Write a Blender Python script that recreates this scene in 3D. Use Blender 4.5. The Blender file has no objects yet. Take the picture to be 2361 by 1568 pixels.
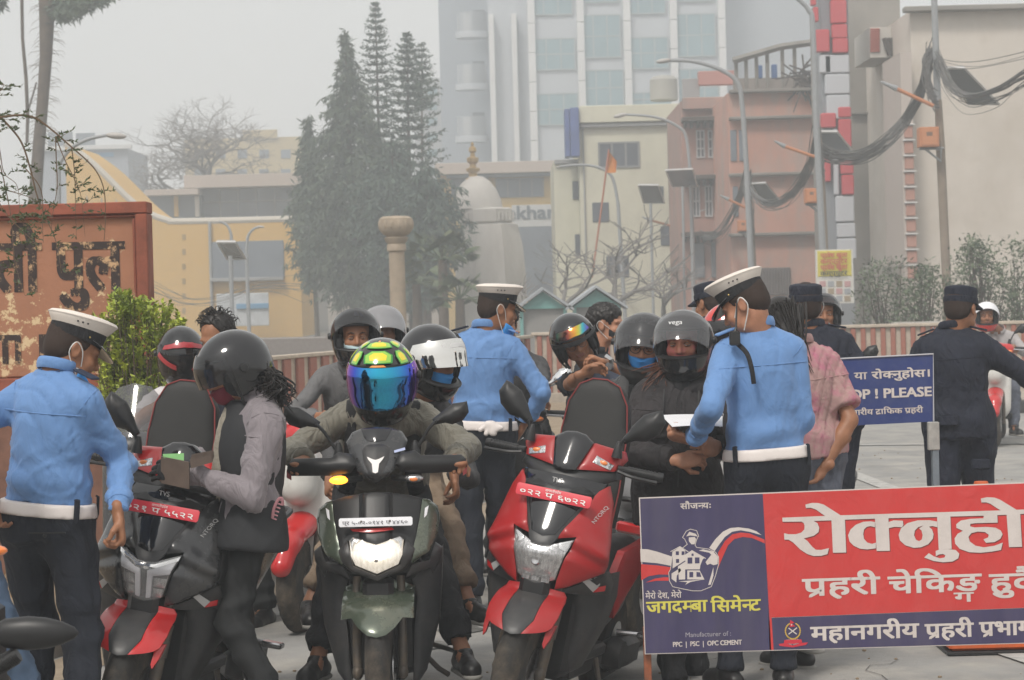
import bpy,math,random
import numpy as np
from mathutils import Vector,Matrix,geometry
R=math.radians
S=bpy.context.scene
COL=S.collection
random.seed(7)
rng=np.random.default_rng(11)

# ------------------------------------------------------------------ camera
HAZE=0.0038
FP,CX,CY=5400.0,1180.5,784.0  # focal length and centre in units of a 2361 wide frame
PITCH,ROLL=math.atan(101/FP),R(1.5)
CAMP=Vector((0,0,1.67))
_f=Vector((0,math.cos(PITCH),-math.sin(PITCH)))
_u0=Vector((0,math.sin(PITCH),math.cos(PITCH)))
_r0=Vector((1,0,0))
_r=_r0*math.cos(ROLL)-_u0*math.sin(ROLL)
_u=_r0*math.sin(ROLL)+_u0*math.cos(ROLL)
cam_d=bpy.data.cameras.new('camera')
cam=bpy.data.objects.new('camera',cam_d)
COL.objects.link(cam)
cam.matrix_world=Matrix(((_r.x,_u.x,-_f.x,CAMP.x),(_r.y,_u.y,-_f.y,CAMP.y),(_r.z,_u.z,-_f.z,CAMP.z),(0,0,0,1)))
cam_d.sensor_width=36
cam_d.lens=36*FP/2361
cam_d.clip_start=0.5
cam_d.clip_end=2000
cam_d.dof.use_dof=True
cam_d.dof.focus_distance=9.6
cam_d.dof.aperture_fstop=11
S.camera=cam

def W(px,py,d):
 """point of the place seen at (px, py) at distance y = d"""
 v=_r*((px-CX)/FP)+_u*((CY-py)/FP)+_f
 return CAMP+v*(d/v.y)

 # ------------------------------------------------------------------ sky, sun, exposure
SUN_EL,SUN_AZ=R(52),R(205)  # direction the light comes from, clockwise from +Y
world=bpy.data.worlds.new('World')
S.world=world
world.use_nodes=True
wn,wl=world.node_tree.nodes,world.node_tree.links
wn.clear()
sky=wn.new('ShaderNodeTexSky')
sky.sky_type='NISHITA'
sky.sun_disc=False
sky.sun_elevation=SUN_EL
sky.sun_rotation=SUN_AZ
sky.dust_density=6
sky.air_density=1.0
hsv=wn.new('ShaderNodeHueSaturation');hsv.inputs['Saturation'].default_value=0.18
mixc=wn.new('ShaderNodeMix');mixc.data_type='RGBA';mixc.inputs[0].default_value=0.72
mixc.inputs[7].default_value=(8.6,8.4,8.1,1)
bg=wn.new('ShaderNodeBackground');bg.inputs['Strength'].default_value=0.078
wo=wn.new('ShaderNodeOutputWorld')
wl.new(sky.outputs[0],hsv.inputs['Color'])
wl.new(hsv.outputs[0],mixc.inputs[6])
wl.new(mixc.outputs[2],bg.inputs['Color'])
wl.new(bg.outputs[0],wo.inputs['Surface'])
sun_d=bpy.data.lights.new('sun','SUN')
sun_d.energy=1.5
sun_d.angle=R(12)
sun_d.color=(1.0,0.94,0.86)
sun=bpy.data.objects.new('sun',sun_d)
COL.objects.link(sun)
_sd=Vector((math.sin(SUN_AZ)*math.cos(SUN_EL),math.cos(SUN_AZ)*math.cos(SUN_EL),math.sin(SUN_EL)))
sun.rotation_euler=_sd.to_track_quat('Z','Y').to_euler()
sun.location=(0,-5,30)
S.view_settings.view_transform='Standard'
S.view_settings.look='None'
S.view_settings.exposure=0.62
S.view_settings.gamma=1.0
S.view_settings.use_curve_mapping=False
S.render.engine='CYCLES'
S.cycles.use_denoising=True
S.cycles.max_bounces=6
S.cycles.diffuse_bounces=3
S.cycles.glossy_bounces=3
S.cycles.transmission_bounces=5
S.cycles.transparent_max_bounces=12
S.cycles.volume_bounces=3
S.cycles.sample_clamp_indirect=4
S.cycles.caustics_reflective=False
S.cycles.caustics_refractive=False

# ------------------------------------------------------------------ materials
MATS={}
def srgb(c):
 return tuple(((v/255)/12.92 if v<=10 else(((v/255)+0.055)/1.055)**2.4)for v in c)

def mat(name,col,rough=0.6,metal=0.0,spec=0.5,noise=0.0,nscale=20.0,col2=None,bump=0.0,bscale=60.0,
emit=None,estr=0.0,coat=0.0,sheen=0.0,trans=0.0,ior=1.45,weave=0.0,dirt=None,dscale=3.0,damt=0.5,alpha=1.0,stretch=None,fold=0.0):
 if name in MATS:return MATS[name]
 m=bpy.data.materials.new(name);m.use_nodes=True
 nt=m.node_tree;n,l=nt.nodes,nt.links
 b=n['Principled BSDF']
 b.inputs['Roughness'].default_value=rough
 b.inputs['Metallic'].default_value=metal
 b.inputs['Specular IOR Level'].default_value=spec
 b.inputs['Coat Weight'].default_value=coat
 b.inputs['Coat Roughness'].default_value=0.08
 b.inputs['Sheen Weight'].default_value=sheen
 b.inputs['Transmission Weight'].default_value=trans
 b.inputs['IOR'].default_value=ior
 b.inputs['Alpha'].default_value=alpha
 c4=(*col,1)
 b.inputs['Base Color'].default_value=c4
 tc=n.new('ShaderNodeTexCoord')
 src=tc.outputs['Object']
 if stretch:
  mp=n.new('ShaderNodeMapping');mp.inputs['Scale'].default_value=stretch
  l.new(src,mp.inputs[0]);src=mp.outputs[0]
 out=None
 if noise>0 or col2 is not None:
  t=n.new('ShaderNodeTexNoise');t.inputs['Scale'].default_value=nscale
  t.inputs['Detail'].default_value=6;t.inputs['Roughness'].default_value=0.62
  l.new(src,t.inputs['Vector'])
  rp=n.new('ShaderNodeValToRGB')
  rp.color_ramp.elements[0].position=0.35;rp.color_ramp.elements[1].position=0.68
  k=noise
  c2=col2 if col2 is not None else tuple(min(1,v*(1+k))for v in col)
  c1=col if col2 is not None else tuple(v*(1-k)for v in col)
  rp.color_ramp.elements[0].color=(*c1,1);rp.color_ramp.elements[1].color=(*c2,1)
  l.new(t.outputs['Fac'],rp.inputs['Fac']);out=rp.outputs['Color']
 if dirt is not None:
  t2=n.new('ShaderNodeTexNoise');t2.inputs['Scale'].default_value=dscale
  t2.inputs['Detail'].default_value=8;t2.inputs['Roughness'].default_value=0.7
  l.new(src,t2.inputs['Vector'])
  mr=n.new('ShaderNodeMapRange');mr.inputs['From Min'].default_value=0.45;mr.inputs['From Max'].default_value=0.7
  mr.inputs['To Max'].default_value=damt
  l.new(t2.outputs['Fac'],mr.inputs['Value'])
  mx=n.new('ShaderNodeMix');mx.data_type='RGBA'
  l.new(mr.outputs[0],mx.inputs[0])
  if out is not None:l.new(out,mx.inputs[6])
  else:mx.inputs[6].default_value=c4
  mx.inputs[7].default_value=(*dirt,1);out=mx.outputs[2]
  ad=n.new('ShaderNodeMath');ad.operation='MULTIPLY_ADD'
  ad.inputs[1].default_value=0.5;ad.inputs[2].default_value=rough;ad.use_clamp=True
  l.new(mr.outputs[0],ad.inputs[0]);l.new(ad.outputs[0],b.inputs['Roughness'])
 if out is not None:l.new(out,b.inputs['Base Color'])
 if bump>0 or weave>0:
  bt=n.new('ShaderNodeTexNoise');bt.inputs['Scale'].default_value=bscale
  bt.inputs['Detail'].default_value=4
  l.new(src,bt.inputs['Vector'])
  bp=n.new('ShaderNodeBump');bp.inputs['Strength'].default_value=bump+weave
  bp.inputs['Distance'].default_value=0.3/bscale
  l.new(bt.outputs['Fac'],bp.inputs['Height']);l.new(bp.outputs[0],b.inputs['Normal'])
 if fold>0:  # soft creases of cloth
  mp2=n.new('ShaderNodeMapping');mp2.inputs['Scale'].default_value=(1,1,.55);l.new(tc.outputs['Object'],mp2.inputs[0])
  ft=n.new('ShaderNodeTexNoise');ft.inputs['Scale'].default_value=11;ft.inputs['Detail'].default_value=3;ft.inputs['Distortion'].default_value=1.6
  l.new(mp2.outputs[0],ft.inputs['Vector'])
  fb=n.new('ShaderNodeBump');fb.inputs['Strength'].default_value=fold;fb.inputs['Distance'].default_value=0.035
  l.new(ft.outputs['Fac'],fb.inputs['Height'])
  if b.inputs['Normal'].links:l.new(b.inputs['Normal'].links[0].from_socket,fb.inputs['Normal'])
  l.new(fb.outputs[0],b.inputs['Normal'])
 if emit is not None:
  b.inputs['Emission Color'].default_value=(*emit,1);b.inputs['Emission Strength'].default_value=estr
 MATS[name]=m
 return m

 # ------------------------------------------------------------------ objects
def tag(o,label=None,cat=None,group=None,kind=None):
 if label:o['label']=label
 if cat:o['category']=cat
 if group:o['group']=group
 if kind:o['kind']=kind
 return o

def thing(name,label,cat,loc=(0,0,0),rot=None,group=None):
 o=bpy.data.objects.new(name,None);COL.objects.link(o)
 o.empty_display_size=0.1
 Mx=Matrix.Translation(Vector(loc))
 if rot is not None:Mx=Mx@rot
 o.matrix_world=Mx
 WM[o.name]=Mx
 return tag(o,label,cat,group)
WM={}
def wm(o):
 while o is not None and o.name not in WM:o=o.parent
 return WM[o.name]if o is not None else Matrix.Identity(4)

class MB:
 def __init__(s):s.v,s.f,s.m,s.cm=[],[],[],0
 def add(s,v,f,M=None):
  n=len(s.v)
  if M is not None:v=[M@Vector(p)for p in v]
  s.v+=[tuple(p)for p in v]
  s.f+=[tuple(i+n for i in q)for q in f]
  s.m+=[s.cm]*len(f)
  return s
 def box(s,lo,hi,M=None):
  x0,y0,z0=lo;x1,y1,z1=hi
  v=[(x0,y0,z0),(x1,y0,z0),(x1,y1,z0),(x0,y1,z0),(x0,y0,z1),(x1,y0,z1),(x1,y1,z1),(x0,y1,z1)]
  return s.add(v,[(0,3,2,1),(4,5,6,7),(0,1,5,4),(1,2,6,5),(2,3,7,6),(3,0,4,7)],M)
 def bbox(s,lo,hi,b=0.005,M=None):
  """box with chamfered edges"""
  x0,y0,z0=lo;x1,y1,z1=hi;v=[];f=[]
  def ring(z,i):
   return[(x0+i+b,y0+i,z),(x1-i-b,y0+i,z),(x1-i,y0+i+b,z),(x1-i,y1-i-b,z),
   (x1-i-b,y1-i,z),(x0+i+b,y1-i,z),(x0+i,y1-i-b,z),(x0+i,y0+i+b,z)]
  v=ring(z0,b)+ring(z0+b,0)+ring(z1-b,0)+ring(z1,b)
  f.append(tuple(range(7,-1,-1)))
  for k in range(3):
   for j in range(8):
    f.append((k*8+j,k*8+(j+1)%8,k*8+8+(j+1)%8,k*8+8+j))
  f.append(tuple(range(24,32)))
  return s.add(v,f,M)
 def tube(s,pts,r,n=8,cap=True,M=None,flat=None):
  pts=[Vector(p)for p in pts];k=len(pts)
  rr=r if isinstance(r,(list,tuple))else[r]*k
  v=[];f=[];nrm=None
  for i,p in enumerate(pts):
   t=(pts[min(i+1,k-1)]-pts[max(i-1,0)])
   if t.length<1e-9:t=Vector((0,0,1))
   t.normalize()
   if nrm is None:
    a=Vector((0,0,1))if abs(t.z)<0.9 else Vector((1,0,0))
    if flat is not None:a=Vector(flat[0])
    nrm=(a-t*a.dot(t)).normalized()
   else:
    nrm=nrm-t*nrm.dot(t)
    nrm=nrm.normalized()if nrm.length>1e-6 else t.orthogonal().normalized()
   bi=t.cross(nrm)
   fl=flat[1]if flat is not None else 1.0
   for j in range(n):
    a=2*math.pi*j/n
    v.append(p+nrm*(math.cos(a)*rr[i]*fl)+bi*(math.sin(a)*rr[i]))
  for i in range(k-1):
   for j in range(n):
    f.append((i*n+j,i*n+(j+1)%n,(i+1)*n+(j+1)%n,(i+1)*n+j))
  if cap:
   f.append(tuple(range(n-1,-1,-1)));f.append(tuple((k-1)*n+j for j in range(n)))
  return s.add(v,f,M)
 def lathe(s,prof,n=24,M=None,sx=1.0,sy=1.0,a0=0,a1=360):
  """prof = [(r, z)...] round z"""
  full=abs(a1-a0)>=360;m=n if full else n+1
  v=[];f=[]
  for r,z in prof:
   for j in range(m):
    a=R(a0+(a1-a0)*j/n)
    v.append((r*math.cos(a)*sx,r*math.sin(a)*sy,z))
  for i in range(len(prof)-1):
   for j in range(n):
    j2=(j+1)%m if full else j+1
    f.append((i*m+j,i*m+j2,(i+1)*m+j2,(i+1)*m+j))
  if full:
   if prof[0][0]>1e-6:f.append(tuple(range(m-1,-1,-1)))
   if prof[-1][0]>1e-6:f.append(tuple((len(prof)-1)*m+j for j in range(m)))
  return s.add(v,f,M)
 def ell(s,c,r,n=16,M=None,rot=None):
  prof=[(math.sin(math.pi*i/(n//2)),-math.cos(math.pi*i/(n//2)))for i in range(n//2+1)]
  prof[0]=(0.001,-1);prof[-1]=(0.001,1)
  Mx=Matrix.Translation(Vector(c))@(rot if rot is not None else Matrix.Identity(4))@Matrix.Diagonal((r[0],r[1],r[2],1))
  if M is not None:Mx=M@Mx
  return s.lathe(prof,n,Mx)
 def panel(s,poly,yf,th=0.01,step=0.014,pil=0.004,rad=0.012,M=None):
  """plate with outline poly in (x, z), front surface y = yf(x, z), thickness th towards +y, softly rounded rim"""
  P=np.array(poly,float)
  seg=[]
  for i in range(len(P)):
   a,b=P[i],P[(i+1)%len(P)];k=max(1,int(np.hypot(*(b-a))/step))
   for j in range(k):seg.append(a+(b-a)*j/k)
  B=np.array(seg);nb=len(B)
  x0,z0=P.min(0);x1,z1=P.max(0)
  gx,gz=np.meshgrid(np.arange(x0,x1,step)+step*.5,np.arange(z0,z1,step)+step*.5)
  G=np.stack([gx.ravel(),gz.ravel()],1)
  A,Cc=B,np.roll(B,-1,0)
  if len(G):
   ins=np.zeros(len(G),bool);dmin=np.full(len(G),9.0)
   for a,b in zip(A,Cc):
    cr=((a[1]>G[:,1])!=(b[1]>G[:,1]))
    with np.errstate(all='ignore'):
     xs=(b[0]-a[0])*(G[:,1]-a[1])/(b[1]-a[1])+a[0]
    ins^=cr&(G[:,0]<xs)
    ab=b-a;t=np.clip(((G-a)@ab)/max(ab@ab,1e-12),0,1)
    dmin=np.minimum(dmin,np.hypot(*(G-a-t[:,None]*ab).T))
   ok=ins&(dmin>step*.35);G=G[ok];dmin=dmin[ok]
  else:dmin=np.zeros(0)
  pts=[Vector(p)for p in B]+[Vector(p)for p in G]
  r=geometry.delaunay_2d_cdt(pts,[(i,(i+1)%nb)for i in range(nb)],[],1,1e-7)
  vo,fo,orig=r[0],r[2],r[3]
  dd=[]
  for o in orig:
   i=o[0]if o else 0
   dd.append(0.0 if i<nb else dmin[i-nb])
  n=len(vo);v=[]
  for p,d_ in zip(vo,dd):
   v.append((p.x,yf(p.x,p.y)+pil*math.exp(-d_/rad*1.5),p.y))
  f=[]
  for t in fo:
   a=(vo[t[1]]-vo[t[0]]);b=(vo[t[2]]-vo[t[0]])
   f.append(tuple(t)if a.x*b.y-a.y*b.x>0 else tuple(reversed(t)))
  cnt={}
  for t in f:
   for i in range(3):cnt[(t[i],t[(i+1)%3])]=1
  bd=[(a,b)for(a,b)in cnt if(b,a)not in cnt]
  idx={}
  for a,b in bd:
   for q in(a,b):
    if q not in idx:
     idx[q]=n+len(idx);v.append((v[q][0],v[q][1]+th,v[q][2]))
  f+=[(b,a,idx[a],idx[b])for a,b in bd]
  return s.add(v,f,M)
 def prism(s,poly,y0,y1,M=None,b=0.0):
  """outline in (x, z) pushed from y0 to y1, both ends closed"""
  n=len(poly)
  cx=sum(p[0]for p in poly)/n;cz=sum(p[1]for p in poly)/n
  area=sum(poly[i][0]*poly[(i+1)%n][1]-poly[(i+1)%n][0]*poly[i][1]for i in range(n))
  if area<0:poly=poly[::-1]
  v=[(x,y0,z)for x,z in poly]+[(x,y1,z)for x,z in poly]
  tri=geometry.tessellate_polygon([[Vector((x,z,0))for x,z in poly]])
  f=[]
  for t in tri:
   a,bb,c=t
   ar=(poly[bb][0]-poly[a][0])*(poly[c][1]-poly[a][1])-(poly[bb][1]-poly[a][1])*(poly[c][0]-poly[a][0])
   if ar<0:a,c=c,a
   f.append((a,bb,c));f.append((c+n,bb+n,a+n))
  f+=[(i,i+n,(i+1)%n+n,(i+1)%n)for i in range(n)]
  f[-n:]=[tuple(reversed(q))for q in f[-n:]]
  return s.add(v,f,M)
 def mirror(s,axis=0):
  n=len(s.v);k=len(s.f)
  s.v+=[tuple(-c if i==axis else c for i,c in enumerate(p))for p in s.v[:n]]
  s.f+=[tuple(reversed([i+n for i in q]))for q in s.f[:k]]
  s.m+=s.m[:k]
  return s
 def build(s,name,mats,parent=None,smooth=35,world=False):
  me=bpy.data.meshes.new(name)
  v=s.v
  if world:
   inv=wm(parent).inverted();v=[inv@Vector(p)for p in v]
  me.from_pydata(v,[],s.f)
  for m_ in(mats if isinstance(mats,(list,tuple))else[mats]):me.materials.append(m_)
  if isinstance(mats,(list,tuple)):me.polygons.foreach_set('material_index',s.m)
  me.validate()
  if smooth:
   me.polygons.foreach_set('use_smooth',[True]*len(me.polygons))
   me.set_sharp_from_angle(angle=R(smooth))
  me.update()
  o=bpy.data.objects.new(name,me);COL.objects.link(o)
  if parent is not None:o.parent=parent
  return o

def clone(o,parent=None):
 c=o.copy();COL.objects.link(c);c.parent=parent
 if o.name in WM:WM[c.name]=WM[o.name].copy()
 for ch in list(o.children):clone(ch,c)
 return c
def place(o,Mx):
 o.matrix_world=Mx;WM[o.name]=Mx

def Rx(a):return Matrix.Rotation(R(a),4,'X')
def Ry(a):return Matrix.Rotation(R(a),4,'Y')
def Rz(a):return Matrix.Rotation(R(a),4,'Z')
def T(x,y=None,z=None):
 return Matrix.Translation(Vector(x))if y is None else Matrix.Translation(Vector((x,y,z)))
def spline(pts,k=6):
 """Catmull-Rom through pts"""
 P=[Vector(p)for p in pts];o=[]
 for i in range(len(P)-1):
  a,b,c,d=P[max(i-1,0)],P[i],P[i+1],P[min(i+2,len(P)-1)]
  for j in range(k):
   t=j/k
   o.append(0.5*((2*b)+(c-a)*t+(2*a-5*b+4*c-d)*t*t+(3*b-a-3*c+d)*t**3))
 o.append(P[-1]);return o
 # ------------------------------------------------------------------ soft bodies: signed distances on a grid, then surface nets
class Blob:
 """smooth union of tapered capsules and ellipsoids turned into one closed surface"""
 def __init__(s,vox=0.014,k=0.03):s.vox,s.k,s.p,s.cuts,s.infl=vox,k,[],[],0.0
 def cap(s,a,b,ra,rb,k=None,sq=None,flat=0,sub=False):
  s.p.append(['c',np.array(a,float),np.array(b,float),ra,rb,s.k if k is None else k,sq,flat,sub]);return s
 def ell(s,c,r,M=None,k=None,sub=False):
  Q=np.eye(3)if M is None else np.array(M.to_3x3())
  s.p.append(['e',np.array(c,float),Q,np.array(r,float),0,s.k if k is None else k,None,0,sub]);return s
 def cut(s,p,n):s.cuts.append((np.array(p,float),np.array(n,float)/np.linalg.norm(n)));return s
 def dist(s,p,X):
  if p[0]=='c':
   a,b,ra,rb=p[1:5];ab=b-a;L=np.linalg.norm(ab)+1e-9
   q=X-a
   if p[6]is not None:  # flatten along an axis: (dir, factor)
    u,fc=np.array(p[6][0],float),p[6][1];u=u/np.linalg.norm(u)
    h=q@u;t0=np.clip((q@ab)/(L*L),0,1)
    off=h-t0*(ab@u)
    q=q+(off*(1/fc-1))[...,None]*u
   t=np.clip((q@ab)/(L*L),0,1)
   d=np.linalg.norm(q-t[...,None]*ab,axis=-1)-(ra+(rb-ra)*t)
   if p[7]:d=np.maximum(d,(X-b)@(ab/L))
   return d
  c,Q,r=p[1],p[2],p[3]
  q=((X-c)@Q)/r
  n=np.linalg.norm(q,axis=-1)
  return(n-1)*r.min()*(0.5+0.5*np.clip(n,0,1))if False else(n-1)*r.min()
 def bounds(s,p):
  if p[0]=='c':
   rr=max(p[3],p[4])*(max(1,p[6][1])if p[6]is not None else 1)
   return np.minimum(p[1],p[2])-rr,np.maximum(p[1],p[2])+rr
  rr=p[3].max();return p[1]-rr,p[1]+rr
 def mesh(s,smooth=2,disp=None):
  v=s.vox;add=[p for p in s.p if not p[8]]
  lo=np.min([s.bounds(p)[0]for p in add],0)-v*3-s.infl;hi=np.max([s.bounds(p)[1]for p in add],0)+v*3+s.infl
  n=np.ceil((hi-lo)/v).astype(int)+1
  D=np.full(n,0.25,np.float64)
  ax=[lo[i]+np.arange(n[i])*v for i in range(3)]
  for p in s.p:
   k=max(p[5],1e-4);pl,ph=s.bounds(p);m=k+3*v+s.infl+0.02
   i0=np.maximum(0,((pl-m-lo)/v).astype(int));i1=np.minimum(n,((ph+m-lo)/v).astype(int)+2)
   if(i1<=i0).any():continue
   sl=tuple(slice(a,b)for a,b in zip(i0,i1))
   X=np.stack(np.meshgrid(*[ax[i][sl[i]]for i in range(3)],indexing='ij'),-1)
   d=s.dist(p,X);A=D[sl]
   if p[8]:
    h=np.clip(0.5-0.5*(A+d)/k,0,1);D[sl]=A*(1-h)-d*h+k*h*(1-h)
   else:
    h=np.clip(0.5+0.5*(A-d)/k,0,1);D[sl]=A*(1-h)+d*h-k*h*(1-h)
  D-=s.infl
  if s.cuts:
   X=np.stack(np.meshgrid(*ax,indexing='ij'),-1)
   for c,nn in s.cuts:D=np.maximum(D,(X-c)@nn)
  D[0]=D[-1]=1;D[:,0]=D[:,-1]=1;D[:,:,0]=D[:,:,-1]=1
  return nets(D,lo,v,smooth)

def nets(D,lo,vox,smooth):
 I=D<0
 nx,ny,nz=D.shape
 acc=np.zeros((nx-1,ny-1,nz-1,3));cnt=np.zeros((nx-1,ny-1,nz-1))
 base=[(0,0),(0,1),(1,0),(1,1)]
 edges=[]
 for axis in range(3):
  s0=[slice(None)]*3;s1=[slice(None)]*3
  s0[axis]=slice(0,-1);s1[axis]=slice(1,None)
  d0,d1=D[tuple(s0)],D[tuple(s1)]
  x=np.argwhere((d0<0)!=(d1<0))
  a,b=d0[tuple(x.T)],d1[tuple(x.T)]
  t=a/(a-b);P=x.astype(float);P[:,axis]+=t
  o=[i for i in range(3)if i!=axis]
  for u,w in base:
   c=x.copy();c[:,o[0]]-=u;c[:,o[1]]-=w
   ok=(c>=0).all(1)&(c<np.array(acc.shape[:3])).all(1)
   ci=tuple(c[ok].T)
   np.add.at(acc,ci,P[ok]);np.add.at(cnt,ci,1)
  edges.append((axis,x,a<0))
 act=cnt>0
 idx=-np.ones(cnt.shape,int);idx[act]=np.arange(act.sum())
 V=acc[act]/cnt[act][:,None]
 F=[]
 for axis,x,neg in edges:
  o=[i for i in range(3)if i!=axis]
  ok=(x[:,o[0]]>0)&(x[:,o[1]]>0)&(x[:,o[0]]<np.array(idx.shape)[o[0]])&(x[:,o[1]]<np.array(idx.shape)[o[1]])
  x=x[ok];neg=neg[ok]
  q=[]
  for u,w in[(0,0),(1,0),(1,1),(0,1)]:
   c=x.copy();c[:,o[0]]-=u;c[:,o[1]]-=w;q.append(idx[tuple(c.T)])
  q=np.stack(q,1)
  fl=neg if axis!=1 else~neg
  q[~fl]=q[~fl][:,::-1]
  F.append(q)
 F=np.concatenate(F);F=F[(F>=0).all(1)]
 V=V*vox+lo
 V=relax(V,F,smooth)
 return V,F

def relax(V,F,it):
 if it<=0:return V
 E=np.concatenate([F[:,[0,1]],F[:,[1,2]],F[:,[2,3]],F[:,[3,0]]])
 for k in range(it):
  a=np.zeros_like(V);c=np.zeros(len(V))
  np.add.at(a,E[:,0],V[E[:,1]]);np.add.at(c,E[:,0],1)
  np.add.at(a,E[:,1],V[E[:,0]]);np.add.at(c,E[:,1],1)
  c[c==0]=1
  V=V+0.6*(a/c[:,None]-V)
 return V

def normals(V,F):
 a=V[F[:,2]]-V[F[:,0]];b=V[F[:,3]]-V[F[:,1]]
 n=np.cross(a,b);N=np.zeros_like(V)
 for i in range(4):np.add.at(N,F[:,i],n)
 return N/(np.linalg.norm(N,axis=1)[:,None]+1e-12)

def wrinkle(V,F,amp=0.004,freq=18,seed=0,spots=(),ani=(1,1,0.45),subdiv=False):
 """cloth folds: warped sine ridges everywhere plus tighter ones round the joints in spots [(point, axis, radius, amp, freq)]"""
 g=np.random.default_rng(seed);N=normals(V,F);Q=V*np.array(ani)
 h=np.zeros(len(V))
 for i in range(7):
  fr=freq*(1.0+0.42*i);d=g.normal(size=3);d/=np.linalg.norm(d)
  d2=g.normal(size=3);ph=g.uniform(0,6.3,2)
  w=np.sin(Q@d2*fr*0.45+ph[0])*1.7
  s_=np.sin(Q@d*fr+w+ph[1])
  h+=(1-np.abs(s_))**3.5*np.clip(np.sin(Q@d2*7+ph[1])*1.6-.2,0,1)*(1 if i%3 else-1)*1.3
 h*=amp
 for(c,axd,rad,am,fq)in spots:
  c=np.array(c,float);axd=np.array(axd,float);axd/=np.linalg.norm(axd)+1e-9
  q=V-c;dd=np.linalg.norm(q,axis=1)
  tw=g.normal(size=3)*9
  ph=q@axd*fq+1.5*np.sin(q@tw)+g.uniform(0,6)
  h+=am*np.exp(-(dd/rad)**2)*((0.5+0.5*np.sin(ph))**1.6*1.6-0.8)
 return V+N*h[:,None]

def npobj(name,V,F,mats,parent=None,mi=None,smooth=True,world=True):
 me=bpy.data.meshes.new(name)
 if world and parent is not None:
  inv=np.array(wm(parent).inverted());V=V@inv[:3,:3].T+inv[:3,3]
 if isinstance(F,np.ndarray):
  nf,k=F.shape
  me.vertices.add(len(V));me.vertices.foreach_set('co',V.astype(np.float32).ravel())
  me.loops.add(nf*k);me.loops.foreach_set('vertex_index',F.astype(np.int32).ravel())
  me.polygons.add(nf);me.polygons.foreach_set('loop_start',(np.arange(nf)*k).astype(np.int32))
 for m_ in(mats if isinstance(mats,(list,tuple))else[mats]):me.materials.append(m_)
 if mi is not None:me.polygons.foreach_set('material_index',np.asarray(mi,np.int32))
 me.update(calc_edges=True)
 me.validate()
 if smooth:me.polygons.foreach_set('use_smooth',[True]*len(me.polygons))
 o=bpy.data.objects.new(name,me);COL.objects.link(o)
 if parent is not None:o.parent=parent
 return o
 # ------------------------------------------------------------------ people
def V3(*a):return np.array(a[0]if len(a)==1 else a,float)
def unit(v):v=np.array(v,float);return v/(np.linalg.norm(v)+1e-12)
def ik(a,t,l1,l2,hint):
 a,t=V3(a),V3(t);d=t-a;L=np.linalg.norm(d)
 if L>(l1+l2)*.998:t=a+d/L*(l1+l2)*.998;d=t-a;L=np.linalg.norm(d)
 x=(l1*l1-l2*l2+L*L)/(2*L);h=math.sqrt(max(l1*l1-x*x,0))
 u=d/L;hv=V3(hint)-u*(V3(hint)@u)
 return a+u*x+unit(hv)*h,t

SKIN=mat('skin_brown',(0.30,0.135,0.07),rough=0.5,noise=0.10,nscale=40,bump=0.15,bscale=300)
SKIN_L=mat('skin_light_brown',(0.42,0.20,0.12),rough=0.5,noise=0.10,nscale=40,bump=0.15,bscale=300)
SKIN_P=mat('skin_with_pink_powder',(0.42,0.18,0.11),rough=0.6,dirt=(0.62,0.06,0.17),dscale=11,damt=0.8)
LIPS=mat('lips',(0.24,0.09,0.065),rough=0.45)
EYEW=mat('eye_white',(0.6,0.57,0.54),rough=0.3)
IRIS=mat('iris',(0.015,0.008,0.005),rough=0.15)
HAIR=mat('black_hair',(0.012,0.009,0.008),rough=0.42,noise=0.3,nscale=80,bump=0.6,bscale=220)
STUB=mat('cropped_hair',(0.030,0.017,0.012),rough=0.8,bump=0.8,bscale=700)
BLUE=mat('blue_shirt_cloth',(0.125,0.25,0.50),rough=0.75,noise=0.05,nscale=6,sheen=0.15,weave=0.10,bscale=500,fold=.3)
NAVYT=mat('dark_navy_trouser',(0.010,0.013,0.022),rough=0.8,noise=0.15,nscale=9,weave=0.15,bscale=600,fold=.5)
NAVY=mat('navy_uniform_cloth',(0.010,0.013,0.026),rough=0.8,noise=0.2,nscale=7,weave=0.15,bscale=500,fold=.6)
WHITE=mat('white_leather',(0.72,0.66,0.63),rough=0.45,noise=0.05,nscale=8)
CAPW=mat('white_cap_vinyl',(0.70,0.64,0.58),rough=0.4,noise=0.05,nscale=10)
BLACKF=mat('black_cloth',(0.012,0.012,0.014),rough=0.8,noise=0.2,nscale=9,weave=0.1,bscale=500,fold=.5)
BLACKG=mat('black_gloss',(0.008,0.008,0.010),rough=0.10,coat=0.6)
BLACKP=mat('black_plastic',(0.016,0.016,0.017),rough=0.42,noise=0.15,nscale=30,bump=0.10,bscale=400)
GREYP=mat('dark_grey_plastic',(0.030,0.030,0.032),rough=0.40,noise=0.12,nscale=25,dirt=(0.14,0.12,0.10),dscale=9,damt=0.22)
MASKB=mat('blue_mask_cloth',(0.05,0.28,0.68),rough=0.8)
STRAPW=mat('white_elastic',(0.7,0.7,0.68),rough=0.7)
VISOR_D=mat('smoked_visor',(0.012,0.012,0.014),rough=0.06,coat=0.5,alpha=0.90)
VISOR_C=mat('pale_visor',(0.085,0.085,0.09),rough=0.08,alpha=0.72,coat=0.8)
METAL=mat('bright_metal',(0.55,0.55,0.56),rough=0.25,metal=1.0)
SHOE=mat('black_shoe',(0.015,0.014,0.014),rough=0.4,noise=0.2,nscale=30)
SOLE=mat('shoe_sole',(0.30,0.29,0.27),rough=0.7)

def headmat(pos,yaw,pitch=0,roll=0):
 """face looks towards (sin yaw, -cos yaw); pitch > 0 looks down"""
 return T(tuple(pos))@Rz(yaw)@Rx(pitch)@Ry(roll)

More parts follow.
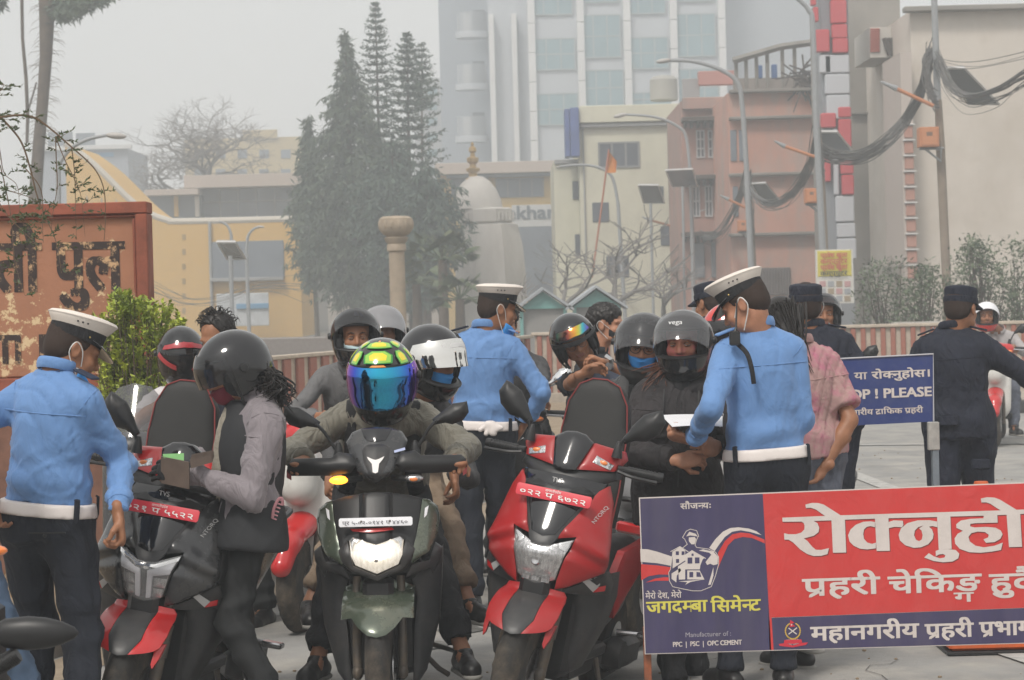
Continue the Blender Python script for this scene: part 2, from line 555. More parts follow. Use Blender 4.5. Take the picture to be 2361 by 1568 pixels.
def head_mesh(M,nb,fem=False,fine=0.006):
 b=Blob(fine,0.018)
 q=lambda*p:np.array(M@Vector(p))
 Q=M
 b.ell(q(0,.014,.036),(.077,.096,.086),Q);b.ell(q(0,-.022,-.030),(.062,.070,.082),Q)
 b.cap(q(-.036,-.035,-.075),q(.036,-.035,-.075),.030,.030);b.ell(q(0,-.070,-.098),(.024,.018,.018),Q,k=.015)
 b.cap(q(0,-.086,.012),q(0,-.106,-.030),.008,.012,k=.012);b.cap(q(-.014,-.092,-.034),q(.014,-.092,-.034),.009,.009,k=.008)
 for s in(-1,1):
  b.cap(q(s*.012,-.080,.022),q(s*.048,-.070,.022),.012,.010,k=.012)
  b.ell(q(s*.040,-.058,-.030),(.024,.024,.024),Q)
  b.ell(q(s*.031,-.096,.002),(.019,.013,.011),Q,k=.010,sub=True)
  b.ell(q(s*.079,.014,-.008),(.009,.020,.032),Q@Rx(-12),k=.006)
  b.ell(q(s*.088,.012,-.006),(.006,.009,.016),Q,k=.005,sub=True)
 b.cap(q(-.018,-.088,-.058),q(.018,-.088,-.058),.007,.007,k=.006)
 b.cap(q(-.015,-.087,-.069),q(.015,-.087,-.069),.008,.008,k=.006)
 b.cap(q(-.020,-.098,-.0635),q(.020,-.098,-.0635),.0025,.0025,k=.003,sub=True)
 b.cap(q(0,.022,-.05),nb,.056 if not fem else.048,.062 if not fem else.052,k=.03)
 V,F=b.mesh(1)
 inv=np.array(M.inverted());L=V@inv[:3,:3].T+inv[:3,3]
 c=L[F].mean(1)
 lip=(np.abs(c[:,0])<.021)&(c[:,1]<-.088)&(np.abs(c[:,2]+.0635)<.0085)
 return V,F,lip.astype(int)

def eyes(M,parent,look=(0,0)):
 for s in(-1,1):
  m=MB();Mx=M@T(s*.031,-.0785,.001)@Rz(look[0])@Rx(look[1])
  m.ell((0,0,0),(.0135,.0135,.0125),12,Mx)
  o=m.build('eye',EYEW,parent,world=True)
  m=MB();m.lathe([(.0001,-.0142),(.0055,-.0135),(.0062,-.0118)],12,Mx@Rx(-90))
  m.build('iris',IRIS,o,world=True)
  m=MB();m.lathe([(.0158,.0),(.0153,.0035),(.0125,.0085),(.008,.0125),(.0001,.015)],14,Mx@T(0,-.0006,.0008)@Rx(11));m.lathe([(.0001,-.0148),(.009,-.0115),(.0138,-.0062)],14,Mx@T(0,0,-.0005));m.build('eyelid',SKIN,o,world=True)
 for s in(-1,1):
  m=MB();m.tube([M@Vector(p)for p in((s*.014,-.0935,.021),(s*.030,-.0935,.027),(s*.048,-.080,.022))],[.002,.0032,.0015],6);m.build('eyebrow',HAIR,parent,world=True)
  m=MB();m.tube([M@Vector(p)for p in((s*.017,-.0905,.002),(s*.024,-.0958,.0075),(s*.036,-.0945,.0075),(s*.045,-.083,.002))],[.0012,.0018,.0018,.0012],5);m.build('eyelash',HAIR,parent,world=True)

def hand_mesh(wr,d,pn,side,curl=35,spread=0.0,thumb=0.5,fine=0.0055,sc=1.0):
 """wr wrist, d finger direction, pn palm normal, side +1 when the thumb lies towards +across"""
 d=unit(d);pn=unit(V3(pn)-d*(V3(pn)@d));ac=np.cross(d,pn)*side
 b=Blob(fine,0.010);wr=V3(wr)
 b.cap(wr-d*.03*sc,wr+d*.02*sc,.027*sc,.026*sc,sq=(pn,.78))
 b.cap(wr+d*.030*sc+ac*.008,wr+d*.075*sc+ac*.006,.038*sc,.040*sc,sq=(pn,.42),k=.014)
 for i,(o,L)in enumerate(((.030,.070),(.010,.080),(-.010,.075),(-.029,.058))):
  p=wr+(d*(.088-.004*abs(i-1))+ac*o)*sc;dr=unit(d+ac*(o*4*spread))
  a=0;rr=.0092*sc
  cu=(curl[i]if isinstance(curl,(list,tuple))else curl)
  b.cap(p-dr*.03*sc,p,.011*sc,.0098*sc,k=.008)
  for j,fr in enumerate((.45,.30,.25)):
   a+=R(cu*(1.0,1.25,.8)[j])
   dd=dr*math.cos(a)+pn*math.sin(a)
   p2=p+dd*L*fr*sc
   b.cap(p,p2,rr,rr*.93,k=.003);rr*=.92;p=p2
 p=wr+(d*.030+ac*.026+pn*.006)*sc
 d1=unit(d*.55+ac*(.75-.5*thumb)+pn*(.35+.5*thumb));d2=unit(d*.85+ac*(.1-.3*thumb)+pn*(.35+.4*thumb))
 p1=p+d1*.042*sc;b.cap(p-d1*.01,p1,.015*sc,.0118*sc,k=.012);b.cap(p1,p1+d2*.032*sc,.0112*sc,.009*sc,k=.004)
 return b.mesh(1)

def helm_r(az,el,big=1.0):
 ca,sa,ce,se=math.cos(az),math.sin(az),math.cos(el),math.sin(el)
 dx,dy,dz=sa*ce,-ca*ce,se
 a,b_,c=.130,(.150 if dy>0 else.152),(.140 if dz>0 else.185)
 r=1/math.sqrt((dx/a)**2+(dy/b_)**2+(dz/c)**2)
 if el<-.2 and ca>0:r*=1+.16*ca*min(1,(-el-.2)/.5)
 return r*big
def helm_p(az,el,off=0,big=1.0):
 r=helm_r(az,el,big)+off
 return(math.sin(az)*math.cos(el)*r,-math.cos(az)*math.cos(el)*r,math.sin(el)*r)
K=.14
def helm_panel(polys,M,off,mats,name,parent,th=.003,rot=0.0,big=1.0,pil=.0006,step=.012):
 """plates laid on the helmet; polys in degrees (azimuth, elevation)"""
 m=MB()
 for P in polys:
  P=[(R(a)*K,R(e)*K)for a,e in P]
  m.panel(P,lambda x,z:0.0,th,step,pil,.006)
 m.v=[M@(Rx(rot)@Vector(helm_p(x/K,z/K,off-y,big)))for x,y,z in m.v]
 return m.build(name,mats,parent,smooth=45,world=True)

def helmet(parent,M,shell,kind='full',visor=None,vrot=0.0,big=1.0,pad=True,vel=(-31,30),chin=True,lo=-31):
 """parts of a helmet in the head frame M"""
 M=M@T(0,.014,.002)
 m=MB();na=60;els=list(range(-56,91,6))+[90]
 els=sorted(set([-56,-50,-44,-38,lo,-26 if lo<-26 else-31]+list(range(-15,91,7))+[90]))
 hole=lambda a,e:(abs(a)<58 and lo<e<(27 if kind=='full' else 24))or(not chin and abs(a)<62 and e<0)or(not chin and abs(a)<100 and e<-40)
 V,F=[],[]
 for e in els:
  for j in range(na):V.append(helm_p(R(-180+360*j/na),R(min(e,89.5)),0,big))
 nn=len(V)
 for e in els:
  for j in range(na):V.append(helm_p(R(-180+360*j/na),R(min(e,89.5)),-.022,big))
 for i in range(len(els)-1):
  for j in range(na):
   a=-180+360*(j+.5)/na;e=(els[i]+els[i+1])/2
   if hole(a,e):continue
   j2=(j+1)%na
   F.append((i*na+j,i*na+j2,(i+1)*na+j2,(i+1)*na+j))
 ed=set((q[k],q[(k+1)%4])for q in F for k in range(4))
 F2=[tuple(reversed([i+nn for i in q]))for q in F]
 W_=[(b,a,a+nn,b+nn)for a,b in ed if(b,a)not in ed]
 m.add(V,F);m.cm=1;m.add([],[]);m.f+=F2+W_;m.m+=[1]*(len(F2)+len(W_))
 m.v=[M@Vector(p)for p in m.v]
 m.build('shell',[shell,BLACKP],parent,smooth=50,world=True)
 up=27 if kind=='full' else 24
 m=MB()
 loop=[(a,up)for a in range(-59,60,8)]+[(59,e)for e in range(20,lo,-10)]+([(a,lo)for a in range(59,-60,-8)]if chin else[])+[(-59,e)for e in range(lo+4,24,10)]+[(-59,up)]
 if not chin:
  loop=[(-62,-50),(-66,-30),(-68,0),(-68,up)]+[(a,up)for a in range(-60,61,8)]+[(68,up),(68,0),(66,-30),(62,-50)]
 m.tube([M@Vector(helm_p(R(a),R(e),.001,big))for a,e in loop],.0055,6)
 m.tube([M@Vector(helm_p(R(a),R(-56),-.008,big))for a in(range(-180,181,12)if chin else list(range(60,301,12)))],.010,6)
 m.build('trim',BLACKP,parent,world=True)
 if pad:
  m=MB()
  for s in(-1,1):
   m.ell((s*.088,-.025,-.045),(.026,.07,.060),14)
  m.ell((0,.03,.03),(.100,.105,.075),18)
  m.v=[M@Vector(p)for p in m.v]
  m.build('padding',BLACKF,parent,world=True)
 if visor is not None:
  P=[(a,vel[1])for a in range(-84,85,12)]+[(92,8),(92,-8)]+[(a,vel[0])for a in range(84,-85,-12)]+[(-92,-8),(-92,8)]
  helm_panel([P],M,.007,visor,'visor',parent,th=.0025,rot=vrot,big=big,step=.014)
  for s in(-1,1):
   m=MB();p0=Vector(helm_p(R(s*88),0,.010,big));m.lathe([(.0001,.008),(.014,.007),(.017,0),(.017,-.008)],14,M@T(p0)@Ry(s*90));m.build('visor_pivot',BLACKP,parent,world=True)

def face_mask(M,parent,mt,pleats=True,low=False,loops=True):
 b=Blob(.0065,.02);q=lambda*p:np.array(M@Vector(p));dz=-.045 if low else 0
 b.ell(q(0,-.026,-.040+dz),(.072,.080,.072),M);b.cap(q(0,-.090,-.020+dz),q(0,-.112,-.040+dz),.012,.018,k=.03)
 b.ell(q(0,-.060,-.085+dz),(.045,.048,.035),M)
 for p,nn in(((0,-.030,0),(0,1,0)),((0,0,-.012+dz),(0,-.35,1)),((0,0,-.118+dz),(0,0,-1))):
  b.cut(q(*p),np.array(M.to_3x3()@Vector(nn)))
 V,F=b.mesh(1)
 o=npobj('face_mask',V,F,mt,parent)
 if loops:
  for s in(-1,1):
   m=MB();m.tube([M@Vector(p)for p in spline([(s*.060,-.035,-.022+dz),(s*.076,-.01,-.004),(s*.087,.022,.020),(s*.090,.038,.0),(s*.080,.030,-.030),(s*.062,-.030,-.085+dz)],4)],.0018,5);m.build('ear_loop',STRAPW,o,world=True)
 return o

def police_cap(parent,M,tilt=0):
 Q=M@T(0,.012,.048)@Rx(tilt)
 m=MB();n=32
 def ring(r,z,fx=1.0,sl=0.0):
  o=[]
  for j in range(n):
   a=2*math.pi*j/n;x,y=r*math.cos(a)*.90,r*math.sin(a)*1.08
   o.append((x,y,z-sl*y))
  return o
 def loft(rings,capt=False,capb=False):
  V=sum(rings,[]);F=[]
  for i in range(len(rings)-1):
   for j in range(n):F.append((i*n+j,i*n+(j+1)%n,(i+1)*n+(j+1)%n,(i+1)*n+j))
  if capt:F.append(tuple((len(rings)-1)*n+j for j in range(n)))
  if capb:F.append(tuple(range(n-1,-1,-1)))
  m.add(V,F,Q)
 loft([ring(.095,-.012),ring(.097,.000),ring(.098,.036,sl=.10),ring(.094,.04,sl=.1)],capb=True)
 m.build('cap_band',BLACKF,parent,world=True)
 m=MB()
 loft([ring(.0975,.030,sl=.11),ring(.102,.036,sl=.12),ring(.112,.052,sl=.14),ring(.119,.064,sl=.15),ring(.120,.070,sl=.15),ring(.114,.077,sl=.15),ring(.08,.084,sl=.15),ring(.03,.086,sl=.15)],capt=True)
 cr=m.build('cap_crown',CAPW,parent,world=True)
 m=MB()
 m.tube([Q@Vector((r*.9,q_*1.08,z+.0))for r,q_,z in[(.1205*math.cos(2*math.pi*j/40),.1205*math.sin(2*math.pi*j/40),.067-.15*.1205*1.08*math.sin(2*math.pi*j/40))for j in range(41)]],.0022,5)
 m.build('piping',CAPW,cr,world=True)
 m=MB()
 for s in(-1,1):
  for k in(-1,0,1):
   a=R(90+s*(78+k*9));r=.112
   m.ell((r*math.cos(a)*.9,r*math.sin(a)*1.08,.048-.14*r*1.08*math.sin(a)),(.004,.004,.0035),8,Q)
 tag(m.build('eyelets',BLACKP,cr,world=True),kind='stuff')
 m=MB();V,F=[],[];na,nr=20,5
 for layer in(0,.003):
  for i in range(nr+1):
   for j in range(na+1):
    a=R(-158+136*j/na);t=i/nr;r=.098+.058*t*math.sin(math.pi*j/na)**.6
    V.append((r*math.cos(a)*.92,r*math.sin(a)*1.06,.004-t*.040*math.sin(math.pi*j/na)-layer))
 w=na+1;k0=(nr+1)*w
 for i in range(nr):
  for j in range(na):
   F.append((i*w+j,(i+1)*w+j,(i+1)*w+j+1,i*w+j+1));F.append((k0+i*w+j,k0+i*w+j+1,k0+(i+1)*w+j+1,k0+(i+1)*w+j))
 for j in range(na):F.append((nr*w+j,k0+nr*w+j,k0+nr*w+j+1,nr*w+j+1))
 m.add(V,F,Q);m.build('cap_peak',BLACKG,parent,world=True)
 m=MB();
 for a in(-168,-12):
  m=MB();m.ell((.101*math.cos(R(a))*.93,.101*math.sin(R(a))*1.09,.006),(.004,.004,.004),8,Q);m.build('cap_button',mat('brass_button',(0.45,0.33,0.12),rough=.35,metal=.8),parent,world=True)

def field_cap(parent,M,tilt=0):
 Q=M@T(0,.010,.040)@Rx(tilt);b=Blob(.008,.01)
 m=MB();m.lathe([(.088,-.015),(.094,-.012),(.097,.015),(.094,.017),(.096,.050),(.096,.062),(.090,.072),(.06,.080),(.001,.082)],28,Q,.90,1.10)
 m.build('cap_crown',NAVY,parent,world=True)
 m=MB();m.lathe([(.0975,-.013),(.100,.0),(.099,.018),(.0965,.020)],28,Q,.90,1.10);m.build('cap_band',NAVY,parent,world=True)
 m=MB();V,F=[],[];na,nr=16,4
 for layer in(0,.004):
  for i in range(nr+1):
   for j in range(na+1):
    a=R(-150+120*j/na);t=i/nr;r=.094+.062*t*math.sin(math.pi*j/na)**.6
    V.append((r*math.cos(a)*.95,r*math.sin(a)*1.08,-.006-t*.022-layer))
 w=na+1;k0=(nr+1)*w
 for i in range(nr):
  for j in range(na):
   F.append((i*w+j,(i+1)*w+j,(i+1)*w+j+1,i*w+j+1));F.append((k0+i*w+j,k0+i*w+j+1,k0+(i+1)*w+j+1,k0+(i+1)*w+j))
 for j in range(na):F.append((nr*w+j,k0+nr*w+j,k0+nr*w+j+1,nr*w+j+1))
 m.add(V,F,Q);m.build('cap_peak',NAVY,parent,world=True)

def short_hair(parent,M,full=False,mt=None,seed=0):
 b=Blob(.007,.02);q=lambda*p:np.array(M@Vector(p))
 b.ell(q(0,.018,.040),(.082+.006*full,.100+.006*full,.089+.014*full),M);b.ell(q(0,.052,-.012),(.071,.060,.062),M)
 b.cut(q(0,-.060,.052),np.array(M.to_3x3()@Vector((0,-1,-.55))));b.cut(q(0,-.022,-.01),np.array(M.to_3x3()@Vector((0,-1,-.25))))
 b.ell(q(.079,.006,-.020),(.022,.028,.034),M,k=.006,sub=True);b.ell(q(-.079,.006,-.020),(.022,.028,.034),M,k=.006,sub=True)
 V,F=b.mesh(1);V=wrinkle(V,F,.0016 if not full else.006,60,seed,ani=(1,1,1))
 o=npobj('hair',V,F,mt or(HAIR if full else STUB),parent)
 if full:
  m=MB();g=random.Random(seed)
  for i in range(150):
   a=g.uniform(0,6.28);e=g.uniform(-.1,1.5);d=Vector((math.cos(a)*math.cos(e),math.sin(a)*math.cos(e),math.sin(e)))
   if d.y<-.55 and d.z<.6:continue
   p=Vector((0,.02,.045))+Vector((d.x*.086,d.y*.104,d.z*.100));t=d.cross(Vector((g.uniform(-1,1),g.uniform(-1,1),g.uniform(-1,1)))).normalized()
   L=g.uniform(.02,.045)
   m.tube([M@p,M@(p+d*L*.6+t*L*.4),M@(p+d*L*.5+t*L*1.1)],[.003,.0022,.0006],4)
  tag(m.build('curls',HAIR,o,world=True),kind='stuff')
 return o

def hair_strands(parent,roots,drop,mt,seed=0,n=60,r=.004,curl=.02,name='long_hair',freq=30):
 """loose strands: roots is a list of (start, end) guide lines"""
 g=random.Random(seed);m=MB()
 for i in range(n):
  a,b_=roots[i%len(roots)];a=Vector(a);b_=Vector(b_)
  j=Vector((g.gauss(0,.012),g.gauss(0,.012),g.gauss(0,.012)));e=Vector((g.gauss(0,.028),g.gauss(0,.022),g.gauss(0,.030)))
  ph=g.uniform(0,6.3);pts=[];K_=14;fr=g.uniform(.7,1.3)*freq
  for k in range(K_+1):
   t=k/K_;p=a.lerp(b_+e,t)+j*(1-t*.5)+drop*(math.sin(t*math.pi))*g.uniform(.9,1.1)
   c=curl*min(1,t*2)
   pts.append(p+Vector((math.sin(ph+t*fr*.3)*c,math.cos(ph*2+t*fr*.3)*c,math.sin(ph*3+t*fr*.2)*c*.3)))
  m.tube(pts,[r*(1.15-.9*(k/K_)**2)for k in range(K_+1)],5)
 return tag(m.build(name,mt,parent,world=True),kind='stuff')

def shoe(parent,ank,d,mt=None,sole=None,L=.27,name='shoe',lift=0.0):
 """ank = ankle point; d = level toe direction"""
 ank=V3(ank);d=unit((d[0],d[1],0));g=ank[2]-.085 if lift is None else lift
 base=np.array((ank[0],ank[1],g));up=V3(0,0,1)
 b=Blob(.0075,.03)
 b.cap(base-d*.045+up*.045,base+d*(L-.115)+up*.036,.040,.036);b.cap(base+d*(L-.125)+up*.034,base+d*(L-.10)+up*.03,.036,.028)
 b.cap(base+up*.06,base+up*.10,.040,.036,flat=1);b.cap(base+d*.02+up*.075,base+d*.10+up*.055,.030,.026)
 b.cut(base+up*.016,(0,0,-1))
 V,F=b.mesh(1);o=npobj(name,V,F,mt or SHOE,parent)
 s=Blob(.0075,.02);s.cap(base-d*.045+up*.014,base+d*(L-.10)+up*.014,.044,.040);s.cut(base+up*.022,(0,0,1));s.cut(base+up*.001,(0,0,-1))
 V,F=s.mesh(1);npobj('sole',V,F,sole or SOLE,o)
 m=MB();sd=np.cross(d,up)
 for k in range(4):
  c=base+d*(.045+k*.022)+up*(.098-k*.010)
  m.tube([c-sd*.022,c+up*.006,c+sd*.022],.0028,5)
 tag(m.build('laces',sole or SHOE,o,world=True),kind='stuff')

def person(label,pel,nb,yaw,hyaw=None,hp=None,hyw=0,hpi=0,hro=0,handL=None,handR=None,elL=None,elR=None,footL=None,footR=None,
kneeL=None,kneeR=None,top=None,bot=None,skin=None,fem=False,bw=1.0,sleeve='long',hem=0.0,vox=.013,seed=0,wr=.0065,cap=None,
hair='short',belt=None,group=None,hands=(35,35),pal=(None,None),hdir=(None,None),shoes=True,cuff=0.0,loose=0.0,nofeet=False,collar=True,
legs=True,handon=(1,1),eye=False,look=(0,0),gd=None,shoulder=.146,hskin=None,slack=1.012,tf=30,trw=1.0):
 skin=skin or SKIN
 pel,nb=V3(pel),V3(nb);s=unit(nb-pel);a=R(yaw);f0=V3(math.sin(a),-math.cos(a),0)
 l=unit(np.cross(V3(0,0,1),f0));f=unit(np.cross(l,s));l=unit(np.cross(s,f))
 ah=R(hyaw if hyaw is not None else yaw);fh=V3(math.sin(ah),-math.cos(ah),0);lh=unit(np.cross(V3(0,0,1),fh))
 root=thing('person',label,'person',(pel[0],pel[1],gd if gd is not None else 0.0),group=group)
 Ls=np.linalg.norm(nb-pel)
 if hp is None:hp=nb+s*.130+f*.03
 HM=headmat(hp,hyw,hpi,hro)
 sL,sR=nb-s*.078+l*shoulder*bw,nb-s*.078-l*shoulder*bw
 res={}
 arms=[]
 for side,sh,hd,el in((1,sL,handL,elL),(-1,sR,handR,elR)):
  if hd is None:hd=sh-V3(0,0,1)*.50+l*side*.06+f*.05
  if el is None:el=l*side*.5-f*.6-V3(0,0,.6)
  e,h=ik(sh,hd,.285,.255,el);arms.append((side,sh,e,h))
 hipL,hipR=pel-s*.03+lh*.088*bw,pel-s*.03-lh*.088*bw
 legl=[]
 for side,hip,ft,kn in((1,hipL,footL,kneeL),(-1,hipR,footR,kneeR)):
  if ft is None:ft=(hip[0]+lh[0]*side*.03,hip[1]+lh[1]*side*.03,.09)
  if kn is None:kn=fh
  d0=np.linalg.norm(V3(ft)-hip);ls=d0/.85*slack if.66<d0<.85 else 1.0  # a standing leg is nearly straight
  k_,an=ik(hip,ft,.43*ls,.42*ls,kn);legl.append((side,hip,k_,an))
 def torso(b,g):
  b.cap(pel-lh*.055*bw,pel+lh*.055*bw,.112*bw+g,.112*bw+g,sq=(fh,.92),k=.05)
  b.ell(pel+s*Ls*.36,(.134*bw+g,.106*bw+g,.20),Matrix((l,f,s)).transposed().to_4x4(),k=.06)
  b.ell(pel+s*Ls*.68,(.150*bw+g,.118*bw+g,.19),Matrix((l,f,s)).transposed().to_4x4(),k=.06)
  b.cap(nb-s*.082+l*.102*bw,nb-s*.082-l*.102*bw,.055+g,.055+g,k=.05)
  for sd in(1,-1):b.cap(nb-s*.005+l*sd*.03,nb-s*.062+l*sd*.115*bw,.040+g,.042+g,k=.035)
  if fem:
   for sd in(1,-1):b.ell(pel+s*Ls*.66+f*.085+l*sd*.065,(.06+g,.055+g,.06+g),k=.04)
   # body: one skin surface with head and hands
 b=Blob(.013 if sleeve!='long' else.018,.03)
 torso(b,-.026)
 for side,sh,e,h in arms:
  q_=.70 if sleeve=='long' else 1
  b.cap(sh,e,.044*q_,.036*q_,k=.03);b.cap(e,e+(h-e)*.35,.036*q_,.039*q_,k=.015);b.cap(e+(h-e)*.35,h,.039*q_,.025,k=.02)
 for side,hip,k_,an in legl:
  if not legs:break
  b.cap(hip,k_,.060,.042,k=.03);b.cap(k_,k_+(an-k_)*.35,.040,.042,k=.02);b.cap(k_+(an-k_)*.35,an,.042,.034,k=.02)
  if not nofeet:b.cap(an,an-V3(0,0,.03)+fh*.08,.034,.026,k=.02)
 V,F=b.mesh(1);Vs,Fs,Ms=[V],[F],[np.zeros(len(F),int)];n=len(V)
 Vh,Fh,mi=head_mesh(HM,nb+s*.0,fem);Vs.append(Vh);Fs.append(Fh+n);Ms.append(np.where(mi==1,1,2));n+=len(Vh)
 for i,(side,sh,e,h)in enumerate(arms):
  if not handon[i]:continue
  d=hdir[i]if hdir[i]is not None else unit(h-e);pn=pal[i]if pal[i]is not None else-l*side*1.0
  Vh,Fh=hand_mesh(h,d,pn,side*(1 if True else 1),hands[i]);Vs.append(Vh);Fs.append(Fh+n);Ms.append(np.zeros(len(Fh),int));n+=len(Vh)
 npobj('body',np.concatenate(Vs),np.concatenate(Fs),[skin,LIPS,hskin or skin],root,np.concatenate(Ms))
 bz=pel+s*.045  # belt line
 if top is not None:
  b=Blob(vox,.025);torso(b,.004+loose)
  if collar:b.cap(nb-s*.03,nb+s*.022,.070,.064,k=.02,flat=1)
  if hem==0:b.ell(pel+s*.135,(.146*bw+loose,.126*bw+loose,.06),Matrix((l,f,s)).transposed().to_4x4(),k=.04);b.cut(bz+s*.014,-s)
  else:
   b.cap(pel+s*.05-lh*.05,pel-s*(hem*.75)-lh*.05,.125*bw+loose,.12+loose,k=.04,sq=(fh,.95));b.cap(pel+s*.05+lh*.05,pel-s*(hem*.75)+lh*.05,.125*bw+loose,.12+loose,k=.04,sq=(fh,.95))
   b.cut(pel-s*hem,-s)
  spots=[(pel+s*.10+l*.05,s+l*.4,.13,.009 if hem==0 else.007,tf*1.8),(pel+s*.12-f*.1-l*.05,s-l*.4,.13,.008,tf*1.7),(pel+s*.25+l*.1,s+l*.8,.12,.006,tf*1.5),(pel+s*.25-l*.1,s-l*.8,.12,.006,tf*1.5)]
  for side,sh,e,h in arms:
   if sleeve=='long':
    r0,r1,r2=.055+loose,.043+loose,.038+loose*.6
    b.cap(sh,e,r0,r1,k=.035);he=e+(h-e)*(1-.03);b.cap(e,he,r1,r2,k=.02,flat=1)
    spots+=[(e,unit(h-sh),.11,.008,tf*2),(h+(e-h)*.2,unit(h-e),.08,.010,tf*2.6),(sh+(e-sh)*.3-l*side*.06,unit(e-sh)+l*side,.10,.010,tf*1.6)]
   else:
    b.cap(sh,sh+(e-sh)*.80,.064+loose,.066+loose,k=.035,flat=1)
    spots+=[(sh+(e-sh)*.5,unit(e-sh),.09,.005,tf*1.6)]
  V,F=b.mesh(1);V=wrinkle(V,F,wr,20,seed,spots,ani=(1,1,.35))
  res['VF']=(V,F)
  res['top']=npobj('shirt' if sleeve!='jacket' else 'jacket',V,F,top,root)
  if collar:
   m=MB();C=nb+s*.030;ua=unit(unit(V3(HM.translation)-V3(nb))*.5+s)
   pts=[C+(l*math.cos(t)*.071+f*(math.sin(t)*.073+.004))+ua*(.016-.016*math.sin(t))for t in np.linspace(math.pi/2+.25,math.pi*2.5-.25,26)]
   m.tube(pts,.021,8,flat=(ua,1.0));mm=MB();mm.v=m.v;mm.f=m.f;mm.m=m.m
   # thin the tube radially so that it reads as folded cloth
   P=np.array([list(p)for p in mm.v]);ctr=np.repeat(np.array([list(p)for p in pts]),8,0);off=P-ctr
   rd=ctr-C;rd-=np.outer(rd@ua,ua);rd/=np.linalg.norm(rd,axis=1)[:,None]
   rdc=(off*rd).sum(1);P=P-rd*(rdc*.68)[:,None];mm.v=[tuple(p)for p in P]
   mm.build('collar',top,root,smooth=60,world=True)
 if bot is not None and legs:
  b=Blob(vox,.03)
  b.cap(pel-lh*.05*bw,pel+lh*.05*bw,.124*bw,.124*bw,sq=(fh,.95),k=.04)
  b.cap(bz-lh*.05,bz+lh*.05,.104*bw,.104*bw,sq=(fh,.98),k=.04)
  spots=[(pel-s*.08+fh*.1,s,.10,.004,tf*1.5)]
  for side,hip,k_,an in legl:
   b.cap(hip,k_,.094*trw,.071*trw,k=.04);cu=an+unit(k_-an)*cuff;b.cap(k_,cu,.070*trw,.060*trw,k=.02,flat=1)
   spots+=[(k_,unit(an-hip),.15,.008,tf*1.8),(cu+(k_-cu)*.15,unit(k_-an),.11,.012,tf*2.0),(hip+(k_-hip)*.25,unit(k_-hip)+lh*side,.13,.008,tf*1.4)]
  b.cut(bz+s*.004,unit(s-fh*(s@fh)))
  V,F=b.mesh(2);V=wrinkle(V,F,wr*1.1,15,seed+5,spots,ani=(1,1,.25));res['bot']=npobj('trousers',V,F,bot,root)
 if belt is not None:
  b=Blob(.008,.03);b.infl=.013
  b.cap(pel-lh*.05*bw,pel+lh*.05*bw,.124*bw,.124*bw,sq=(fh,.95),k=.04);b.cap(bz-lh*.05,bz+lh*.05,.104*bw,.104*bw,sq=(fh,.98),k=.04)
  b.cut(bz+s*.020,s);b.cut(bz-s*.030,-s)
  V,F=b.mesh(0);res['belt']=npobj('belt',V,F,belt,root)
  for t in(35,145,215,325):
   m=MB();c=bz+(lh*math.cos(R(t))*.188*bw+fh*math.sin(R(t))*.145*bw)
   o=unit(lh*math.cos(R(t))*.7+fh*math.sin(R(t)))
   m.tube([c+s*.030,c+s*.028+o*.006,c-s*.035+o*.008,c-s*.055+o*.002],.012,6,flat=(o,.35));m.build('belt_loop',bot,res['belt'],world=True)
 if shoes and not nofeet and legs:
  for side,hip,k_,an in legl:
   shoe(root,an,fh+lh*side*.25,lift=an[2]-.088)
 if eye:eyes(HM,root,look)
 if hair=='short':short_hair(root,HM,seed=seed)
 elif hair=='full':short_hair(root,HM,True,seed=seed)
 if cap=='police':police_cap(root,HM)
 elif cap=='field':field_cap(root,HM)
 res.update(root=root,HM=HM,pel=pel,nb=nb,s=s,l=l,f=f,fh=fh,lh=lh,arms=arms,legs=legl,bz=bz,bw=bw)
 return res

from mathutils.bvhtree import BVHTree
def seams(r,front=False,mt=None):
 """stitched seams laid on the shirt: yoke, armholes, cuffs, side or front placket"""
 V,F=r['VF'];bv=BVHTree.FromPolygons([tuple(p)for p in V],[tuple(int(i)for i in q)for q in F]);nb,s,l,f=r['nb'],r['s'],r['l'],r['f']
 mt=mt or r['top'].data.materials[0]
 def run(pts,dirs,rad=.0026,name='seam'):
  o=[]
  for p,d in zip(pts,dirs):
   h=bv.ray_cast(Vector(p+d*.16),Vector(-d))
   if h[0]is not None and(rad>.0025 or(h[0]-Vector(p)).length<.085):o.append(h[0]+Vector(d)*.0008)
  if len(o)>3:m=MB();m.tube(o,rad,5);m.build(name,mt,r['top'],world=True)
 L=lambda a,b,n:[a+(b-a)*t for t in np.linspace(0,1,n)]
 g=f if front else-f
 run(L(nb-s*.125+l*.155,nb-s*.125-l*.155,16),[unit(g+l*t*.6)for t in np.linspace(1,-1,16)],name='yoke_seam')
 if front:
  for t in(.018,-.018):run(L(nb-s*.06+l*t,nb-s*.46+l*t,20),[f]*20,name='placket_seam')
 for side,sh,e,h in r['arms']:
  for c,ax in((sh+(e-sh)*.06-l*side*.012,unit(e-sh+l*side*.25)),(h+(e-h)*.24,unit(h-e)),(h+(e-h)*.07,unit(h-e))):
   u=unit(np.cross(ax,(.3,.5,.8)));v=np.cross(ax,u);D_=[u*math.cos(t)+v*math.sin(t)for t in np.linspace(0,6.283,21)];run([c]*21,D_,.0022,'sleeve_seam')
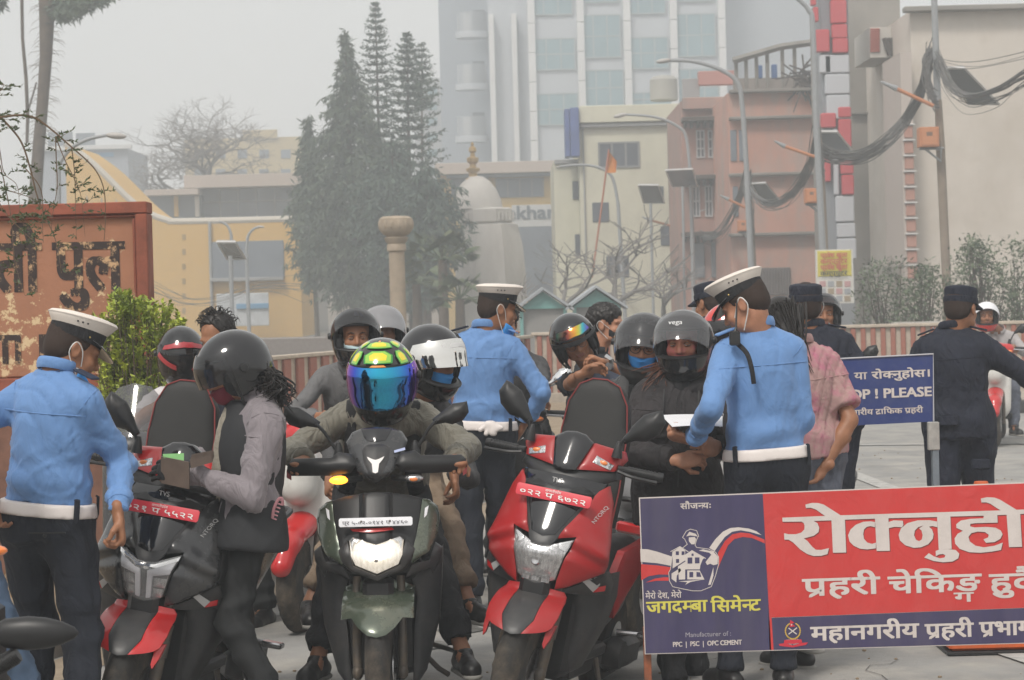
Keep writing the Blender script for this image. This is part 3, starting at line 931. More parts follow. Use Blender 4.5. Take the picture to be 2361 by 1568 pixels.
def epaulette(res,side,mt,stripe=None):
 nb,s,l,f=res['nb'],res['s'],res['l'],res['f'];m=MB()
 a=nb-s*.000+l*side*.075;b_=nb-s*.030+l*side*.175
 ex=unit(b_-a);up=unit(np.cross(ex,f)*side*-1);up=up if up@s>0 else-up
 Mx=Matrix((ex,f,up)).transposed().to_4x4();Mx=T(tuple((a+b_)/2+up*.043))@Mx
 m.bbox((-.045,-.022,-.006),(.050,.022,.004),.003,Mx)
 o=m.build('epaulette',mt,res['root'],world=True)
 if stripe:
  m=MB();m.box((.035,-.0245,.001),(.042,.0245,.0055),Mx);m.box((.047,-.0245,.001),(.052,.0245,.0055),Mx);m.build('rank_stripe',stripe,o,world=True)
 m=MB();m.lathe([(.0001,.009),(.005,.008),(.006,.003)],10,Mx@T(-.042,0,0));m.build('button',METAL,o,world=True)
 # ------------------------------------------------------------------ lettering
_tc={}
def glyphs(txt,bold=0.0):
 key=(txt,bold)
 if key in _tc:return _tc[key]
 c=bpy.data.curves.new('lettering','FONT');c.body=txt;c.size=1.0;c.offset=bold;c.resolution_u=3
 o=bpy.data.objects.new('lettering',c)
 me=bpy.data.meshes.new_from_object(o)
 V=[tuple(v.co)for v in me.vertices];F=[tuple(p.vertices)for p in me.polygons]
 w=max([v[0]for v in V]or[0.25])
 bpy.data.objects.remove(o);bpy.data.curves.remove(c);bpy.data.meshes.remove(me)
 _tc[key]=(V,F,w);return _tc[key]
def clipx(V,F,x):
 """keep what lies left of x"""
 import bmesh
 me=bpy.data.meshes.new('clip');me.from_pydata(V,[],F);bm=bmesh.new();bm.from_mesh(me)
 bmesh.ops.bisect_plane(bm,geom=bm.verts[:]+bm.edges[:]+bm.faces[:],plane_co=(x,0,0),plane_no=(1,0,0),clear_outer=True)
 bm.verts.index_update();V=[tuple(v.co)for v in bm.verts];F=[tuple(v.index for v in f.verts)for f in bm.faces]
 bm.free();bpy.data.meshes.remove(me);return V,F
def text2d(tokens,bold=0.0):
 """tokens: strings, ('h', letter) = half form, ('r', letter) = letter with the rakar stroke; returns flat verts and faces in (x, z)"""
 if isinstance(tokens,str):tokens=[tokens]
 V,F,x=[],[],0.0
 for t in tokens:
  if t==' ':x+=.26;continue
  if isinstance(t,tuple)and t[0]=='h':
   v,f,w=glyphs(t[1],bold);w2=w*(t[2]if len(t)>2 else.70);v,f=clipx(v,f,w2);w=w2
  elif isinstance(t,tuple)and t[0]=='r':
   v,f,w=glyphs(t[1],bold);v=list(v);f=list(f);n=len(v);b=.045+bold
   xs=w*.74
   v+=[(xs,.16,0),(xs,.16+b*1.5,0),(xs-.26,-.02+b,0),(xs-.28,-.06,0)];f+=[(n,n+1,n+2,n+3)]
  else:v,f,w=glyphs(t,bold)
  n=len(V);V+=[(p[0]+x,p[1])for p in v];F+=[tuple(i+n for i in q)for q in f];x+=w*(.42 if t=='ि' else 1)
 return V,F,x
def lettering(tokens,size,M,mt,parent,name='lettering',bold=0.0,width=None,align='l',world=False,th=.0006):
 """letters in the local x-z plane of M, facing -y"""
 V,F,w=text2d(tokens,0.0);sx=size if width is None else width/w
 ox=0 if align=='l' else-w*sx/2
 m=MB()
 for k,(u,v)in enumerate([(0,0)]if bold<.015 else[(-.8,-.4),(.8,-.4),(-.8,.5),(.8,.5),(0,0)]):
  m.add([(p[0]*sx+ox+u*bold*size,-.00006*k,p[1]*size+v*bold*size)for p in V],F,M)
 o=m.build(name,mt,parent,smooth=None,world=world);tag(o,kind='stuff')
 return o
 # ------------------------------------------------------------------ scooters
RED_M=mat('matte_red_paint',(0.34,0.014,0.016),rough=0.34,noise=0.06,nscale=6,coat=0.15,dirt=(0.18,0.10,0.08),dscale=5,damt=0.22)
RED_G=mat('gloss_red_paint',(0.50,0.018,0.020),rough=0.2,coat=0.5,dirt=(0.3,0.12,0.1),dscale=6,damt=0.18)
GREEN_G=mat('deep_green_paint',(0.075,0.095,0.070),rough=0.2,metal=0.35,coat=0.7,dirt=(0.22,0.20,0.15),dscale=7,damt=0.35)
GREY_G=mat('graphite_paint',(0.030,0.031,0.034),rough=0.25,coat=0.5,dirt=(0.13,0.12,0.10),dscale=6,damt=0.25)
WHITE_G=mat('white_paint',(0.62,0.61,0.58),rough=0.3,coat=0.4,dirt=(0.35,0.33,0.28),dscale=6,damt=0.4)
TYRE=mat('tyre_rubber',(0.030,0.028,0.026),rough=0.85,noise=0.2,nscale=20,dirt=(0.15,0.12,0.09),dscale=7,damt=0.75)
FORK=mat('fork_metal',(0.09,0.08,0.07),rough=0.45,metal=0.4,dirt=(0.20,0.15,0.10),dscale=12,damt=0.7)
CHROME=mat('chrome',(0.75,0.75,0.75),rough=0.07,metal=1.0)
REFL=mat('lamp_reflector',(0.48,0.48,0.49),rough=0.2,metal=0.8,noise=0.6,nscale=130,stretch=(1,1,.12),bump=0.5,bscale=120)
LENS=mat('clear_lens',(0.7,0.7,0.7),rough=0.05,alpha=0.22,coat=1.0)
LIT=mat('lit_lamp',(0.9,0.9,0.85),rough=0.3,emit=(1.0,0.84,0.62),estr=0.30,noise=.4,nscale=90,stretch=(1,1,.08),bump=.8,bscale=100)
BULB=mat('lit_bulb',(1,1,1),emit=(1.0,0.90,0.74),estr=3.5)
ORL=mat('orange_lit',(0.9,0.3,0.02),emit=(1.0,0.36,0.03),estr=2.2,rough=.3)
ORANGE=mat('orange_bulb',(0.75,0.22,0.06),rough=0.25,coat=.5)
SEATM=mat('seat_vinyl',(0.020,0.0195,0.019),rough=0.62,noise=0.1,nscale=12,bump=0.35,bscale=500)
REDST=mat('red_stitching',(0.20,0.03,0.03),rough=0.7)
PLATER=mat('number_plate_red',(0.62,0.035,0.055),rough=0.35,coat=.3)
PLATEW=mat('number_plate_white',(0.75,0.75,0.78),rough=0.35,coat=.3,noise=.04)
INKW=mat('white_print',(0.75,0.72,0.70),rough=0.5)
INKD=mat('dark_print',(0.05,0.05,0.06),rough=0.5)

def wheel(root,c,rad=.245,wd=.105,spokes=5,rim=None,steer=0,Mx=None,name='wheel'):
 """axle along x"""
 nA,nU=168,17;V,F=[],[]
 for i in range(nA):
  for j in range(nU):
   u=-1+2*j/(nU-1);a=2*math.pi*i/nA
   r=rad-(abs(u)**2.6)*.055;x=u*wd*.5*(1+.10*(1-abs(u)))
   ph=(i/nA*26+abs(u)*1.25+(.5 if u>0 else 0))%1
   if.12<abs(u)<.93 and ph<.15:r-=.006
   if abs(u)<.06:r-=.001
   V.append((x,math.sin(a)*r,math.cos(a)*r))
 for i in range(nA):
  for j in range(nU-1):
   i2=(i+1)%nA;F.append((i*nU+j,i*nU+j+1,i2*nU+j+1,i2*nU+j))
 M=T(c)@(Mx if Mx is not None else Matrix.Identity(4))@Rz(steer)
 w=bpy.data.objects.new(name,None);COL.objects.link(w);w.parent=root;w.location=(0,0,0)
 m=MB();m.add(V,F,M);m.lathe([(rad-.055,wd*.5),(rad-.10,wd*.42),(rad-.10,-wd*.42),(rad-.055,-wd*.5)][::-1],40,M@Ry(90))
 m.build('tyre',TYRE,w,smooth=40)
 m=MB();m.lathe([(rad-.058,-wd*.40),(rad-.072,-wd*.36),(rad-.085,-wd*.30),(rad-.085,wd*.30),(rad-.072,wd*.36),(rad-.058,wd*.40)],40,M@Ry(90))
 for k in range(spokes):
  a=2*math.pi*k/spokes;d=Vector((0,math.sin(a),math.cos(a)))
  m.tube([M@(d*.03),M@(d*(rad-.08))],[.016,.012],6)
 m.lathe([(.0001,-.05),(.032,-.048),(.036,0),(.032,.048),(.0001,.05)],16,M@Ry(90))
 m.build('rim',rim or GREYP,w)
 m=MB();m.lathe([(.045,.052),(.095,.052),(.095,.056),(.045,.056)],28,M@Ry(90));m.build('brake_disc',METAL,w)
 return w

def mirror(root,side,p0,p1,tip,wd=.095,mt=None,M=None,out=None,chrome=False):
 """stalk p0 -> p1 and a leaf shaped head from p1 to tip, in the x-z plane"""
 mt=mt or BLACKP;p0,p1,tip=Vector(p0),Vector(p1),Vector(tip)
 m=MB();m.tube(spline([p0,p0.lerp(p1,.6)+Vector((0,0,.012)),p1],4),.0065,8,M=M)
 m.lathe([(.022,-.02),(.02,.0),(.013,.03),(.008,.045)],14,(M or Matrix.Identity(4))@T(p0))
 s=m.build('mirror_stalk',mt,root)
 d=(tip-p1);L=d.length;ang=math.atan2(d.z,d.x)
 poly=[(-.012,-.012),(.03,-.022),(.36,-.52),(.68,-.56),(.92,-.30),(1.0,.02),(.90,.30),(.62,.46),(.30,.34),(.03,.022),(-.012,.012)]
 P=[(a*L if abs(a)>.05 else a,(b*wd if abs(b)>.05 else b))for a,b in poly]
 if side<0:P=[(a,-b)for a,b in P][::-1]
 Q=(M or Matrix.Identity(4))@T(p1)@Matrix.Rotation(-ang,4,'Y')
 m=MB();m.panel(P,lambda x,z:-.012,.012,.009,.030,.030,Q)
 m.build('mirror_housing',CHROME if chrome else mt,root,smooth=60)
 m=MB();m.panel([(a*.94+L*.03,b*.90)for a,b in P],lambda x,z:.0215,.002,.02,.0,.01,Q);m.build('mirror_glass',CHROME,root)

def sym(P):
 """close a half outline (x >= 0, listed from the top centre to the bottom centre) by mirroring"""
 return P+[(-x,z)for x,z in reversed(P)if x>1e-6]

def ntorq(name,label,paint,centre,side_paint,loc,rot,group=None,plate='',plate2='',seat_up=True,lampkind='single',steer=0,sdx=-.02,sry=-5):
 root=thing(name,label,'scooter',loc,rot,group)
 I=Matrix.Identity(4)
 def yA(x,z):return-.055+.50*max(0,z-.72)+.35*max(0,.70-z)+2.2*x*x
 def yW(x,z):
  c=(abs(x)-.10)*.55+.735-.0  # crease line over the wing
  return yA(x,z)-.018*math.exp(-((z-(.80-(abs(x)-.10)*.55))/.03)**2)+.02*math.exp(-((z-(.73-(abs(x)-.12)*.3))/.022)**2)
 for s in(1,-1):
  m=MB();P=[(.152,.968),(.056,.768),(.128,.788),(.101,.69),(.082,.61),(.078,.573),(.120,.588),(.235,.662),(.247,.72),(.225,.83),(.205,.93),(.178,.992)]
  m.panel([(s*x,z)for x,z in(P if s>0 else P[::-1])],yW,.03,.011,.007,.012);m.build('apron_wing',paint,root,smooth=50)
  m=MB();P=[(.24,.668),(.256,.62),(.25,.575),(.12,.560),(.09,.565),(.20,.632)]
  m.panel([(s*x,z)for x,z in(P if s>0 else P[::-1])],lambda x,z:yA(x,z)+.035,.05,.012,.006);m.build('lower_wing',GREYP,root,smooth=50)
  m=MB();P=[(.165,.622),(.185,.632),(.222,.605),(.205,.582)]
  m.panel([(s*x,z)for x,z in(P if s>0 else P[::-1])],lambda x,z:yA(x,z)+.028,.004,.012,.002);m.build('wing_decal',mat('silver_decal',(.45,.45,.45),rough=.4),root)
  m=MB();P=[(.205,.580),(.222,.605),(.245,.615),(.243,.592)]
  m.panel([(s*x,z)for x,z in(P if s>0 else P[::-1])],lambda x,z:yA(x,z)+.027,.004,.012,.002);m.build('wing_decal',RED_G,root)
  m=MB();P=[(.245,.66),(.25,.56),(.225,.43),(.165,.26),(.11,.215),(.10,.24),(.135,.40),(.14,.50),(.115,.575)]
  m.panel([(s*x,z)for x,z in(P if s>0 else P[::-1])],lambda x,z:.10+.30*(.66-z)*.3+1.2*x*x,.14,.016,.012,.02);m.build('leg_shield',GREYP,root,smooth=50)
 m=MB();m.bbox((-.155,.14,.22),(.155,.26,.62),.03);m.bbox((-.14,.07,.575),(.14,.22,.98),.03);m.bbox((-.06,-.02,.50),(.06,.12,.62),.02)
 m.build('inner_apron',BLACKP,root)
 V2,F2,w2=text2d('NTORQ');ca,sa=math.cos(R(66)),math.sin(R(66));m=MB()
 m.add([(.172+(u*.021)*ca-(v*.021)*sa,0,.845+(u*.021)*sa+(v*.021)*ca)for u,v in V2],F2);m.v=[(x,yW(x,z)-.006,z)for x,y,z in m.v]
 tag(m.build('model_badge',mat('silver_decal',(.45,.45,.45),rough=.4),root,smooth=None),kind='stuff')
 # centre screen
 m=MB();m.panel(sym([(0,.958),(.148,.962),(.052,.756),(.036,.736),(0,.732)]),lambda x,z:yA(x,z)+.004,.02,.012,.004);m.build('screen_frame',GREYP,root,smooth=50)
 m=MB();m.panel(sym([(0,.935),(.108,.930),(.104,.895),(.048,.782),(0,.770)]),lambda x,z:yA(x,z)-.004+.02*abs(x),.015,.012,.005);m.build('screen',BLACKG,root,smooth=50)
 m=MB();m.panel(sym([(0,1.006),(.17,.998),(.155,.958),(0,.955)]),lambda x,z:yA(x,z)+.006,.03,.014,.005);m.build('top_panel',BLACKG,root,smooth=50)
 lettering('TVS',.026,T(-.028,yA(0,.98)-.004,.974),mat('silver_decal',(.45,.45,.45)),root,name='maker_badge',bold=.02)
 # number plate
 m=MB();Pm=T(0,yA(0,.95)-.030,.925)@Rx(-14)
 m.panel([(-.152,-.016),(-.146,-.023),(.146,-.023),(.152,-.016),(.152,.017),(.146,.023),(-.146,.023),(-.152,.017)],lambda x,z:0,.004,.012,.0015,.004,Pm)
 pl=m.build('number_plate',PLATER,root)
 lettering(plate,.030,Pm@T(-.138,-.003,-.016),INKW,pl,bold=.02,name='plate_number',width=.27)
 lettering([('h','व',.9),'ागमती ',('r','प'),'देश'],.014,Pm@T(-.035,-.0045,.008),INKW,pl,bold=.01,name='plate_heading')
 # head lamp
 H=[(0,.735),(.036,.739),(.118,.774),(.094,.69),(.074,.61),(.032,.586),(0,.580)]
 m=MB();m.panel(sym(H),lambda x,z:yA(x,z)+.012,.02,.010,.003);lamp=m.build('headlamp',REFL if lampkind=='single' else BLACKG,root)
 if lampkind=='single':
  m=MB();m.panel(sym([(0,.722),(.062,.724),(.078,.690),(.062,.63),(0,.618)]),lambda x,z:yA(x,z)+.004-.010,.008,.010,.006);m.build('reflector_bowl',REFL,lamp)
  m=MB();m.lathe([(.020,0),(.016,.006),(.012,.006),(.0001,.002)],20,T(0,yA(0,.675)-.006,.675)@Rx(90));m.build('bulb',METAL,lamp)
  for s in(1,-1):
   m=MB();P=[(.072,.755),(.114,.771),(.100,.728),(.076,.735)];m.panel([(s*x,z)for x,z in(P if s>0 else P[::-1])],lambda x,z:yA(x,z)+.002,.008,.01,.004);m.build('position_light',CHROME,lamp)
  m=MB()
  for k in range(3):m.bbox((-.055+k*.04,yA(.02,.597)-.004,.590),(-.022+k*.04,yA(.02,.597)+.01,.612),.004)
  tag(m.build('lamp_teeth',REFL,lamp),kind='stuff')
 else:
  for s in(1,-1):
   P=[(.014,.705),(.09,.745),(.108,.752),(.094,.70),(.034,.685),(.030,.60),(.012,.588)]
   m=MB();m.panel([(s*x,z)for x,z in(P if s>0 else P[::-1])],lambda x,z:yA(x,z)-.004,.010,.008,.003);m.build('light_guide',mat('pale_guide',(.50,.50,.54),rough=.2,coat=.5),lamp)
   for(z0,z1,x1,x0)in((.645,.680,.086,.036),(.605,.638,.072,.034)):
    m=MB();m.panel([(s*x,z)for x,z in([(x0,z0),(x1-.006,z0),(x1,z1),(x0+.002,z1)]if s>0 else[(x0+.002,z1),(x1,z1),(x1-.006,z0),(x0,z0)])],lambda x,z:yA(x,z)+.004,.006,.007,.002);m.build('lamp_unit',REFL,lamp)
  m=MB();m.panel(sym([(0,.728),(.036,.730),(.118,.768),(.114,.752),(.034,.712),(0,.708)]),lambda x,z:yA(x,z)-.007,.012,.008,.003);m.build('chrome_bar',CHROME,lamp)
 m=MB();m.panel(sym(H),lambda x,z:yA(x,z)-.008,.002,.014,.004);m.build('lens',LENS,lamp)
 # handlebar cover
 def yH(x,z):return.115+.55*(z-1.03)+1.6*x*x
 for s in(1,-1):
  m=MB();P=[(.046,1.034),(.182,1.050),(.207,1.098),(.192,1.128),(.076,1.142)]
  m.panel([(s*x,z)for x,z in(P if s>0 else P[::-1])],yH,.05,.011,.009,.015);m.build('handlebar_cover',paint,root,smooth=55)
  m=MB();P=[(.098,1.072),(.168,1.054),(.176,1.074),(.106,1.100)]
  m.panel([(s*x,z)for x,z in(P if s>0 else P[::-1])],lambda x,z:yH(x,z)-.004,.012,.008,.003);tl=m.build('turn_signal',REFL,root)
  m=MB();m.ell((s*.135,yH(.135,1.075)-.001,1.076),(.020,.006,.010),12);m.build('bulb',ORANGE,tl)
  m=MB();m.tube([(s*.19,.20,1.065),(s*.23,.21,1.063)],.013,10);m.tube([(s*.225,.21,1.063),(s*.345,.235,1.060)],[.0165,.0165],12)
  m.tube([(s*.344,.235,1.06),(s*.350,.236,1.06),(s*.366,.239,1.06)],[.020,.020,.018],12)
  for k in range(9):m.tube([(s*(.232+k*.012),.2115+k*.0025,1.0625),(s*(.237+k*.012),.2125+k*.0025,1.0625)],.0178,12)
  m.build('grip',BLACKP,root)
  m=MB();m.tube(spline([(s*.20,.175,1.055),(s*.26,.165,1.045),(s*.355,.19,1.040)],4),[.009]+[.007]*7+[.009],8);m.build('brake_lever',BLACKP,root)
  mirror(root,s,(s*.180,.19,1.125),(s*.200,.18,1.180),(s*.335,.185,1.305))
 m=MB();m.panel(sym([(0,1.176),(.040,1.170),(.079,1.143),(.046,1.032),(0,1.026)]),lambda x,z:yH(x,z)-.022+.10*abs(x)*1.0,.03,.011,.010,.014);m.build('fly_screen',BLACKG,root,smooth=50)
 m=MB();m.panel(sym([(0,1.034),(.046,1.036),(.188,1.052),(.196,1.02),(.13,.985),(0,.978)]),lambda x,z:yH(x,z)+.010,.08,.013,.012,.015);m.bbox((-.05,.14,.96),(.05,.24,1.03),.01);m.build('lower_cover',BLACKP,root,smooth=50)
 # mudguard
 def yF(x,z):
  h=min(abs(z-.245),.30);return-math.sqrt(max(.305**2-h*h,.0004))+.045+2.7*x*x
 m=MB();m.panel(sym([(0,.575),(.058,.572),(.062,.46),(.034,.408),(0,.400)]),yF,.008,.011,.004);fd=m.build('front_mudguard',centre,root,smooth=50)
 for s in(1,-1):
  m=MB();P=[(.060,.572),(.112,.566),(.134,.53),(.139,.48),(.132,.442),(.116,.428),(.088,.419),(.036,.408),(.064,.46)]
  m.panel([(s*x,z)for x,z in(P if s>0 else P[::-1])],lambda x,z:yF(x,z)+.001,.010,.010,.004);m.build('mudguard_side',side_paint,fd,smooth=50)
  m=MB();P=[(.112,.45),(.140,.45),(.134,.40),(.122,.365),(.114,.38)]
  m.panel([(s*x,z)for x,z in(P if s>0 else P[::-1])],lambda x,z:yF(x,z)+.03,.02,.010,.004);m.build('fork_guard',side_paint,fd,smooth=50)
 wheel(root,(0,0,.245),steer=steer)
 for s in(1,-1):
  m=MB();m.tube([(s*.083,.075,.60),(s*.085,.02,.33),(s*.085,.0,.225)],[.020,.024,.022],12);m.tube([(s*.085,.06,.50),(s*.085,.03,.38)],.028,12)
  m.ell((s*.085,0,.24),(.024,.03,.035),12);m.build('fork_leg',FORK,root)
  # floor, body, seat, tail
 m=MB();m.bbox((-.165,.22,.27),(.165,.68,.325),.012);m.bbox((-.12,.30,.18),(.12,.70,.27),.02);m.build('footboard',BLACKP,root)
 b=Blob(.016,.05);b.cap((0,.70,.55),(0,1.30,.62),.15,.10,sq=((1,0,0),1.05));b.cap((0,.66,.42),(0,1.0,.48),.14,.13)
 V,F=b.mesh(2);npobj('body_side',V,F,GREYP,root,world=False)
 for s in(1,-1):
  m=MB();P=[(.62,.60),(.70,.70),(1.05,.735),(1.40,.80),(1.42,.74),(1.10,.62),(.85,.50),(.72,.42)]
  Q=Matrix(((0,0,0,0),)*4)
  Q=T(s*.175,0,0)@Rz(90 if s>0 else-90)
  PP=[((y if s>0 else-y),z)for y,z in P];PP=PP if s<0 else PP
  m.panel(PP if s>0 else PP[::-1],lambda x,z:.10*((abs(x)-.9)**2),.03,.02,.010,.02,Q);m.build('side_panel',paint,root,smooth=50)
 m=MB();m.tube(spline([(.13,1.15,.80),(.13,1.42,.84),(.09,1.52,.85),(-.09,1.52,.85),(-.13,1.42,.84),(-.13,1.15,.80)],5),.013,8);m.build('grab_rail',GREYP,root)
 if seat_up:
  P=[(-.125,0),(-.138,.15),(-.14,.38),(-.125,.50),(-.085,.575),(-.03,.60),(.03,.60),(.085,.575),(.125,.50),(.14,.38),(.138,.15),(.125,0)]
  P=P[::-1]
  Q=T(sdx,.60,.79)@Ry(sry)@Rx(-8)
  m=MB();m.panel(P,lambda x,z:.5*x*x*1.2,.075,.02,.014,.02,Q);st=m.build('seat',SEATM,root,smooth=60)
  m=MB();m.tube([Q@Vector((x*1.0,.012+.6*x*x,z))for x,z in P[::-1]],.0035,6);m.build('seat_piping',REDST,st)
 else:
  b=Blob(.014,.04);b.cap((0,.66,.77),(0,1.0,.79),.11,.13,sq=((0,0,1),.45));b.cap((0,1.05,.82),(0,1.35,.85),.12,.09,sq=((0,0,1),.5));V,F=b.mesh(2);npobj('seat',V,F,SEATM,root,world=False)
 wheel(root,(0,1.285,.245),name='rear_wheel')
 m=MB();m.tube([(-.12,1.2,.36),(-.13,1.5,.42)],[.05,.055],14);m.build('exhaust',FORK,root)
 m=MB();m.tube([(.11,.75,.24),(.20,.70,.02)],.012,8);m.tube([(.20,.70,.02),(.24,.70,.015)],.014,6);m.build('side_stand',FORK,root)
 m=MB();m.tube([(.12,1.0,.33),(.22,1.02,.34)],.012,8);m.bbox((.21,.99,.325),(.30,1.05,.35),.006);m.build('footrest',METAL,root)
 m=MB();m.bbox((.06,.95,.16),(.16,1.35,.30),.03);m.lathe([(.0001,.0),(.06,0),(.07,-.02),(.07,-.06)],20,T(.165,1.0,.24)@Ry(90));m.build('engine_case',GREYP,root)
 m=MB();m.bbox((-.09,1.50,.70),(.09,1.56,.75),.01);m.build('tail_light',RED_G,root)
 return root

def rayzr(name,label,loc,rot,group=None,steer=0):
 root=thing(name,label,'scooter',loc,rot,group)
 def yA(x,z):return-.075+.55*max(0,z-.70)+.35*max(0,.68-z)+1.9*x*x
 def both(P,yf,th,nm,mt,step=.011,pil=.006,rad=.012,parent=None):
  for s in(1,-1):
   m=MB();m.panel([(s*x,z)for x,z in(P if s>0 else P[::-1])],yf,th,step,pil,rad);m.build(nm,mt,parent or root,smooth=50)
   # centre cowl and side panels
 m=MB();m.panel(sym([(0,.925),(.05,.922),(.125,.908),(.172,.893),(.160,.80),(.145,.71),(.112,.745),(.075,.755),(0,.732)]),lambda x,z:yA(x,z)+(.012 if abs(abs(x)-.055)<.006 else 0),.02,.011,.006);m.build('front_cowl',BLACKP,root,smooth=45)
 both([(.176,.892),(.200,.885),(.232,.858),(.240,.82),(.232,.76),(.205,.70),(.135,.655),(.128,.668),(.150,.75),(.165,.82)],lambda x,z:yA(x,z)-.004+.3*max(0,abs(x)-.19),.04,'side_cowl',GREEN_G)
 both([(.186,.858),(.200,.866),(.193,.832),(.182,.822)],lambda x,z:yA(x,z)-.012,.006,'position_light',PLATEW,.006,.002)
 both([(.113,.748),(.148,.712),(.132,.664),(.100,.63),(.0001,.594),(.0001,.612),(.090,.652),(.103,.71)],lambda x,z:yA(x,z)-.008,.03,'lamp_bezel',GREYP)
 # number plate
 Pm=T(0,yA(0,.82)-.035,.820)@Rx(-16)
 m=MB();m.panel([(-.141,-.012),(-.136,-.017),(.136,-.017),(.141,-.012),(.141,.012),(.136,.017),(-.136,.017),(-.141,.012)],lambda x,z:0,.004,.012,.0012,.004,Pm);pl=m.build('number_plate',PLATEW,root)
 lettering('प्र ५-०२-०१४१ प ४४६०',.021,Pm@T(-.128,-.003,-.010),INKD,pl,width=.25,name='plate_number')
 m=MB()
 for x in(-.055,.055):m.ell((x,-.002,.002),(.004,.003,.004),8,Pm)
 tag(m.build('plate_screws',FORK,pl),kind='stuff')
 m=MB();m.panel([(-.10,.792),(.06,.795),(.07,.786),(-.02,.779),(-.09,.783)],lambda x,z:yA(x,z)-.010,.003,.01,.001);m.build('torn_sticker',RED_G,root)
 # lamp
 H=[(0,.735),(.010,.736),(.090,.762),(.104,.750),(.098,.69),(.082,.655),(0,.620)]
 m=MB();m.panel(sym(H),lambda x,z:yA(x,z)+.012,.02,.009,.003);lamp=m.build('headlamp',LIT,root)
 m=MB();m.ell((0,yA(0,.70)+.002,.700),(.048,.008,.026),16);m.build('bulb_glow',BULB,lamp)
 m=MB();m.lathe([(.0001,0),(.007,0),(.009,-.004)],14,T(0,yA(0,.675)-.004,.676)@Rx(90));m.build('bulb_cap',FORK,lamp)
 both([(.064,.752),(.092,.760),(.101,.748),(.094,.715),(.086,.742),(.076,.744)],lambda x,z:yA(x,z)-.002,.008,'lamp_corner',CHROME,.007,.003,.006,lamp)
 m=MB();m.panel(sym(H),lambda x,z:yA(x,z)-.008,.002,.014,.004);m.build('lens',LENS,lamp)
 # lower wings and leg shields
 both([(.222,.722),(.250,.70),(.245,.66),(.21,.60),(.20,.628),(.11,.60),(.112,.612),(.135,.650),(.20,.660)],lambda x,z:yA(x,z)+.02,.05,'lower_wing',GREYP)
 both([(.245,.69),(.238,.55),(.225,.40),(.175,.22),(.14,.17),(.12,.18),(.13,.38),(.145,.50),(.12,.60),(.20,.63)],lambda x,z:.085+1.4*x*x,.16,'leg_shield',GREYP,.015,.012,.02)
 m=MB();m.bbox((-.15,.14,.20),(.15,.26,.62),.03);m.bbox((-.16,.06,.58),(.16,.24,.90),.03);m.bbox((-.06,-.02,.48),(.06,.12,.60),.02);m.build('inner_apron',BLACKP,root)
 # handlebar: hand guards, cowl, emblem, signals
 def yH(x,z):return.05+.75*max(0,z-1.0)+.3*max(0,1.0-z)+1.3*x*x
 m=MB();m.panel(sym([(0,1.172),(.058,1.166),(.098,1.150),(.120,1.115),(.098,1.05),(.055,.993),(0,.958)]),lambda x,z:yH(x,z)-.02+.2*abs(x),.04,.010,.010,.014);m.build('handlebar_cowl',GREY_G,root,smooth=45)
 m=MB();m.panel(sym([(0,1.171),(.06,1.165),(.050,1.140),(.038,1.122),(0,1.118)]),lambda x,z:yH(x,z)-.027+.2*abs(x),.008,.010,.004);m.build('smoked_screen',BLACKG,root,smooth=50)
 m=MB();m.panel(sym([(0,1.108),(.034,1.106),(.054,1.090),(.050,1.05),(.020,.985),(0,.966)]),lambda x,z:yH(x,z)-.026+.15*abs(x),.012,.009,.006);m.build('emblem_window',GREYP,root,smooth=50)
 m=MB();m.panel(sym([(0,1.050),(.012,1.053),(.034,1.063),(.028,1.052),(.014,1.036),(.010,1.005),(0,1.001)]),lambda x,z:yH(x,z)-.032,.006,.007,.001);m.build('emblem',INKW,root,smooth=None)
 m=MB();m.panel([(.070,1.082),(.112,1.092),(.114,1.083),(.072,1.073)][::-1],lambda x,z:yH(x,z)-.016,.003,.01,.001);m.build('registration_sticker',mat('pale_blue_sticker',(.40,.45,.65)),root)
 m=MB()
 for s in(-1,1):
  for(x,z)in((.075,1.055),(.066,1.012)):m.lathe([(.0001,.003),(.005,.003),(.006,0)],10,T(s*x,yH(x,z)-.018,z)@Rx(90))
 tag(m.build('screws',BLACKP,root),kind='stuff')
 both([(.095,1.072),(.150,1.080),(.175,1.060),(.330,1.056),(.348,1.038),(.352,1.010),(.335,.990),(.18,.990),(.10,1.000),(.075,1.03)],lambda x,z:.06+.5*max(0,abs(x)-.1)**1.5+.9*abs(z-1.03)**1.2,.03,'hand_guard',BLACKP,.012,.010,.014)
 both([(.335,.992),(.352,1.010),(.350,.985),(.335,.975)],lambda x,z:.12,.02,'reflector',REDST,.01,.002)
 for s in(1,-1):
  m=MB();m.tube([(s*.06,.13,.975),(s*.12,.10,.972)],.012,8);m.build('signal_stem',BLACKP,root)
  m=MB();m.panel([(s*(.145+math.cos(t)*.034*(1 if math.cos(t)<0 else 1.15)),.972+math.sin(t)*.016)for t in np.linspace(0,2*math.pi,15)[:-1]],lambda x,z:.075,.03,.007,.014,.012)
  tl=m.build('turn_signal',ORL if s<0 else REFL,root,smooth=60)
  m=MB();m.ell((s*.145,.072,.970),(.016,.006,.008),12);m.build('bulb',ORL if s<0 else ORANGE,tl)
  m=MB();m.tube([(s*.10,.16,1.03),(s*.34,.19,1.03)],.016,12);m.build('grip',BLACKP,root)
  mirror(root,s,(s*.150,.16,1.07),(s*.235,.15,1.190),(s*.365,.16,1.245),wd=.075)
  # mudguard, forks, wheel
 def yF(x,z):
  h=min(abs(z-.245),.30);return-math.sqrt(max(.300**2-h*h,.0004))+.05+3.0*x*x
 m=MB();m.panel(sym([(0,.585),(.06,.583),(.105,.57),(.137,.555),(.140,.455),(.098,.462),(.070,.43),(.035,.405),(0,.398)]),yF,.010,.010,.006);m.build('front_mudguard',GREEN_G,root,smooth=50)
 wheel(root,(0,0,.245),wd=.095,steer=steer)
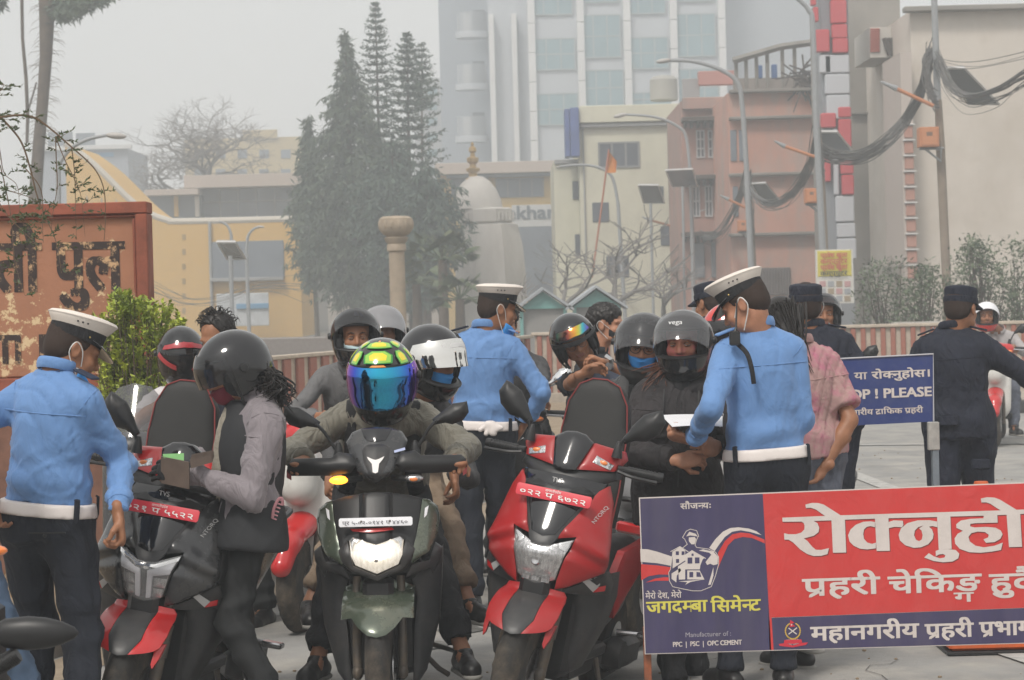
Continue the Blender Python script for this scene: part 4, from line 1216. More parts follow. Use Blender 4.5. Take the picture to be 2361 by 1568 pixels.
 for s in(1,-1):
  m=MB();m.tube([(s*.085,.06,.60),(s*.087,.02,.33),(s*.087,.0,.225)],[.016,.019,.018],12);m.ell((s*.087,0,.235),(.022,.03,.03),12);m.build('fork_leg',FORK,root)
 m=MB();m.bbox((-.17,.22,.25),(.17,.68,.31),.012);m.build('footboard',BLACKP,root)
 b=Blob(.016,.05);b.cap((0,.68,.52),(0,1.28,.62),.15,.10);V,F=b.mesh(2);npobj('body_side',V,F,GREEN_G,root,world=False)
 b=Blob(.014,.04);b.cap((0,.62,.76),(0,1.25,.80),.13,.11,sq=((0,0,1),.5));V,F=b.mesh(2);npobj('seat',V,F,SEATM,root,world=False)
 wheel(root,(0,1.27,.245),name='rear_wheel')
 m=MB();m.tube([(.14,.62,.26),(.30,.66,.20),(.24,.70,.30)],.011,8);m.tube([(.11,.75,.22),(.20,.72,.13),(.24,.74,.10)],.012,8);m.build('side_stand',FORK,root)
 return root

def plain_scooter(name,label,paint,fender,loc,rot,group=None,lamp=True,wide=1.0,chrome_m=False,windshield=False,mirrors=True):
 """rounded older scooter or small motorcycle seen behind others"""
 root=thing(name,label,'scooter',loc,rot,group)
 b=Blob(.014,.05);b.cap((0,.10,.42),(0,.16,.88),.16,.17,sq=((0,1,0),.45));b.cap((0,.02,.74),(0,.05,.86),.10,.11,k=.04);V,F=b.mesh(2);npobj('front_apron',V,F,paint,root,world=False)
 b=Blob(.014,.05);b.cap((-.14,.16,.99),(.14,.16,.99),.06,.06);b.ell((0,.11,.99),(.11,.10,.08));V,F=b.mesh(2);npobj('handlebar_cover',V,F,fender,root,world=False)
 if lamp:
  m=MB();m.ell((0,.015,.80),(.085,.06,.10),20);o=m.build('headlamp',REFL,root)
  m=MB();m.tube([(-.085,-.03,.87),(0,-.05,.82),(.085,-.03,.87)],.006,6);m.build('lamp_rim',CHROME,o)
 b=Blob(.012,.03);b.cap((0,-.16,.46),(0,.05,.54),.07,.09,sq=((0,0,1),.8));b.cap((0,-.24,.36),(0,-.14,.47),.055,.07);b.cap((0,0,.245),(0,.3,.24),.24,.24,k=.004,sub=True);V,F=b.mesh(2);npobj('front_mudguard',V,F,fender,root,world=False)
 wheel(root,(0,0,.245))
 for s in(1,-1):
  m=MB();m.tube([(s*.08,.08,.60),(s*.085,0,.23)],.018,10);m.build('fork_leg',FORK,root)
  m=MB();m.tube([(s*.18,.18,1.0),(s*.34,.22,.99)],.017,12);m.build('grip',BLACKP,root)
  m=MB();m.tube([(s*.18,.14,.99),(s*.33,.17,.975)],.007,8);m.build('brake_lever',METAL,root)
  m=MB();m.ell((s*.15,.10,.97),(.035,.02,.016),12);m.build('turn_signal',ORANGE,root)
  if mirrors:mirror(root,s,(s*.15,.18,1.05),(s*.21,.18,1.16),(s*.34,.18,1.24),chrome=chrome_m)
 if windshield:
  m=MB();m.panel(sym([(0,1.30),(.08,1.28),(.15,1.20),(.17,1.08),(.13,.98),(0,.95)]),lambda x,z:.02+.5*(z-1)+3*x*x,.004,.014,.002);m.build('windshield',VISOR_C,root)
 m=MB();m.bbox((-.16,.20,.27),(.16,.66,.33),.012);m.build('footboard',BLACKP,root)
 b=Blob(.018,.05);b.cap((0,.68,.52),(0,1.28,.62),.16,.11);V,F=b.mesh(2);npobj('body_side',V,F,paint,root,world=False)
 b=Blob(.016,.04);b.cap((0,.62,.76),(0,1.25,.80),.13,.11,sq=((0,0,1),.5));V,F=b.mesh(2);npobj('seat',V,F,SEATM,root,world=False)
 wheel(root,(0,1.27,.245),name='rear_wheel')
 return root
 # ------------------------------------------------------------------ signs and barriers
BR=mat('banner_red',(0.56,0.042,0.040),rough=0.42,coat=0.12,noise=0.06,nscale=3,fold=.18,dirt=(.38,.09,.08),dscale=6,damt=.3)
BN=mat('banner_navy',(0.052,0.044,0.105),rough=0.45,coat=0.1,noise=0.12,nscale=4,dirt=(0.10,0.09,0.12),dscale=3,damt=.4,stretch=(3,1,.6))
BW=mat('banner_white_print',(0.62,0.56,0.53),rough=0.5,dirt=(.42,.37,.34),dscale=7,damt=.45)
BY=mat('banner_yellow_print',(0.62,0.56,0.10),rough=0.5)
SHD=mat('banner_dark_edge',(0.16,0.03,0.03),rough=0.6)
BD=8.75
SRC=2361/2560
def bq(x,y,off):return tuple(W(x*SRC,y*SRC,BD-off))
def poly3(polys,off,mt,name,parent,f=bq,kind='stuff',smooth=False,th=0.0):
 m=MB()
 for P in polys:
  loops=P if isinstance(P[0][0],(list,tuple))else[P]
  if smooth:loops=[[(p.x,p.y)for p in spline([(a,b,0)for a,b in L]+[(*L[0],0)],3)[:-1]]for L in loops]
  flat=[q for L in loops for q in L]
  tri=geometry.tessellate_polygon([[Vector((x,y,0))for x,y in L]for L in loops])
  F=[]
  for t in tri:
   a,b,c=t;ar=(flat[b][0]-flat[a][0])*(flat[c][1]-flat[a][1])-(flat[b][1]-flat[a][1])*(flat[c][0]-flat[a][0])
   F.append((a,b,c)if ar<0 else(a,c,b))
  m.add([f(x,y,off)for x,y in flat],F)
 o=m.build(name,mt,parent,smooth=None,world=True);return tag(o,kind=kind)if kind else o

bp=bq(1600,1633,0)
ban=thing('barrier_sign','long red and navy police checking board with large white writing across the road','sign',(bp[0]+.7,BD,0))
m=MB()
c4=[(1597,1244),(2930,1191),(2934,1598),(1612,1636)]
F_=[bq(x,y,0)for x,y in c4];B_=[bq(x,y,-.018)for x,y in c4]
m.add(F_+B_,[(3,2,1,0),(4,5,6,7),(0,1,5,4),(1,2,6,5),(2,3,7,6),(3,0,4,7)]);m.build('board',BW,ban,smooth=None,world=True)
def seg(c,d,x0,x1):
 """point on the edge c-d at horizontal place x"""
 return c[1]+(d[1]-c[1])*(x0-c[0])/(d[0]-c[0])
top=lambda x:seg(c4[0],c4[1],x,0)+3
botm=lambda x:seg(c4[3],c4[2],x,0)-2
poly3([[(1600,top(1600)),(1907,top(1907)),(1920,1480),(1928,botm(1928)),(1614,botm(1614))]],.0012,BN,'navy_field',ban,kind=None)
poly3([[(1907,top(1907)),(2929,top(2929)),(2932,1505),(1929,1544),(1934,botm(1934)),(1924,botm(1924)),(1919,1480)]],.0012,BR,'red_field',ban,kind=None)
poly3([[(1929,1545),(2932,1506),(2933,botm(2933)),(1934,botm(1934))]],.0012,BN,'navy_band',ban,kind=None)
# large lettering traced in its own outline
z1=lambda L:[(1940+x/3.808,1220+y/3.808)for x,y in L]
G1=[z1([(60,283),(468,266),(440,248),(380,205),(330,188),(285,192),(280,158),(340,142),(400,143),(455,158),(520,200),(615,260),(2140,213),(2100,190),(2040,150),(2000,137),(1955,138),(1950,100),(2010,88),(2080,92),(2130,110),(2290,207),(2600,198),(2600,240),(2325,248),(2342,560),(2218,563),(2195,255),(2107,258),(2110,330),(1975,290),(1977,264),(1660,272),(1672,580),(1549,583),(1533,276),(1070,288),(1084,598),(958,600),(942,292),(656,302),(668,614),(542,617),(528,308),(356,314),(240,320),(62,322)]),
z1([(240,319),(356,313),(395,335),(412,380),(405,420),(360,455),(265,480),(300,505),(345,560),(380,588),(430,590),(505,572),(490,630),(430,646),(360,648),(300,630),(230,585),(165,520),(120,492),(80,492),(76,430),(120,440),(190,440),(240,425),(270,395),(272,355),(262,332)]),
z1([(942,325),(900,317),(830,322),(760,350),(710,395),(686,450),(700,510),(740,550),(800,578),(870,585),(950,575),(952,520),(915,532),(870,520),(838,485),(830,440),(838,395),(865,370),(900,363),(942,374)]),
z1([(1070,325),(1120,308),(1208,312),(1212,352),(1200,374),(1130,370),(1073,382)]),
[z1([(1534,320),(1460,306),(1350,308),(1250,335),(1190,385),(1167,445),(1180,500),(1230,545),(1310,570),(1380,565),(1450,535),(1492,485),(1500,440),(1485,395),(1455,368),(1490,362),(1536,374)]),
z1([(1405,357),(1362,385),(1385,405),(1396,450),(1388,490),(1362,506),(1332,492),(1314,450),(1322,405),(1355,372)])],
z1([(1975,288),(1850,294),(1760,310),(1715,345),(1718,380),(1780,408),(1730,435),(1700,480),(1705,530),(1750,580),(1840,612),(1950,617),(2060,605),(2142,590),(2158,520),(2080,550),(1980,565),(1900,550),(1845,510),(1832,465),(1860,430),(1920,415),(1990,420),(2025,445),(2020,470),(1975,490),(2000,522),(2080,515),(2135,485),(2157,440),(2140,405),(2090,378),(2000,370),(1890,376),(1848,365),(1850,342),(1900,335),(2110,330)]),
z1([(1520,600),(1560,583),(1640,582),(1710,590),(1745,625),(1735,670),(1680,700),(1590,708),(1500,695),(1410,662),(1455,620),(1500,650),(1560,670),(1605,662),(1612,640),(1590,628),(1555,632),(1522,650)])]
poly3([[(x+1.6,y+2.2)for x,y in P]if not isinstance(P[0][0],(list,tuple))else[[(x+1.6,y+2.2)for x,y in L]for L in P]for P in G1],.0020,SHD,'letter_shadow_print',ban)
poly3(G1,.0030,BW,'lettering',ban)
def bl(tok,x,y,h,wpx,mt,bold=.03,tilt=.45,nm='lettering',sxy=1.0):
 p=W(x*SRC,y*SRC,BD-.0028);s_=5400/BD
 lettering(tok,h*SRC/s_,T(p)@Ry(-tilt),mt,ban,width=wpx*SRC/s_,bold=bold,world=True,name=nm)
 # size = em height; headline letters are about .75 em high
bl([('r','प'),'हरी'],2008,1490,66,192,BW,.042)
bl(['चे','ि','क','ङ'],2222,1484,66,232,BW,.042)
bl(['ग'],2386,1505,36,48,BW,.05)
bl(['हु','दै','छ'],2475,1478,66,190,BW,.042)
bl(['महानगरीय'],2028,1602,54,270,BW,.042)
bl([('r','प'),'हरी'],2314,1595,54,120,BW,.042)
bl([('r','प'),'भाग'],2450,1590,54,132,BW,.042)
bl(['सौज',('h','न',.72),'यः'],1701,1273,22,76,BW,.03)
bl(['मेरो देश, मेरो'],1614,1497,22,90,BW,.02)
bl(['जगद',('h','म',.72),'बा'],1617,1533,44,152,BY,.035)
bl(['ि','समे',('h','न',.72),'ट'],1778,1530,44,124,BY,.035)
bl('Manufacturer of :',1713,1593,17,115,mat('grey_print',(.36,.34,.38)),.012)
bl('PPC  |  PSC  |  OPC CEMENT',1682,1617,17,173,BW,.035)
# swoosh and builder emblem
z3=lambda L:[(1590+x/3.824,1230+y/3.824)for x,y in L]
poly3([z3([(40,545),(110,548),(200,570),(345,618),(345,708),(200,680),(45,668)]),z3([(700,535),(760,450),(830,380),(900,345),(980,338),(1080,350),(1150,375),(1200,412),(1090,382),(1000,366),(920,380),(850,430),(790,510),(752,565)])],.0020,BW,'white_swoosh',ban,smooth=False)
poly3([z3([(48,690),(200,702),(345,722),(318,790),(220,788),(120,805),(50,845)]),z3([(92,866),(180,828),(270,815),(312,818),(312,848),(200,848)]),z3([(785,580),(850,470),(920,405),(1000,388),(1080,395),(1228,455),(1232,492),(1110,440),(1020,430),(940,450),(880,510),(830,620),(782,735)])],.0020,BR,'red_swoosh',ban)
def line2(L,w,off=.0030):
 o=[]
 for(a,b)in zip(L[:-1],L[1:]):
  d=Vector((b[0]-a[0],b[1]-a[1])).normalized();n_=Vector((-d.y,d.x))*w*.5
  o.append([(a[0]-n_.x,a[1]-n_.y),(b[0]-n_.x+d.x*w*.3,b[1]-n_.y+d.y*w*.3),(b[0]+n_.x+d.x*w*.3,b[1]+n_.y+d.y*w*.3),(a[0]+n_.x,a[1]+n_.y)])
 return o
body=[(490,500),(440,540),(352,570),(330,740),(312,770),(320,850),(350,905),(440,925),(540,945),(620,945),(720,905),(760,800),(790,690),(790,620),(760,575),(690,545),(580,530),(565,510),(575,470),(590,430),(600,425),(580,370),(520,355),(480,375),(445,435),(465,450),(490,500)]
poly3([z3(body)],.0022,BN,'builder_field',ban)
poly3([z3([(350,570),(420,525),(470,560),(470,835),(410,838),(400,700),(350,735)]),z3([(470,600),(540,562),(660,630),(640,640),(615,700),(610,740),(470,740)]),z3([(490,750),(610,750),(655,838),(490,835)]),z3([(505,435),(560,430),(575,450),(560,500),(530,500),(505,470)]),z3([(480,425),(510,380),(570,400),(590,425),(520,415)]),
z3([(665,670),(720,600),(700,580),(600,560),(640,548),(740,570),(785,620),(780,690),(740,700),(710,685),(680,698)]),z3([(690,890),(740,720),(740,800),(715,885)]),z3([(340,780),(420,728),(432,750),(390,800),(385,865),(340,830)]),z3([(405,855),(640,838),(520,860),(470,888),(490,862)])],.0030,BW,'builder_emblem',ban)
poly3([z3(L)for L in([(380,567),(410,567),(410,603),(380,603)],[(436,567),(464,567),(464,600),(436,603)],[(382,642),(412,640),(412,677),(382,678)],[(493,627),(538,626),(538,684),(493,685)],[(563,626),(607,625),(607,682),(563,683)],[(510,765),(547,765),(547,815),(510,816)],[(578,765),(612,768),(625,812),(578,812)],[(530,590),(550,588),(552,610),(532,612)])]+[q for q in line2(z3([(330,750),(470,660)]),2.4)],.0036,BN,'emblem_windows',ban)
poly3(line2(z3(body),1.6)+line2(z3([(330,570),(420,522),(500,572)]),1.8)+line2(z3([(460,610),(535,560),(665,635)]),1.8),.0032,BW,'emblem_outline',ban)
# police crest
z2=lambda L:[(1940+x/3.808,1400+y/3.808)for x,y in L]
crg=mat('crest_gold',(.62,.42,.08));crr=mat('crest_red',(.55,.03,.05))
ring=[]
for k in range(22):
 a=R(-60+300*k/21);cx_,cy_=160+70*math.sin(a-R(90))*-1*-1,672-78*math.cos(a-R(90))*-1
 ring.append((cx_,cy_))
leaf=[]
for k in range(26):
 a=R(-62+304*k/25);x_,y_=160+70*math.cos(a),675+76*math.sin(a)
 if y_<610 and abs(x_-160)<30:continue
 d1=Vector((-math.sin(a),math.cos(a)))*14;d2=Vector((math.cos(a),math.sin(a)))*8
 leaf.append(z2([(x_-d1.x,y_-d1.y),(x_+d2.x,y_+d2.y),(x_+d1.x,y_+d1.y),(x_-d2.x,y_-d2.y)]))
poly3(leaf,.0030,crg,'crest_wreath',ban)
poly3([z2([(130,640),(135,570),(178,598),(150,605),(185,632)]),z2([(80,762),(240,755),(250,785),(160,800),(75,790)]),z2([(25,800),(90,790),(160,815),(230,790),(305,785),(285,808),(160,832),(35,818)])],.0030,crr,'crest_ribbon',ban)
poly3(line2(z2([(120,648),(195,705)]),2.6)+line2(z2([(200,645),(122,705)]),2.6)+[z2([(140,612),(152,608),(156,620),(146,626)])],.0034,BW,'crest_blades',ban)
bl('महानगर प्रहरी',1966,1603,6,30,BW,.0);bl('सत्य सेवा सुरक्षणम',1962,1613.5,6,40,BW,.0)
# stand
RUST=mat('rusty_orange_metal',(0.30,0.085,0.035),rough=0.7,noise=0.25,nscale=25,dirt=(0.10,0.06,0.04),dscale=8,damt=.8)
m=MB();p=W(1493,1507,BD+.02);m.bbox((p.x-.014,BD+.02,0.0),(p.x+.014,BD+.05,p.z+.1),.003);m.build('stand_leg',RUST,ban,world=True)
m=MB();p2=W(2680,1480,BD+.02);m.bbox((p2.x-.014,BD+.02,0.0),(p2.x+.014,BD+.05,p2.z+.1),.003);m.build('stand_leg',RUST,ban,world=True)
m=MB();m.bbox((p.x-.03,BD-.15,0.0),(p.x+.0,BD+.3,.03),.003);m.build('foot_bar',RUST,ban,world=True)

# traffic cone behind the board
cm=W(2262,1110,11.4)
cone=thing('traffic_cone','orange rubber traffic cone standing behind the red board','cone',(cm.x,11.4,0))
ORG=mat('cone_orange',(0.62,0.11,0.02),rough=.5,noise=.08,dirt=(.2,.1,.06),dscale=7,damt=.5)
hz=cm.z
m=MB();m.lathe([(.165,.03),(.155,.05),(.036,hz-.01),(.032,hz),(.0001,hz)],28,T(cm.x,11.4,0));m.build('cone_body',ORG,cone,world=True)
m=MB();m.bbox((cm.x-.20,11.2,0),(cm.x+.20,11.6,.035),.01);m.build('cone_base',BLACKP,cone,world=True)
m=MB();m.lathe([(.108,hz*.50),(.073,hz*.70)],28,T(cm.x,11.4,0));m.build('reflective_band',BW,cone,world=True)
# long orange plastic base under the board
q0=W(2180,1488,10.6);q1=W(2700,1470,10.6)
lb=MB();lb.bbox((q0.x,10.5,.022),(q1.x,10.9,.075),.012)
bs=lb.build('orange_barrier',ORG,None);tag(bs,'long low orange plastic barrier base lying under the red board','barrier')
mm=MB();mm.bbox((q0.x-.01,10.49,0),(q1.x,10.91,.020),.006);mm.build('rubber_foot',BLACKP,bs)

# blue police sign
SD=11.6
BLS=mat('sign_blue',(0.022,0.040,0.165),rough=.4,coat=.15,noise=.10,nscale=5,dirt=(.10,.12,.2),dscale=12,damt=.3)
def sq(x,y,off):return tuple(W(x*SRC,y*SRC,SD-off))
bsn=thing('police_sign','blue stop please board with white writing on a grey post','sign',(sq(2335,1200,0)[0],SD,0))
c5=[(1960,905),(2333,886),(2334,1054),(1960,1072)]
m=MB();F_=[sq(x,y,0)for x,y in c5];B_=[sq(x,y,-.02)for x,y in c5]
m.add(F_+B_,[(3,2,1,0),(4,5,6,7),(0,1,5,4),(1,2,6,5),(2,3,7,6),(3,0,4,7)]);m.build('board',BLS,bsn,smooth=None,world=True)
m=MB();m.tube([sq(1960,904,.004),sq(2333,885,.004),sq(2334,1054,.004)],.004,6);m.build('board_edge',mat('worn_edge',(.45,.45,.48)),bsn,world=True)
def sl_(tok,x,y,h,wpx,bold=.03):
 p=W(x*SRC,y*SRC,SD-.003);s_=5400/SD
 lettering(tok,h*SRC/s_,T(p)@Ry(-.9),BW,bsn,width=wpx*SRC/s_,bold=bold,world=True)
sl_(['या'],2136,949,27,32);sl_(['रो',('h','क',.8),'नुहोस।'],2180,947,27,144,.045)
sl_('STOP ! PLEASE',2082,1000,33,247,.05)
sl_(['महानगरीय',' ',('r','ट'),'ा','ि','फ','क',' ',('r','प'),'हरी'],2088,1040,20,220,.035)
GREYM=mat('grey_painted_metal',(0.17,0.20,0.23),rough=.5,noise=.1,dirt=(.1,.08,.06),dscale=9,damt=.4)
m=MB();p=sq(2334,1054,0);m.bbox((p[0]-.014,SD-.03,0),(p[0]+.018,SD+.02,p[2]+.0),.003);m.build('post',GREYM,bsn,world=True)
m=MB();m.bbox((p[0]-.035,SD-.036,p[2]-.14),(p[0]+.022,SD-.002,p[2]+.0),.004);m.build('bracket',mat('dirty_white_metal',(.35,.34,.32),rough=.6,noise=.2),bsn,world=True)

# painted masonry name board of the bridge at the left
TERR=mat('flaking_terracotta_paint',(0.36,0.165,0.095),rough=.8,noise=.10,nscale=3,bump=.4,bscale=40)
nt=TERR.node_tree;n,l=nt.nodes,nt.links
b_=n['Principled BSDF'];tc=n.new('ShaderNodeTexCoord')
t1=n.new('ShaderNodeTexNoise');t1.inputs['Scale'].default_value=9;t1.inputs['Detail'].default_value=9;t1.inputs['Roughness'].default_value=.72
l.new(tc.outputs['Object'],t1.inputs['Vector'])
sp=n.new('ShaderNodeSeparateXYZ');l.new(tc.outputs['Object'],sp.inputs[0])
ml=n.new('ShaderNodeMath');ml.operation='MULTIPLY_ADD';ml.inputs[1].default_value=-.16;ml.inputs[2].default_value=.285;l.new(sp.outputs['Z'],ml.inputs[0])
ad=n.new('ShaderNodeMath');ad.operation='ADD';l.new(t1.outputs['Fac'],ad.inputs[0]);l.new(ml.outputs[0],ad.inputs[1])
mr=n.new('ShaderNodeMapRange');mr.inputs['From Min'].default_value=.57;mr.inputs['From Max'].default_value=.60;l.new(ad.outputs[0],mr.inputs['Value'])
mx=n.new('ShaderNodeMix');mx.data_type='RGBA';mx.inputs[7].default_value=(.66,.50,.30,1);l.new(mr.outputs[0],mx.inputs[0])
l.new(b_.inputs['Base Color'].links[0].from_socket,mx.inputs[6]);l.new(mx.outputs[2],b_.inputs['Base Color'])
INKF=mat('faded_black_paint',(0.035,0.022,0.020),rough=.8,noise=.2)
nt=INKF.node_tree;n,l=nt.nodes,nt.links;b_=n['Principled BSDF']
tc=n.new('ShaderNodeTexCoord');t1=n.new('ShaderNodeTexNoise');t1.inputs['Scale'].default_value=11;t1.inputs['Detail'].default_value=9;t1.inputs['Roughness'].default_value=.75
l.new(tc.outputs['Object'],t1.inputs['Vector']);mr=n.new('ShaderNodeMapRange');mr.inputs['From Min'].default_value=.53;mr.inputs['From Max'].default_value=.60
l.new(t1.outputs['Fac'],mr.inputs['Value']);mx=n.new('ShaderNodeMix');mx.data_type='RGBA';mx.inputs[7].default_value=(.56,.36,.20,1)
l.new(b_.inputs['Base Color'].links[0].from_socket,mx.inputs[6]);l.new(mr.outputs[0],mx.inputs[0]);l.new(mx.outputs[2],b_.inputs['Base Color'])
FRM=mat('red_ochre_paint',(0.27,0.075,0.042),rough=.7,noise=.18,nscale=7,bump=.3,bscale=50,dirt=(.14,.06,.04),dscale=5,damt=.6)
ND=14.0
def nq(x,y,off):return tuple(W(x,y,ND-off))
p=W(170,700,ND)
nb_=thing('bridge_name_board','weathered terracotta bridge name board with flaking black letters and red frame','sign',(p.x,ND,0))
m=MB();a=W(-160,490,ND);c=W(345,865,ND)
xl,xr=a.x,W(340,600,ND).x;zt,zb=W(170,477,ND).z,W(170,868,ND).z
m.bbox((xl,ND,zb),(xr,ND+.16,zt),.01);m.build('panel',TERR,nb_,world=True,smooth=None)
m=MB();m.bbox((xl,ND-.05,zt-.050),(xr+.012,ND+.17,zt+.02),.006);m.bbox((xl,ND-.03,zt-.072),(xr-.02,ND+.01,zt-.052),.006);m.build('frame_top',FRM,nb_,world=True)
m=MB();m.bbox((xr-.060,ND-.048,zb-.1),(xr+.010,ND+.168,zt-.052),.006);m.bbox((xr-.080,ND-.028,zb),(xr-.062,ND+.01,zt-.074),.006);m.build('frame_side',FRM,nb_,world=True)
m=MB();m.bbox((xl,ND-.046,zb-.10),(xr-.062,ND+.165,zb-.002),.006);m.build('frame_bottom',FRM,nb_,world=True)
m=MB();m.bbox((xl,ND-.02,-.1),(xr-.02,ND+.12,zb-.102),.006);m.build('plinth',mat('plinth_plaster',(.20,.10,.07),rough=.9,noise=.3,nscale=5),nb_,world=True)
s_=5400/ND
lettering('ती पुल्',172/s_,T(W(-12,672,ND-.004))@Ry(.4),INKF,nb_,width=314/s_,bold=.038,world=True)
lettering('म',172/s_,T(W(-150,676,ND-.004))@Ry(.4),INKF,nb_,width=120/s_,bold=.055,world=True)
lettering('TI  BRIDGE',92/s_,T(W(-8,838,ND-.004))@Ry(.4),INKF,nb_,width=330/s_,bold=.05,world=True)
# ------------------------------------------------------------------ ground
ASPH=mat('asphalt',(0.26,0.255,0.245),rough=.9,noise=.14,nscale=2.2,bump=1.0,bscale=70,dirt=(.42,.39,.345),dscale=1.6,damt=.8)
DIRT=mat('sandy_dirt',(0.30,0.235,0.165),rough=.95,col2=(0.22,0.16,0.10),nscale=7,bump=.6,bscale=50)
CONC=mat('kerb_concrete',(0.27,0.25,0.23),rough=.85,noise=.18,nscale=6,bump=.3,bscale=60)
LINE=mat('worn_white_line',(0.42,0.41,0.39),rough=.8,dirt=(.2,.2,.19),dscale=10,damt=.8)
def sheet(name,P,z,mt,kind='structure'):
 m=MB();m.add([(x,y,z)for x,y in P],[tuple(range(len(P)))]);o=m.build(name,mt,None,smooth=None);return tag(o,kind=kind)
def gp(px,py):
 """ground point seen at (px, py)"""
 v=_r*((px-CX)/FP)+_u*((CY-py)/FP)+_f;t=-CAMP.z/v.z;q=CAMP+v*t;return(q.x,q.y)
sheet('ground',[(-150,-10),(150,-10),(150,420),(-150,420)],-.16,mat('ground_soil',(.16,.14,.11),rough=.95,noise=.2,nscale=.5))
sheet('road',[(-3.0,-8),(14,-8),(14,34.5),(1.5,34.5),(.1,21),(-1.0,16.0),(-1.48,14),(-2.6,10.0),(-3.4,7)],0,ASPH)
kl=[(-3.4,7.0),(-2.6,10.0),(-1.48,14.0),(-1.0,16.0),(.1,21.0),(1.5,34.5)]
# kerb stones one by one
kb=MB();kb.bbox((-.06,-.35,-.1),(.06,.35,.13),.012)
kerb=thing('kerb','pale concrete kerb along the sandy verge at the left','kerb',(0,0,0));
k0=kb.build('kerb_stone',CONC,kerb);first=True
for(a,b)in zip(kl[:-1],kl[1:]):
 L=math.hypot(b[0]-a[0],b[1]-a[1]);nn=int(L/.72);an=math.atan2(b[1]-a[1],b[0]-a[0])
 for i in range(nn):
  t=(i+.5)/nn;o=k0 if first else k0.copy()
  if not first:COL.objects.link(o)
  first=False;o.parent=kerb;o.location=(a[0]+(b[0]-a[0])*t,a[1]+(b[1]-a[1])*t,random.uniform(-.006,.006));o.rotation_euler=(0,0,an-math.pi/2+random.uniform(-.012,.012))
sheet('verge',[(-3.46,7),(-2.66,10),(-1.54,14),(-1.06,16),(.04,21),(1.4,34.5),(-40,34.5),(-40,7)],.09,DIRT)
sheet('dust_strip',[(-3.3,7),(-2.5,10),(-1.38,14),(-.9,16),(.2,21),(.55,21),(-.55,16),(-1.0,14),(-2.2,10),(-3.0,7)],.004,mat('road_dust',(.27,.215,.155),rough=.95,noise=.2,nscale=5))
# dry weeds on the verge
m=MB();g=random.Random(5)
for i in range(1500):
 x,y=g.uniform(-3.6,-1.0),g.uniform(8.5,15.5)
 ke=np.interp(y,[7,10,14,16],[-3.4,-2.6,-1.48,-1.0])-.12
 if x>ke:continue
 h=g.uniform(.05,.22);a=g.uniform(0,6.3);w_=.004;dx,dy=math.cos(a)*w_,math.sin(a)*w_;lx,ly=g.uniform(-.06,.06),g.uniform(-.06,.06)
 m.add([(x-dx,y-dy,.09),(x+dx,y+dy,.09),(x+lx,y+ly,.09+h)],[(0,1,2)])
tag(m.build('dry_grass',mat('dry_grass',(.26,.16,.08),rough=.9,noise=.3,nscale=3),None,smooth=None),kind='stuff',label='short dry brown grass on the verge',cat='grass')
m=MB()
for i in range(900):
 y=g.uniform(8,24);x=g.uniform(-2.5,5);r_=g.uniform(.003,.011);m.ell((x,y,r_*.4),(r_,r_*g.uniform(.6,1),r_*.6),6)
tag(m.build('road_grit',DIRT,None,smooth=None),kind='stuff',label='scattered grit and pebbles on the asphalt',cat='grit')
# cracks and oil marks on the asphalt
m=MB()
for i in range(16):
 p=Vector((g.uniform(-1.5,5),g.uniform(8.2,22),.0045));a=g.uniform(0,6.3);q=[p]
 for k in range(14):a+=g.gauss(0,.5);p=p+Vector((math.cos(a)*.09,math.sin(a)*.16,0));q.append(p)
 for u,v in zip(q[:-1],q[1:]):
  n_=Vector((-(v-u).y,(v-u).x,0)).normalized()*g.uniform(.0008,.0028);m.add([tuple(u-n_),tuple(v-n_),tuple(v+n_),tuple(u+n_)],[(0,1,2,3)])
tag(m.build('asphalt_cracks',mat('crack_dark',(.07,.065,.06),rough=.95),None,smooth=None),'thin dark cracks in the asphalt','crack',kind='stuff')
m=MB()
for i in range(26):
 c=(g.uniform(-1.3,3.5),g.uniform(8.3,16));r_=g.uniform(.03,.16);m.add([(c[0]+r_*math.cos(t)*g.uniform(.6,1.1),c[1]+r_*1.5*math.sin(t)*g.uniform(.6,1.1),.0055+i*.00005)for t in np.linspace(0,6.283,15)[:-1]],[tuple(range(14))])
tag(m.build('oil_stains',mat('oil_mark',(.13,.125,.115),rough=.55,noise=.3,nscale=8),None,smooth=None),'dark oil drips on the asphalt under the scooters','stain',kind='stuff')
# painted lines
def strip(a,b,w,nm='road_line'):
 a,b=Vector((*a,0)),Vector((*b,0));d=(b-a).normalized();n_=Vector((-d.y,d.x,0))*w/2
 m=MB();m.add([tuple(a-n_+Vector((0,0,.008))),tuple(b-n_+Vector((0,0,.008))),tuple(b+n_+Vector((0,0,.008))),tuple(a+n_+Vector((0,0,.008)))],[(0,1,2,3)])
 tag(m.build(nm,LINE,None,smooth=None),kind='structure')
strip(gp(1900,1028),gp(2800,1020),.15);strip(gp(1930,1080),gp(2190,1180),.16);strip(gp(2300,1500),gp(2480,1560),.12)

